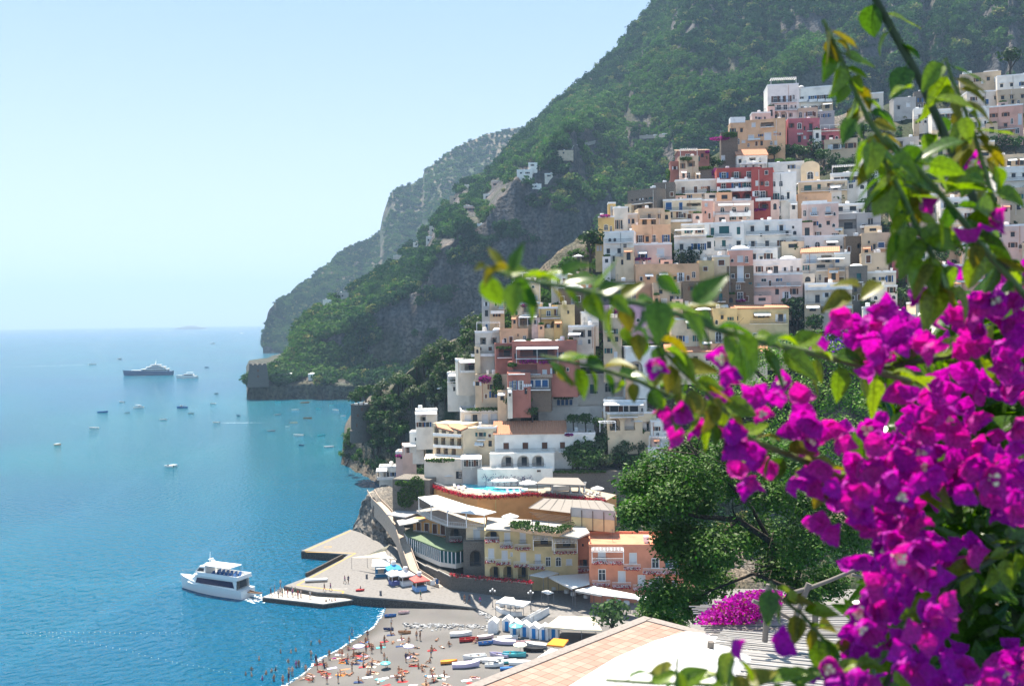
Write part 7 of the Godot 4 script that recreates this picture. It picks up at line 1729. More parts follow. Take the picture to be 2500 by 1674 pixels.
func build_yachts() -> void:
	var p := onp(360, 916, 0)
	var t := thing("superyacht", "long grey blue superyacht with stacked white decks far out", "yacht", p, PI + 0.06)
	put("hull", hull_mesh(58, 10, 5.0, 1.5, false, 0.95), mat(srgb(0.1, 0.15, 0.24), 0.35), t)
	for e in [[-24.0, 8.0, 4.2, 5.0, 7.6], [-20.0, 2.0, 3.8, 7.6, 10.2], [-15.0, -3.0, 3.2, 10.2, 12.6]]:
		var b := mb(); var w: float = e[2]
		b.box(Vector3(e[0], e[3], -w), Vector3(e[1] - 2.0, e[4] - 0.3, w)); b.tri(Vector3(e[1] - 2.0, e[3], w), Vector3(e[1] + 1.5, e[3], 0), Vector3(e[1] - 2.0, e[4] - 0.3, w)); b.tri(Vector3(e[1] + 1.5, e[3], 0), Vector3(e[1] - 2.0, e[3], -w), Vector3(e[1] - 2.0, e[4] - 0.3, -w)); b.tri(Vector3(e[1] + 1.5, e[3], 0), Vector3(e[1] - 2.0, e[4] - 0.3, -w), Vector3(e[1] - 2.0, e[4] - 0.3, w))
		put("deckhouse", b.mesh(), bmat("white"), t)
		b = mb(); b.box(Vector3(e[0] + 1.0, e[3] + 0.7, -w - 0.05), Vector3(e[1] - 3.0, e[4] - 1.0, w + 0.05)); put("window_band", b.mesh(), M.glass, t)
		b = mb(); b.box(Vector3(e[0] - 1.5, e[4] - 0.3, -w - 0.5), Vector3(e[1] - 1.0, e[4], w + 0.5)); put("deck", b.mesh(), bmat("white"), t)
	var b := mb(); b.tube([Vector3(-9, 12.6, 0), Vector3(-10, 18, 0)], [0.7, 0.15], 6); b.box(Vector3(-10.2, 15.0, -2.2), Vector3(-9.2, 15.3, 2.2)); put("mast", b.mesh(), bmat("white"), t)
	b = mb(); b.box(Vector3(8.5, 5.6, -3.0), Vector3(18, 6.4, 3.0)); b.lathe([[0.0, 7.5], [1.2, 7.0], [1.2, 6.4]], 8); put("bow_tender", b.mesh(), bmat("white"), t)
	t = thing("motor_yacht", "smaller white motor yacht anchored right of the superyacht", "yacht", onp(455, 923, 0), PI)
	put("hull", hull_mesh(24, 5.6, 2.6, 1.2, false, 0.95), bmat("white"), t)
	b = mb(); b.box(Vector3(-8, 2.6, -2.2), Vector3(3, 4.6, 2.2)); b.tri(Vector3(3, 2.6, 2.2), Vector3(6.5, 2.8, 0), Vector3(3, 4.6, 2.2)); b.tri(Vector3(6.5, 2.8, 0), Vector3(3, 2.6, -2.2), Vector3(3, 4.6, -2.2)); b.tri(Vector3(6.5, 2.8, 0), Vector3(3, 4.6, -2.2), Vector3(3, 4.6, 2.2)); put("deckhouse", b.mesh(), bmat("white"), t)
	b = mb(); b.box(Vector3(-7, 3.2, -2.25), Vector3(2.4, 4.1, 2.25)); put("window_band", b.mesh(), M.glass, t)
	b = mb(); b.box(Vector3(-7, 6.3, -2.0), Vector3(0, 6.5, 2.0))
	for x in [-6.5, -0.5]:
		for z in [-1.8, 1.8]: b.tube([Vector3(x, 4.6, z), Vector3(x, 6.3, z)], [0.1, 0.1], 4)
	put("flybridge", b.mesh(), bmat("white"), t)

# ---------- trees, villas, towers, road ----------
func project(q: Vector3) -> Vector2:
	var c := cb.inverse() * (q - eye)
	return Vector2(1250.0 + F * c.x / -c.z, 837.0 - F * c.y / -c.z)
const VILLAS := [[1300, 1322, 450, 461, "W", "small white house above the bare cliff near the town", "455,4,4,n:1308"], [1330, 1350, 424, 435, "V", "pale house high above the bare cliff near the town", "429,4,4,n:1340"], [1216, 1240, 499, 510, "V", "pale terraced house below the row of white parasols", "504,4,4,n:1224 1234"], [1148, 1168, 529, 540, "B", "small sandy house under the pinkish villa", "534,4,4,n:1158"], [1008, 1026, 592, 602, "W", "little white house lowest on the wooded ridge", "597,4,4,n:1016"], [1290, 1312, 398, 408, "W", "white house beside the wooded ridge just below the road", "403,4,4,n:1300"], [1155, 1195, 547, 570, "W", "two storey white villa with dark doors on the middle of the headland slope", "555,6,5,n:1162 1172 1182 1190;564,5,5,n:1164 1178"], [1132, 1166, 503, 526, "Q", "pinkish villa above the two storey white villa", "511,6,5,n:1140 1148 1156"], [1180, 1210, 474, 488, "W", "white villa below the row of white parasols", "481,5,4,n:1188 1200"], [1098, 1128, 479, 494, "B", "low beige house at the crest of the headland slope", "486,4,5,n:1110"], [1228, 1266, 478, 487, "W", "terrace with a row of white parasols on the slope", ""], [1040, 1063, 578, 598, "W", "white house at the edge of the slope over the cliff", "586,5,4,n:1046 1056"], [1075, 1107, 583, 593, "W", "long low white house near the cliff edge", "588,4,4,n:1088"], [1048, 1066, 553, 573, "V", "small whitish house above the cliff edge houses", "562,5,4,n:1056"], [1262, 1300, 415, 431, "W", "white house high up beneath the road", "422,4,5,n:1272 1288"], [1200, 1225, 442, 461, "Q", "pink house halfway up the slope", "450,5,4,n:1208 1216"], [1134, 1148, 452, 462, "V", "tiny pale house near the skyline", ""], [788, 808, 732, 750, "W", "tiny white chapel with a bell gable on the far slope", "742,5,4,a:796"], [822, 850, 715, 730, "G", "grey house among trees on the far slope", "722,4,4,n:836"], [960, 984, 624, 634, "V", "low white wall house on the headland's shoulder", ""], [698, 716, 914, 927, "W", "white domed summer house at the cliff foot, left", "921,4,4,a:706"], [752, 770, 914, 927, "W", "white domed summer house at the cliff foot, right", "921,4,4,a:760"], [1360, 1400, 368, 378, "B", "low beige house just under the mountain road", "373,4,4,n:1376"], [1236, 1262, 452, 466, "B", "sandy house on the open slope", "458,5,4,n:1248"]]
const ROCKS := [[1090, 770, 150, 120], [970, 850, 110, 70], [1120, 890, 110, 80], [1310, 500, 140, 120], [1190, 650, 90, 60], [1750, 170, 80, 30], [1560, 300, 60, 30], [1240, 620, 60, 50], [930, 940, 120, 40]]
func wooded(q: Vector3) -> bool:
	var p := project(q)
	if p.x < 900 and q.y < 13.0 + 3.0 * sin(p.x * 0.07): return false
	for r in ROCKS:
		var d := Vector2((p.x - r[0]) / r[2], (p.y - r[1]) / r[3]).length()
		if d < 1.0 and rng.randf() < 0.8 - 0.5 * d * d * d: return false
	for v in VILLAS:
		if p.x > v[0] - 5 and p.x < v[1] + 5 and p.y > v[2] - 3 and p.y < v[3] + 16: return false
	return true
func mountain_at(px: float, py: float) -> Vector3:
	var b := pl(MBASE, px); var r := b + pl(MRUN, px); var top := eye.y + (hor(px) - pl(SIL_NEAR, px)) * r / F
	for i in 400:
		var t := i / 400.0; var d := lerpf(b, r, slope_at(px, MPROF, t) * shore_step(px, t, top)); var h := top * t
		if hor(px) - (h - eye.y) * F / d <= py:
			var v := ray(px, hor(px)); return Vector3(v.x * d, h, v.z * d)
	return at(px, py, r)
func tree_proto(called: String, label: String, sd: int, leaves: int, size: float, clumps: int, squash: float, c: Color, trunk_h: float, cat := "tree") -> Node3D:
	var t := thing(called, label, cat, Vector3.ZERO)
	var b := mb(); b.tube([Vector3(0, -0.6, 0), Vector3(0.06, trunk_h * 0.6, 0.03), Vector3(0, trunk_h + 0.3, 0)], [0.11, 0.08, 0.05], 6)
	for k in 3: b.tube([Vector3(0.05, trunk_h * 0.7, 0), Vector3(cos(k * 2.1) * 0.4, trunk_h + 0.45, sin(k * 2.1) * 0.4)], [0.05, 0.02], 4)
	put("trunk", b.mesh(), M.bark, t)
	var m := leafy(c.linear_to_srgb(), Color(0.5, 0.75, 0.2)); 
	put("crown", crown_mesh(sd, leaves, size, clumps, squash), m, t, Vector3(0, trunk_h + 0.6, 0))
	return t
func grow(protos: Array, used: Dictionary, i: int, where: Vector3, s: float, label: String, group: String) -> void:
	var p: Node3D = protos[i]; var t := p
	if used.has(i): t = dup(p, where, rng.randf() * TAU, label, group)
	else:
		used[i] = true; p.position = where; p.rotation.y = rng.randf() * TAU; tag(p, label, "", group)
	t.scale = Vector3(s, s * rng.randf_range(0.85, 1.15), s)
func build_trees() -> void:
	var pr := [tree_proto("olive_tree", "", 201, 420, 0.13, 12, 0.75, lin(0.095, 0.12, 0.06), 0.5), tree_proto("broadleaf_tree", "", 202, 420, 0.15, 11, 0.8, lin(0.05, 0.1, 0.025), 0.5), tree_proto("lemon_tree", "", 203, 380, 0.14, 9, 0.8, lin(0.075, 0.15, 0.025), 0.35), tree_proto("umbrella_pine", "", 204, 420, 0.13, 12, 0.35, lin(0.035, 0.065, 0.02), 1.3), tree_proto("dark_cypress", "", 205, 360, 0.13, 9, 1.0, lin(0.025, 0.055, 0.02), 0.3)]
	var used := {}
	var r := RandomNumberGenerator.new(); r.seed = 12
	for k in 84:
		var px := r.randf_range(905, 1165); var lo := pl(CREST, px) + 8; var py := lo + pow(r.randf(), 0.8) * clampf(lerpf(130.0, 150.0, (px - 905) / 260.0), 40, 190)
		if py > 1000 and px > 985: continue
		var kd := 0 if r.randf() < 0.72 else 1
		var zone: String = ["at the cliff end of the grove", "in the middle of the grove", "in the grove towards the town", "right beside the town's left edge"][clampi(int((px - 905) / 65.0), 0, 3)]
		grow(pr, used, kd, at(px, py, depth_at(px, py) + 5.0), r.randf_range(2.4, 4.0), ["silvery olive tree ", "dark bushy tree "][kd] + zone + (", upper row" if py - lo < 45 else ", halfway down" if py - lo < 95 else ", lower row"), "trees in the grove on the promontory")
	for e in [[870, 985, 3.4, 1], [892, 975, 3.6, 1], [925, 1000, 3.4, 1], [938, 1030, 3.2, 1], [905, 1030, 3.0, 1], [858, 1062, 2.6, 2], [885, 1068, 3.0, 2], [925, 1060, 3.4, 1], [950, 1050, 2.6, 0], [845, 1075, 2.2, 2], [880, 965, 2.6, 1], [955, 1095, 3.0, 1], [920, 1095, 2.8, 1], [975, 1020, 2.6, 0], [985, 1060, 2.4, 2]]:
		grow(pr, used, e[3], at(e[0], e[1] + 6, depth_at(e[0], e[1])), e[2], ("wind bent tree on the cliff edge " + ("left of" if e[0] < 858 else "behind" if e[1] < 1010 else "right of" if e[0] > 935 else "below") + " the round tower"), "trees around the round tower")
	var gardens := [[1440, 640, 4.6, 3, "dark flat topped umbrella pine left of the pale pink house"], [1404, 648, 2.0, 1, "small bush tree beside the umbrella pine"], [1665, 640, 3.6, 4, "dark tree in front of the long white hotel, left of two"], [1692, 636, 4.2, 4, "dark tree in front of the long white hotel, right of two"], [1940, 622, 4.2, 1, "dark green tree between the white hotel and the orange roof"], [1935, 752, 4.6, 1, "tall dark tree in the gap below the orange tile roof"], [1948, 775, 3.6, 4, "lower dark tree in the gap below the orange tile roof"], [2136, 722, 4.4, 2, "bright green round tree beside the stone house with pale dome"], [2120, 755, 3.0, 1, "darker shrub under the bright green round tree"], [1640, 430, 3.2, 2, "light green tree left of the long off white house"], [1722, 394, 3.6, 1, "leftmost dark tree on the garden wall by the red hotel"], [1740, 398, 3.4, 4, "second dark tree on the garden wall by the red hotel"], [1758, 402, 2.6, 1, "small dark tree beside the ruined rock tower"], [1890, 372, 3.6, 1, "garden tree left of the pergola under the pink house"], [1912, 364, 3.4, 2, "light garden tree under the tan house's end"], [1935, 370, 3.8, 1, "garden tree under the deep pink house, left"], [1962, 372, 3.6, 1, "garden tree under the deep pink house, middle"], [1990, 366, 4.4, 4, "tall dark garden tree under the deep pink house, right"], [2012, 384, 3.4, 1, "garden tree in front of the long low beige house"], [2034, 400, 3.8, 4, "dark garden tree below the long low beige house"], [1976, 400, 2.6, 2, "bright garden bush above the vaulted cream house"], [1905, 396, 2.4, 2, "bright hedge tree above the white house with roof lights"], [1930, 394, 2.4, 2, "bright hedge tree behind the white house's roof lights"],
		[2060, 410, 4.0, 1, "dark tree over the black windowed house, left"], [2090, 404, 3.8, 4, "dark tree over the black windowed house, right"], [2124, 440, 4.0, 4, "dark tree hanging beside the black windowed house"], [2120, 500, 3.4, 1, "tree right of the white house with wide windows"], [2060, 330, 4.2, 4, "dark tree right of the long pink terrace"], [2075, 300, 4.0, 1, "tree beside the white top hotel's right end"], [2130, 290, 4.2, 1, "tree on the bare slope right of the top hotel"], [2160, 300, 3.4, 4, "dark tree left of the grey house on the upper right"], [2110, 320, 3.4, 1, "tree below the low grey white house"], [2150, 340, 3.0, 0, "pale tree above the white house hidden among leaves"], [2310, 240, 4.6, 4, "dark tree between stone house and skyline houses"], [2340, 250, 4.0, 1, "tree left of the grey white house with the blanket"], [2470, 172, 6.5, 3, "big umbrella pine on the skyline at the upper right"], [2420, 350, 3.4, 1, "hedge tree above the house with three awnings, left"], [2450, 352, 3.6, 4, "hedge tree above the house with three awnings, middle"], [2482, 354, 3.6, 1, "hedge tree above the house with three awnings, right"], [2350, 620, 4.0, 1, "tree below the white house low on the right"], [2390, 630, 3.6, 4, "dark tree above the salmon pink house"], [2300, 635, 3.2, 1, "tree above the pergola house on the right"], [2200, 730, 3.6, 1, "tree left of the bright domed house"], [2240, 720, 3.8, 4, "dark tree behind the bright domed house"], [2060, 780, 4.0, 1, "tree below the white terraced house with blue doors"], [2110, 812, 3.6, 2, "light tree below the small white terrace house"], [1990, 800, 4.0, 1, "garden tree right of the big ochre house"],
		[1188, 780, 2.6, 2, "bright green bush tree left of the slim grey tower"], [1165, 805, 2.6, 0, "olive tree right under the slim grey tower"], [1220, 960, 3.0, 2, "lush green tree in front of the brick red house, left"], [1285, 975, 3.4, 2, "lush green tree in front of the brick red house, right"], [1248, 985, 2.4, 2, "small green tree beside the flat white roof"], [1300, 1010, 2.6, 1, "green shrub left of the blank white terrace wall"], [1295, 838, 1.8, 2, "banana like bush between yellow and red houses"], [1015, 1110, 3.0, 2, "bright lemon tree under the little left slope houses"], [1022, 1160, 3.0, 1, "round green tree on the ivy wall"], [1000, 1150, 2.6, 2, "bright tree left of the ivy wall's round tree"], [1400, 1030, 2.6, 1, "dark climbing shrub on the terrace right of the tile roof"], [1430, 1034, 2.6, 1, "dark shrub under the blank white terrace wall"], [1460, 1040, 2.2, 2, "vine shrub beside the two open arches"]]
	for e in gardens: grow(pr, used, e[3], at(e[0], e[1] + e[2] * 4.0, depth_at(e[0], e[1]) + 1.0), e[2] * (0.8 if e[3] != 3 else 1.0), e[4], "")
	for k in 26:
		var px := 1370.0 + r.randf() * 200.0; var py := 1080.0 + r.randf() * 70.0
		grow(pr, used, [1, 2, 1, 0][k % 4], at(px, py + 6, 241.0 + (1150 - py) * 0.1), r.randf_range(1.8, 3.2), "tree or shrub in the walled garden right of the villa", "trees in the garden right of the villa")
	# near the beach
	grow(pr, used, 1, onp(1495, 1552, 2.0), 3.6, "single round grey green tree by the tiled terrace", "")
	# pines on the headland
	for e in [[668, 900, 9.0, "lone umbrella pine beside the headland watchtower"], [708, 905, 8.0, "pine rising from the rocks right of the watchtower"], [470, 0, 0, ""]]:
		if e[2] > 0: grow(pr, used, 3, mountain_at(e[0], e[1] + 14), e[2] * 0.55, e[3], "")
	# the big tree in front
	big_tree("big_tree", "large dark green tree with an arching limb in front of the salmon hotel", [[1560, 1180, 46], [1620, 1140, 52], [1560, 1250, 40], [1680, 1095, 46], [1640, 1210, 56], [1720, 1160, 60], [1800, 1090, 52], [1880, 1100, 56], [1960, 1120, 56], [1650, 1300, 48], [1700, 1380, 48], [1640, 1330, 40], [1690, 1320, 46], [1760, 1330, 56], [1840, 1300, 56], [1900, 1380, 50], [1960, 1330, 60], [1980, 1220, 60], [1880, 1200, 56], [1620, 1450, 44], [1600, 1490, 36], [1680, 1470, 46], [1740, 1420, 46], [1640, 1520, 34], [1700, 1220, 50], [1800, 1180, 50], [2040, 1180, 60], [2060, 1300, 60], [2020, 1420, 46], [1960, 1450, 40], [1590, 1210, 44]], 58.0, 5.0, 2000, 0.14, lin(0.06, 0.125, 0.02),
		[[[1990, 1560], [1940, 1440], [1880, 1320], [1800, 1268], [1720, 1262], [1640, 1250], [1570, 1215]], [[1880, 1320], [1830, 1230], [1760, 1160], [1700, 1110]], [[1940, 1440], [1980, 1300], [1960, 1180], [1900, 1100]], [[1800, 1268], [1740, 1330], [1700, 1390], [1640, 1460]], [[1940, 1440], [1840, 1400], [1740, 1440], [1660, 1480]]])
	big_tree("twiggy_tree", "lighter green twiggy tree behind the purple flowers", [[1740, 930, 40], [1790, 890, 44], [1850, 870, 46], [1920, 860, 46], [1990, 850, 46], [2060, 870, 50], [1700, 990, 40], [1760, 1000, 46], [1840, 960, 50], [1920, 950, 50], [2000, 960, 50], [2080, 960, 50], [1880, 1030, 46], [1960, 1040, 46], [2050, 1050, 50], [2130, 880, 50], [2150, 980, 50]], 74.0, 5.0, 900, 0.13, lin(0.12, 0.2, 0.04),
		[[[2000, 1200], [1960, 1050], [1900, 960], [1840, 900], [1780, 870]], [[1960, 1050], [2020, 950], [2080, 880]], [[1900, 960], [1820, 960], [1720, 970]], [[1960, 1050], [1880, 1020], [1800, 1020]]])
	var pb := mb(); var pr2 := RandomNumberGenerator.new(); pr2.seed = 6
	for k in 240: sprig(pb, pr2, at(2080 + pr2.randfn() * 45, 835 + pr2.randfn() * 18, 71.0), 0.14, lin(0.16, 0.12, 0.4))
	tag(put("wisteria", pb.mesh(), M.bloom_purple), "lavender blue blossoms on top of the twiggy tree", "flowers")
func big_tree(called: String, label: String, clumps: Array, d: float, spread: float, per: int, size: float, c: Color, limbs: Array) -> void:
	var t := thing(called, label, "tree", at(limbs[0][0][0], limbs[0][0][1], d)); var o := -t.position
	var r := RandomNumberGenerator.new(); r.seed = per
	for i in limbs.size():
		var p := []; var rad := []; var n: int = limbs[i].size()
		for k in n:
			p.append(at(limbs[i][k][0], limbs[i][k][1], d + sin(k * 1.3 + i) * 1.2)); rad.append((0.3 if i == 0 else 0.15) * (1.0 - 0.85 * k / (n - 1)) * (d / 58.0))
		var b := mb(); b.tube(p, rad, 7)
		for k in 10:   # twigs
			var a: Vector3 = p[1 + r.randi() % (n - 1)]; b.tube([a, a + Vector3(r.randfn(), r.randfn() * 0.6 + 0.3, r.randfn()) * 0.9, a + Vector3(r.randfn(), r.randfn() * 0.8 + 0.5, r.randfn()) * 1.8], [0.05, 0.03, 0.012], 4)
		put("limb" if i else "trunk", b.mesh(), M.bark, t, o)
	var b := mb()
	for q in clumps:
		var m := at(q[0], q[1], d + r.randfn() * spread * 0.5); var rr: float = q[2] * d / F
		for k in per:
			var dv := Vector3(r.randfn(), r.randfn(), r.randfn()).normalized()
			var pos := m + dv * rr * Vector3(1.15, 0.85, 1.15) * pow(r.randf_range(0.1, 1.0), 0.5) * (1.0 + absf(r.randfn()) * 0.22)
			var k2 := (dv * 0.5 + Vector3(r.randfn() * 0.5, 0.7 + r.randfn() * 0.4, r.randfn() * 0.5)).normalized()
			var a := k2.cross(Vector3(r.randfn(), r.randfn() - 0.5, r.randfn())).normalized(); var e := k2.cross(a); var s := size * r.randf_range(0.6, 1.3)
			b.col = c * r.randf_range(0.7, 1.4)
			b.trin(pos - a * s, pos + e * s * 0.45 - k2 * s * 0.1, pos + a * s - k2 * s * 0.2, k2, k2, k2); b.trin(pos - a * s, pos + a * s - k2 * s * 0.2, pos - e * s * 0.45 - k2 * s * 0.1, k2, k2, k2)
	put("crown", b.mesh(), leafy(Color.WHITE, Color(0.6, 0.85, 0.2), 0.5), t, o)

func build_outlying() -> void:
	for e in VILLAS:
		var q := mountain_at((e[0] + e[1]) / 2.0, e[3]); var d := -(q - eye).dot(cb.z) - 7.0
		house(e[0], e[1], e[2], e[3], e[4], "dome" if "domed" in e[5] else "flat", e[5], e[6], "", {"d": d, "deep": 8, "called": "villa", "cat": "villa", "group": ""})
	# mountain road with its retaining wall and cars
	var pts := [[1400, 372], [1440, 362], [1480, 352], [1540, 347], [1600, 344], [1660, 340], [1720, 336], [1780, 334]]
	var b := mb(); var prev := Vector3.ZERO
	for i in pts.size():
		var q := mountain_at(pts[i][0], pts[i][1]) + Vector3(0, 3.0, 6.0)
		if i > 0:
			b.quad(prev - Vector3(0, 2.5, 0), q - Vector3(0, 2.5, 0), q, prev); b.quad(prev, q, q + Vector3(0, 0, -7), prev + Vector3(0, 0, -7)); b.quad(prev, q, q + Vector3(0, 1.0, 0), prev + Vector3(0, 1.0, 0))
		prev = q
	setting("mountain_road", b.mesh(), M.concrete, "road cut along the mountain flank on a pale retaining wall")
	b = mb(); b.box(Vector3(-2.1, 0.3, -0.9), Vector3(2.1, 1.0, 0.9)); b.quad(Vector3(-1.9, 1.0, 0.85), Vector3(1.2, 1.0, 0.85), Vector3(0.7, 1.6, 0.7), Vector3(-1.5, 1.6, 0.7)); b.quad(Vector3(-1.5, 1.6, 0.7), Vector3(0.7, 1.6, 0.7), Vector3(0.7, 1.6, -0.7), Vector3(-1.5, 1.6, -0.7)); b.quad(Vector3(1.2, 1.0, -0.85), Vector3(-1.9, 1.0, -0.85), Vector3(-1.5, 1.6, -0.7), Vector3(0.7, 1.6, -0.7)); b.quad(Vector3(1.2, 1.0, 0.85), Vector3(1.2, 1.0, -0.85), Vector3(0.7, 1.6, -0.7), Vector3(0.7, 1.6, 0.7)); b.quad(Vector3(-1.9, 1.0, -0.85), Vector3(-1.9, 1.0, 0.85), Vector3(-1.5, 1.6, 0.7), Vector3(-1.5, 1.6, -0.7))
	for x in [-1.3, 1.3]:
		for z in [-0.9, 0.9]: b.tube([Vector3(x, 0.32, z - 0.1), Vector3(x, 0.32, z + 0.1)], [0.32, 0.32], 8)
	var car := b.mesh()
	for k in 13:
		var px := 1478.0 + k * 21.0; tag(put("parked_car", car, M.white, self, mountain_at(px, pl(pts, px)) + Vector3(0, 3.05, 3.6), 0.12), "white car parked along the distant mountain road", "car", "cars along the mountain road")
	# watchtower on the point
	var p := at(630, 931, 757); var t := thing("watchtower", "square tapering stone watchtower on the tip of the headland", "tower", p, 0.25)
	b = mb(); var w0 := 8.4; var w1 := 6.6; var h := 13.4
	var lo := [Vector3(-w0, -4, w0), Vector3(w0, -4, w0), Vector3(w0, -4, -w0), Vector3(-w0, -4, -w0)]; var hi := [Vector3(-w1, h, w1), Vector3(w1, h, w1), Vector3(w1, h, -w1), Vector3(-w1, h, -w1)]
	for i in 4: b.quad(lo[i], lo[(i + 1) % 4], hi[(i + 1) % 4], hi[i])
	b.quad(hi[0], hi[1], hi[2], hi[3]); put("wall", b.mesh(), M.masonry, t)
	b = mb()
	for k in 4: b.box(Vector3(-w1 + k * w1 * 0.53, h, w1 - 1.0), Vector3(-w1 + k * w1 * 0.53 + w1 * 0.34, h + 0.9, w1))
	put("battlement", b.mesh(), M.masonry, t)
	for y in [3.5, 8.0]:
		b = mb(); var z := lerpf(w0, w1, (y + 4.0) / (h + 4.0)) + 0.05; b.box(Vector3(-0.7, y, z - 0.6), Vector3(0.7, y + 1.8, z + 0.1)); put("shutter_or_opening_shade", b.mesh(), M.shutter_brown, t)  # shade of a window opening, put in as a dark brown box
	b = mb()
	for k in 3: b.box(Vector3(8.5 + k * 3.4, 0, 2), Vector3(9.1 + k * 3.4, 3.4, 3))
	b.box(Vector3(8.0, 3.4, 2), Vector3(17, 4.4, 3)); put("arcade", b.mesh(), M.masonry, t)
	p = at(884, 1052, 362); t = thing("round_tower", "round stone tower on the green cliff with white terrace furniture on top", "tower", p)
	b = mb(); b.lathe([[4.6, -4.0], [4.5, 0.2], [4.7, 0.4], [4.25, 0.9], [4.05, 9.4], [4.15, 9.4], [4.15, 10.2], [3.7, 10.2], [3.7, 9.5], [0, 9.5]], 28); put("wall", b.mesh(), M.masonry, t)
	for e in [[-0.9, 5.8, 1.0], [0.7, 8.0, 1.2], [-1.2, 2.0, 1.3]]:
		b = mb(); var z := sqrt(16.8 - e[0] * e[0]); b.box(Vector3(e[0] - 0.35, e[1], z - 0.4), Vector3(e[0] + 0.35, e[1] + e[2], z + 0.12)); put("shutter_or_opening_shade", b.mesh(), M.shutter_brown, t)  # dark brown boxes coloured to stand for the shaded window openings
	for k in 3:
		b = mb(); b.box(Vector3(-2.6 + k * 1.9, 9.5, 0.4), Vector3(-1.4 + k * 1.9, 10.6 + 0.3 * (k % 2), 1.6)); put("terrace_box", b.mesh(), M.cloth, t)
	p = onp(465, 803.5, 0); 
	b = mb(); b.lathe([[0.0, 0.62], [0.25, 0.6], [0.6, 0.36], [0.85, 0.3], [1.0, 0.0], [1.0, -0.2]], 18)
	var isl := put("islet", b.mesh(), mat(srgb(0.1, 0.1, 0.09), 0.95), self, p); isl.scale = Vector3(200, 62, 90); tag(isl, "hazy low island on the horizon", "", "", "structure")

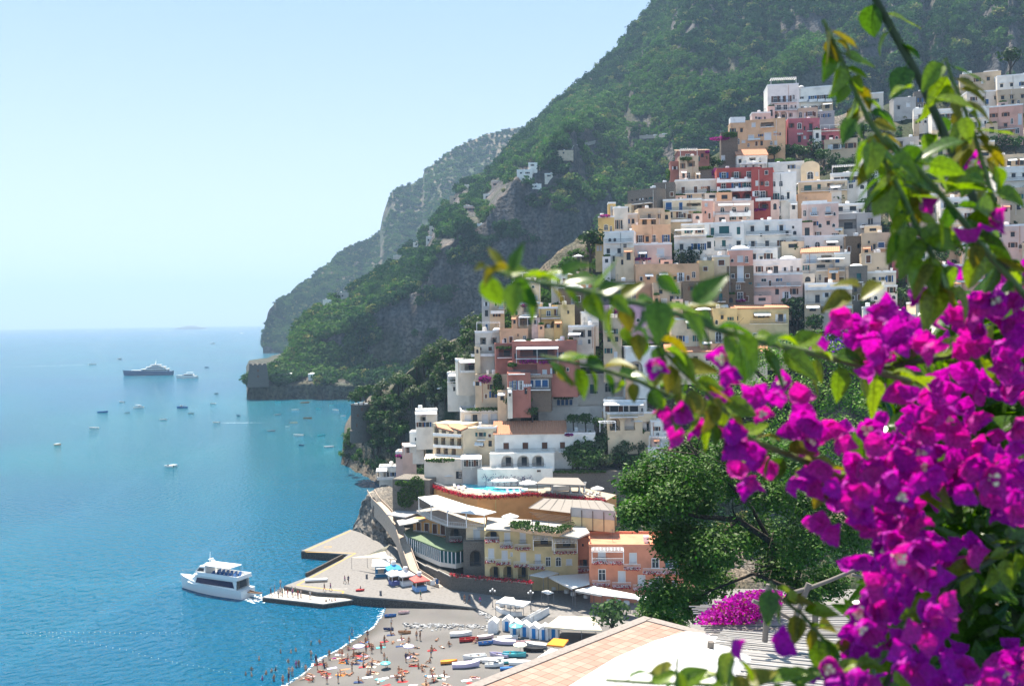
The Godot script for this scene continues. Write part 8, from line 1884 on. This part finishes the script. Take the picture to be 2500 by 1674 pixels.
# ---------- the foreground: terrace roofs and the flowering branches ----------
func build_near_roofs() -> void:
	var h := 46.0
	var p0 := onp(1190, 1674, h); var p1 := onp(1580, 1518, h); var p2 := onp(1760, 1565, h)
	var u := (p0 - p1).normalized(); var w := (p2 - p1).normalized()
	var t := thing("tiled_terrace", "terrace paved with pink and cream square tiles, grey kerb round it", "terrace", p1)
	var b := mb(); var e1 := p1 + u * 12.0; var e2 := p1 + w * 7.0; var e3 := e1 + w * 7.0
	b.poly([p1 - u * 0.5 - w * 0.5, e1 - w * 0.5, e3, e2 - u * 0.5], h - 1.2, h - 0.03); put("slab", b.mesh(), M.concrete, t, -p1)
	var kerb := mat(srgb(0.24, 0.21, 0.19), 0.9, T.blotch, 0.8)
	for e in [[p1 - u * 0.5 - w * 0.55, e1 - w * 0.55, w], [p1 - u * 0.55 - w * 0.1, e2 - u * 0.55, u]]:
		b = mb(); b.poly([e[0], e[1], e[1] + e[2] * 0.5, e[0] + e[2] * 0.5], h - 0.02, h + 0.05); put("kerb", b.mesh(), kerb, t, -p1)
	var s := 0.46; b = mb(); b.poly([Vector3.ZERO, u * (s - 0.015), (u + w) * (s - 0.015), w * (s - 0.015)], 0.0, 0.03); var tm := b.mesh()
	var tones := []
	for c in [[0.36, 0.23, 0.18], [0.38, 0.255, 0.2], [0.34, 0.215, 0.165], [0.4, 0.275, 0.22]]: tones.append(mat(srgb(c[0], c[1], c[2]), 0.85, T.grain, 1.2))
	for i in 24:
		for j in 12: put("tile", tm, tones[((i + j) % 2) * 2 + rng.randi() % 2], t, u * (i * s) + w * (j * s) + Vector3(0, -0.01 + rng.randf() * 0.004, 0))
	# white canvas roof
	t = thing("canvas_roof", "bright white canvas roof stretched in front of the tiled terrace", "awning", onp(1640, 1600, 50.3))
	var c := [[1380, 1960], [1380, 1680], [1500, 1606], [1600, 1563], [1675, 1541], [1749, 1548], [1841, 1568], [1900, 1600], [1830, 1680], [1900, 1960]]
	b = mb(); var mid := onp(1640, 1690, 50.9)
	for i in c.size():
		var a := onp(c[i][0], c[i][1], 50.2); var e := onp(c[(i + 1) % c.size()][0], c[(i + 1) % c.size()][1], 50.2)
		var am := a.lerp(mid, 0.5) + Vector3(0, 0.3, 0); var em := e.lerp(mid, 0.5) + Vector3(0, 0.3, 0)
		b.quad(a, e, em, am); b.tri(am, em, mid); b.quad(a - Vector3(0, 0.25, 0), e - Vector3(0, 0.25, 0), e, a)
	put("canvas", b.mesh(), M.cloth, t, -t.position)
	# cane roof: separate canes on two panels
	t = thing("cane_roof", "weathered roof of split canes below the flowering branches", "roof", onp(1950, 1600, 50.4))
	var tones2 := []
	for g in [0.34, 0.44, 0.26, 0.52]: tones2.append(mat(srgb(g, g * 0.95, g * 0.9), 0.9, T.grain, 2.0))
	var cm := []
	for k in 3:
		b = mb(); b.tube([Vector3(-2.9, 0, 0), Vector3(-0.9, 0.015 * (k - 1), 0.02), Vector3(1.0, -0.01, -0.015 * k), Vector3(2.9, 0.01, 0)], [0.026, 0.032, 0.03, 0.024], 5); cm.append(b.mesh())
	for k in 78:   # far panel
		var q := onp(1945, 1500, 50.3) + Vector3(0.4 * sin(k * 2.4), 0.02 * sin(k * 1.7), -1.0 + k * 0.058)
		put("cane", cm[k % 3], tones2[[0, 2, 0, 1][k % 4]], t, q - t.position, -0.05 + 0.012 * sin(k * 5.1))
	for k in 92:   # near panel, bleached
		var q := onp(2010, 1560, 50.55) + Vector3(0.35 * sin(k * 3.1) - k * 0.012, 0.018 * sin(k * 2.3), k * 0.06)
		put("cane", cm[(k + 1) % 3], tones2[[1, 3, 1, 0][k % 4]], t, q - t.position, -0.32 + 0.014 * sin(k * 4.3))
	for e in [[1745, 1600, 2200, 1600], [1760, 1650, 2200, 1655], [1800, 1540, 2150, 1530]]:
		b = mb(); b.tube([onp(e[0], e[1], 50.3), onp(e[2], e[3], 50.3)], [0.06, 0.05], 6); put("beam", b.mesh(), M.grey_wood, t, -t.position)
	# pole fence
	t = thing("pole_fence", "rustic fence of weathered grey poles above the cane roof", "fence", at(1930, 1540, 27))
	for e in [["post", 0.09, [1878, 1426], [1868, 1566]], ["post", 0.09, [1976, 1424], [1926, 1550]], ["post", 0.09, [1992, 1482], [1990, 1540]], ["post", 0.1, [1736, 1566], [1732, 1646]], ["rail", 0.07, [1940, 1446], [1980, 1434], [2028, 1416], [2100, 1386], [2190, 1340]], ["rail", 0.06, [1838, 1466], [1888, 1487], [1934, 1512], [1982, 1530]], ["rail", 0.045, [2080, 1402], [2180, 1426]]]:
		var p := []; var rd := []
		for i in range(2, e.size()): p.append(at(e[i][0], e[i][1], 27.0 + sin(i * 2.0) * 0.15)); rd.append(e[1] * (1.0 - 0.08 * (i - 2)))
		b = mb(); b.tube(p, rd, 8); put(e[0], b.mesh(), M.grey_wood, t, -t.position)
	# bougainvillea mound on the cane roof
	var r := RandomNumberGenerator.new(); r.seed = 21
	t = thing("bougainvillea_mound", "mound of purple bougainvillea spilling over the far end of the cane roof", "shrub", onp(1800, 1510, 50.5)); b = mb()
	for k in 5200:
		var f := r.randf(); var px := lerpf(1718, 1900, f) + r.randfn() * 8; var py := lerpf(1512, 1452, f) + r.randf_range(-1, 1) * lerpf(18, 42, sin(f * PI)) + 8
		sprig(b, r, at(px, minf(py, 1522), 30.6 + r.randfn() * 0.5), 0.06, lin(0.42, 0.012, 0.36) if r.randf() < 0.88 else lin(0.25, 0.16, 0.05))
	put("flowers", b.mesh(), M.bloom_purple, t, -t.position)

func leaf_mesh(kind: int) -> ArrayMesh:   # 1 long along +x, folded on its midrib, tip bent down
	var b := mb(); var n := 9; var rows := []
	for i in n + 1:
		var t := float(i) / n
		var w := 0.31 * pow(sin(PI * pow(t, 0.72)), 0.85) * (1.0 - 0.25 * t) if i < n else 0.0
		var bend: float = -[0.16, 0.34, 0.05, 0.5][kind] * t * t
		var x: float = t * (1.0 - 0.1 * [0, 1, 0, 2][kind] * t); var wave := 0.02 * sin(t * 9.0 + kind)
		var fold: float = [0.32, 0.5, 0.18, 0.42][kind]
		rows.append([Vector3(x, bend + w * fold + wave, w), Vector3(x, bend + w * fold * 0.35, w * 0.5), Vector3(x, bend, 0), Vector3(x, bend + w * fold * 0.35, -w * 0.5), Vector3(x, bend + w * fold - wave, -w)])
	for i in n:
		for k in 4:
			var a: Vector3 = rows[i][k]; var c: Vector3 = rows[i + 1][k]; var d: Vector3 = rows[i + 1][k + 1]; var e: Vector3 = rows[i][k + 1]
			var nn := func(q: Vector3) -> Vector3: return Vector3(0.3 * q.x, 1, -signf(q.z) * 0.35 if absf(q.z) > 0.001 else 0.0).normalized()
			b.col = Color(1, 1, 1) * [1.05, 0.88, 1.1, 0.92][(i * 3 + k + kind) % 4]
			b.trin(a, c, d, nn.call(a), nn.call(c), nn.call(d)); b.trin(a, d, e, nn.call(a), nn.call(d), nn.call(e))
	b.col = Color(1.5, 1.45, 1.1)
	var mid := [Vector3(-0.16, 0.03, 0)]; var mr := [0.018]
	for i in n: mid.append(rows[i][2] + Vector3(0, 0.004, 0)); mr.append(0.015 * (1.0 - 0.8 * i / n))
	b.tube(mid, mr, 5)
	return b.mesh()
func bract_mesh(sd: int) -> ArrayMesh:   # three papery bracts round an axis (+y), about 1 across
	var b := mb(); var r := RandomNumberGenerator.new(); r.seed = sd
	for k in 3:
		var yaw := TAU * k / 3.0 + r.randf_range(-0.2, 0.2); var open := r.randf_range(0.5, 1.05); var n := 6; var rows := []
		for i in n + 1:
			var t := float(i) / n; var w := 0.35 * sin(PI * pow(t, 0.6)) * (1.0 - 0.5 * t * t) if i < n else 0.0
			var out := 0.72 * t * sin(open) + 0.1 * sin(t * PI); var up := 0.72 * t * cos(open) + 0.05 * sin(t * 7.0 + sd)
			var rib := 0.022 * (1 if i % 2 else -1)
			var row := []
			for q in [-1.0, -0.5, 0.0, 0.5, 1.0]: row.append(Basis(Vector3.UP, yaw) * Vector3(out - absf(q) * w * 0.34 + rib * absf(q), up + absf(q) * w * 0.22, q * w))
			rows.append(row)
		for i in n:
			for j in 4:
				b.col = Color(1, 1, 1) * (1.12 if (i + j) % 2 else 0.9) + (Color(0.25, 0.12, 0.2) if i == 0 else Color(0, 0, 0))
				b.quad(rows[i][j], rows[i + 1][j], rows[i + 1][j + 1], rows[i][j + 1])
	return b.mesh()
func floret_mesh() -> ArrayMesh:
	var b := mb()
	for k in 3:
		var d := Vector3(cos(k * 2.1) * 0.12, 0, sin(k * 2.1) * 0.12)
		b.tube([d * 0.2, d + Vector3(0, 0.34, 0)], [0.035, 0.045], 6); b.xf = Transform3D(Basis(), d + Vector3(0, 0.34, 0)); b.lathe([[0.0, 0.0], [0.1, 0.03], [0.06, 0.05], [0.0, 0.03]], 5); b.xf = Transform3D()
	return b.mesh()
var LF := []; var BR := []; var FLO: ArrayMesh
func leaf_basis(r: RandomNumberGenerator, ang: float, s: float) -> Basis:   # ang: heading of the tip in the picture, clockwise from right
	var x := cb * Vector3(cos(ang), -sin(ang), r.randf_range(-0.5, 0.5)).normalized()
	var up := (Vector3(0, 0.75, 0) + cb.z * r.randf_range(-0.1, 0.9) + Vector3(r.randfn(), r.randfn(), r.randfn()) * 0.3)
	var y := (up - x * up.dot(x)).normalized()
	return Basis(x, y, x.cross(y)).scaled_local(Vector3.ONE * s)
func add_leaf(t: Node3D, r: RandomNumberGenerator, px: float, py: float, d: float, ang: float, len_px: float, young := false) -> void:
	var o := put("leaf", LF[r.randi() % 4], M.leaf_young if young else M.leaf[r.randi() % 3], t)
	o.transform = Transform3D(leaf_basis(r, ang, len_px * d / F), at(px, py, d) - t.position)
func add_flower(t: Node3D, r: RandomNumberGenerator, px: float, py: float, d: float, s_px: float) -> void:
	var o := put("flower", BR[r.randi() % 5], M.bract[r.randi() % 3], t)
	var y := (cb * Vector3(r.randfn() * 0.6, r.randfn() * 0.5 - 0.25, 0.5 + r.randf() * 0.8)).normalized(); var x := y.cross(Vector3(r.randfn(), r.randfn(), r.randfn())).normalized()
	o.transform = Transform3D(Basis(x, y, x.cross(y)).scaled_local(Vector3.ONE * s_px * d / F), at(px, py, d) - t.position)
	if r.randf() < 0.09: put("floret", FLO, M.floret, o)
func vine(label: String, path: Array, r0: float, r1: float, sd: int, n_leaf: int, size: float, flowers: Array, young := 0.15, woody := false, extra := []) -> Node3D:
	var r := RandomNumberGenerator.new(); r.seed = sd
	var t := thing("bougainvillea_branch", label, "branch", at(path[0][0], path[0][1], path[0][2]))
	var p := []; var rad := []; var n := path.size()
	for i in n: p.append(at(path[i][0], path[i][1], path[i][2]) - t.position); rad.append(lerpf(r0, r1, float(i) / (n - 1)))
	var b := mb(); b.tube(p, rad, 8); put("stem", b.mesh(), M.stem_dark if woody else M.stem, t)
	var lens := [0.0]
	for i in n - 1: lens.append(lens[-1] + Vector2(path[i + 1][0] - path[i][0], path[i + 1][1] - path[i][1]).length())
	for k in n_leaf:
		var q: float = lens[-1] * (k + 0.5 + r.randf_range(-0.3, 0.3)) / n_leaf; var i := 0
		while i < n - 2 and lens[i + 1] < q: i += 1
		var f := clampf((q - lens[i]) / maxf(lens[i + 1] - lens[i], 0.001), 0, 1)
		var px := lerpf(path[i][0], path[i + 1][0], f); var py := lerpf(path[i][1], path[i + 1][1], f); var d := lerpf(path[i][2], path[i + 1][2], f)
		var along := atan2(path[i + 1][1] - path[i][1], path[i + 1][0] - path[i][0])
		var side := 1.0 if k % 2 == 0 else -1.0
		var ang := along + side * r.randf_range(0.5, 1.3) + r.randfn() * 0.25
		ang = lerp_angle(ang, PI / 2, 0.22)
		var ll := size * r.randf_range(0.6, 1.15)
		add_leaf(t, r, px + cos(ang) * ll * 0.16, py + sin(ang) * ll * 0.16, d + r.randf_range(-0.02, 0.02), ang, ll, r.randf() < young)
	for e in extra: add_leaf(t, r, e[0], e[1], lerpf(path[0][2], path[-1][2], clampf((e[0] - path[0][0]) / (path[-1][0] - path[0][0]), 0, 1)) - 0.02, deg_to_rad(e[2]), e[3], e[4] if e.size() > 4 else false)
	for e in flowers:
		for k in int(e[2]): add_flower(t, r, e[0] + r.randfn() * e[3], e[1] + r.randfn() * e[3], e[4] + r.randf_range(-0.08, 0.08), r.randf_range(54, 80))
	return t
func build_bougainvillea() -> void:
	var ms := []
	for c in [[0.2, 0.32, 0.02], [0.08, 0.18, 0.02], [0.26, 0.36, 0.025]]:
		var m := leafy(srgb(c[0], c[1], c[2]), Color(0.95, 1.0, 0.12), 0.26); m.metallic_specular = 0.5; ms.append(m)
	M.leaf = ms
	M.leaf_young = leafy(srgb(0.24, 0.25, 0.03), Color(1.0, 0.9, 0.2), 0.4); M.leaf_young.metallic_specular = 0.4
	ms = []
	for c in [[0.66, 0.035, 0.56], [0.56, 0.022, 0.5], [0.68, 0.05, 0.44]]:
		var m := leafy(srgb(c[0], c[1], c[2]), Color(1.0, 0.3, 0.9), 0.6); ms.append(m)
	M.bract = ms
	M.floret = mat(srgb(0.75, 0.68, 0.4), 0.7); M.stem = mat(srgb(0.12, 0.17, 0.05), 0.5); M.stem_dark = mat(srgb(0.045, 0.06, 0.025), 0.6)
	for m in M.leaf + M.bract + [M.leaf_young]:   # mottled skin
		m.albedo_texture = T.mottle; m.uv1_triplanar = true; m.uv1_scale = Vector3.ONE * 0.9
	for k in 4: LF.append(leaf_mesh(k))
	for k in 5: BR.append(bract_mesh(300 + k))
	FLO = floret_mesh()
	vine("thick dark stem crossing the upper right corner with few leaves", [[2120, -40, 1.7], [2150, 20, 1.7], [2200, 110, 1.68], [2245, 190, 1.66], [2290, 290, 1.65], [2330, 380, 1.63], [2372, 470, 1.6], [2420, 590, 1.58], [2520, 720, 1.55]], 0.0068, 0.0075, 401, 18, 92, [[2375, 405, 1, 8, 1.6]], 0.1, true)
	vine("slender branch with yellow tip leaves at the top of the picture", [[2010, 48, 1.5], [2040, 110, 1.5], [2062, 160, 1.5], [2090, 225, 1.5], [2120, 290, 1.5], [2160, 345, 1.5], [2215, 395, 1.5]], 0.003, 0.0045, 402, 26, 84, [[2160, 215, 0, 5, 1.5]], 0.35)
	vine("branch of broad bright leaves hanging in the upper right middle", [[2130, 340, 1.35], [2175, 420, 1.35], [2205, 480, 1.35], [2235, 545, 1.37], [2275, 620, 1.4], [2310, 700, 1.4]], 0.0034, 0.005, 403, 30, 104, [[2265, 500, 1, 6, 1.4]], 0.25, false, [[2355, 345, 165, 130], [2130, 345, 92, 100], [2120, 340, 120, 90], [2092, 290, 130, 80], [2225, 215, 185, 70], [2282, 240, 15, 105], [2397, 318, 5, 90], [2350, 285, 72, 70], [2270, 400, 10, 95], [2190, 430, 140, 115], [2180, 450, 112, 110], [2225, 525, 150, 85], [2215, 550, 82, 80], [2290, 530, 80, 85], [2380, 510, 5, 125], [2430, 405, 45, 75], [2365, 435, 0, 65], [2260, 635, 135, 90], [2080, 720, 165, 90, true], [2100, 700, 200, 70, true], [2150, 690, 150, 80, true]])
	vine("branch running from the upper middle to the right edge with buds", [[2160, 330, 1.4], [2240, 410, 1.4], [2320, 500, 1.42], [2390, 590, 1.45], [2450, 660, 1.45], [2540, 760, 1.45]], 0.0034, 0.006, 404, 28, 104, [[2425, 545, 2, 12, 1.4], [2360, 590, 1, 6, 1.42]], 0.2)
	vine("sprig with orange young leaves near the upper right corner", [[2310, 140, 1.5], [2325, 190, 1.5], [2350, 250, 1.5], [2380, 330, 1.5], [2410, 430, 1.5], [2430, 500, 1.5]], 0.0022, 0.004, 405, 26, 80, [], 0.6)
	vine("long branch reaching left across the middle, blurred pale tip", [[1176, 648, 0.95], [1230, 668, 0.97], [1290, 684, 1.0], [1380, 700, 1.05], [1480, 722, 1.1], [1560, 740, 1.15], [1650, 765, 1.2], [1740, 800, 1.25], [1830, 825, 1.3], [1930, 850, 1.4], [2060, 880, 1.5], [2220, 930, 1.6]], 0.0016, 0.0058, 406, 44, 100, [[2040, 800, 3, 24, 1.5], [2100, 835, 3, 20, 1.5]], 0.12, false, [[1692, 742, -42, 115], [1602, 731, 85, 125], [1372, 675, -45, 90], [1249, 660, -68, 76], [1262, 690, 105, 95], [1500, 745, 112, 130], [1500, 645, 130, 110], [1605, 672, 40, 75], [1800, 815, 62, 140], [1668, 760, 50, 95], [1880, 845, -60, 70], [1240, 655, 190, 60, true], [1205, 650, 120, 55, true], [1225, 648, 235, 60, true], [1185, 648, 170, 40, true]])
	vine("second branch below the long one with yellow leaf tufts", [[1320, 868, 1.25], [1400, 885, 1.25], [1480, 905, 1.28], [1560, 930, 1.3], [1640, 968, 1.35], [1720, 1010, 1.4], [1800, 1060, 1.45], [1900, 1100, 1.5], [2000, 1140, 1.55], [2120, 1200, 1.6]], 0.0016, 0.0058, 407, 46, 88, [[1640, 1005, 2, 12, 1.35], [1685, 1045, 3, 14, 1.38], [1770, 960, 4, 22, 1.4], [1790, 1060, 6, 26, 1.42], [1830, 1150, 6, 26, 1.45], [1880, 960, 4, 22, 1.48], [1960, 1000, 6, 28, 1.5], [2000, 1070, 7, 30, 1.52], [1990, 1190, 9, 34, 1.55], [1995, 1290, 4, 22, 1.55], [1960, 1060, 4, 20, 1.5]], 0.2)
	vine("short drooping branch with a yellow tuft between the two long ones", [[1525, 782, 1.2], [1570, 810, 1.22], [1620, 855, 1.25], [1660, 900, 1.28], [1710, 945, 1.3], [1780, 1010, 1.35]], 0.0016, 0.003, 408, 24, 84, [[1765, 905, 4, 16, 1.32], [1600, 880, 1, 4, 1.25]], 0.4)
	vine("low sprig with a pink bud at the bottom edge, left", [[1655, 1605, 1.1], [1652, 1640, 1.1], [1650, 1700, 1.1]], 0.0016, 0.002, 409, 5, 84, [], 0.1)
	vine("low sprig with a pointed pink bud at the bottom edge, middle", [[1790, 1560, 1.2], [1788, 1620, 1.2], [1776, 1700, 1.2]], 0.0016, 0.0022, 410, 6, 80, [[1786, 1585, 1, 2, 1.2]], 0.1)
	vine("bottom edge shoot with scattered leaves and a few flowers", [[1480, 1660, 1.15], [1600, 1668, 1.2], [1760, 1672, 1.25], [1900, 1660, 1.3], [2040, 1640, 1.35], [2150, 1610, 1.4]], 0.0022, 0.004, 411, 24, 78, [[1905, 1570, 1, 4, 1.3], [2000, 1640, 3, 16, 1.35], [2080, 1660, 4, 18, 1.38]], 0.05)
	vine("leafy sprig hanging over the pole fence", [[1880, 1420, 1.4], [1905, 1460, 1.4], [1960, 1500, 1.42], [2010, 1560, 1.45], [2080, 1600, 1.5]], 0.002, 0.004, 412, 20, 82, [[2120, 1480, 5, 24, 1.5], [2080, 1400, 0, 20, 1.5]], 0.3)
	# the flowering mass at the right: two boughs of single flowers, then the leaves that fill it
	var r := RandomNumberGenerator.new(); r.seed = 77
	var boughs := [["upper bough massed with magenta flowers at the right edge", [[2140, 900, 1.7], [2250, 880, 1.7], [2380, 860, 1.75], [2540, 850, 1.8]], 118, [[2330, 780, 130, 60], [2420, 900, 90, 90], [2260, 960, 90, 90], [2160, 830, 60, 30], [2400, 1030, 100, 70], [2240, 1060, 90, 50], [2450, 740, 50, 40]]], ["middle bough massed with magenta flowers sloping to the right edge", [[2040, 1180, 1.6], [2180, 1170, 1.6], [2330, 1150, 1.65], [2540, 1120, 1.7]], 125, [[2140, 1150, 80, 60], [2260, 1180, 90, 60], [2400, 1150, 90, 50], [2180, 1280, 90, 50], [2080, 1220, 50, 50], [2480, 1220, 40, 50], [2260, 1340, 60, 50]]], ["lower bough massed with magenta flowers down to the bottom corner", [[2540, 1300, 1.6], [2330, 1420, 1.55], [2220, 1540, 1.5], [2150, 1700, 1.5]], 118, [[2140, 1480, 70, 70], [2210, 1380, 60, 50], [2180, 1600, 80, 60], [2290, 1640, 80, 40], [2100, 1560, 50, 50], [2400, 1660, 60, 20], [2480, 1620, 30, 30], [2270, 1500, 40, 50]]]]
	for e in boughs:
		var t := vine(e[0], e[1], 0.004, 0.007, r.randi() % 1000, 30, 84, [], 0.1, true)
		for k in e[2]:
			var q: Array = e[3][r.randi() % e[3].size()]
			var d: float = e[1][1][2] + r.randf_range(-0.3, 0.12)
			add_flower(t, r, q[0] + r.randfn() * q[2] * 0.62, q[1] + r.randfn() * q[3] * 0.62, d, r.randf_range(54, 86))
	var xs := [[], []]
	for k in 1100:
		var px := r.randf_range(2090, 2620); var py := r.randf_range(720, 1760)
		if px < 2190 + 90.0 * sin(py * 0.006) - (80.0 if py > 1120 else 0.0) + r.randfn() * 25: continue
		if py < 860 and px < 2330: continue
		var d := r.randf_range(1.95, 2.5)
		xs[k % 2].append(Transform3D(leaf_basis(r, r.randf() * TAU, r.randf_range(80, 130) * d / F), at(px, py, d)))
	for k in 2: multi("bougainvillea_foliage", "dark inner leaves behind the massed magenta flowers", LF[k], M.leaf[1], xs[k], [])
	var fl := []
	for k in 130:
		var e = boughs[r.randi() % 3]; var q: Array = e[3][r.randi() % e[3].size()]; var d := r.randf_range(1.75, 2.05)
		fl.append(Transform3D(leaf_basis(r, r.randf() * TAU, r.randf_range(52, 74) * d / F), at(q[0] + r.randfn() * q[2] * 0.8, q[1] + r.randfn() * q[3] * 0.8, d)))
	multi("bougainvillea_flowers", "inner magenta flowers behind the massed boughs", BR[0], M.bract[1], fl, [])
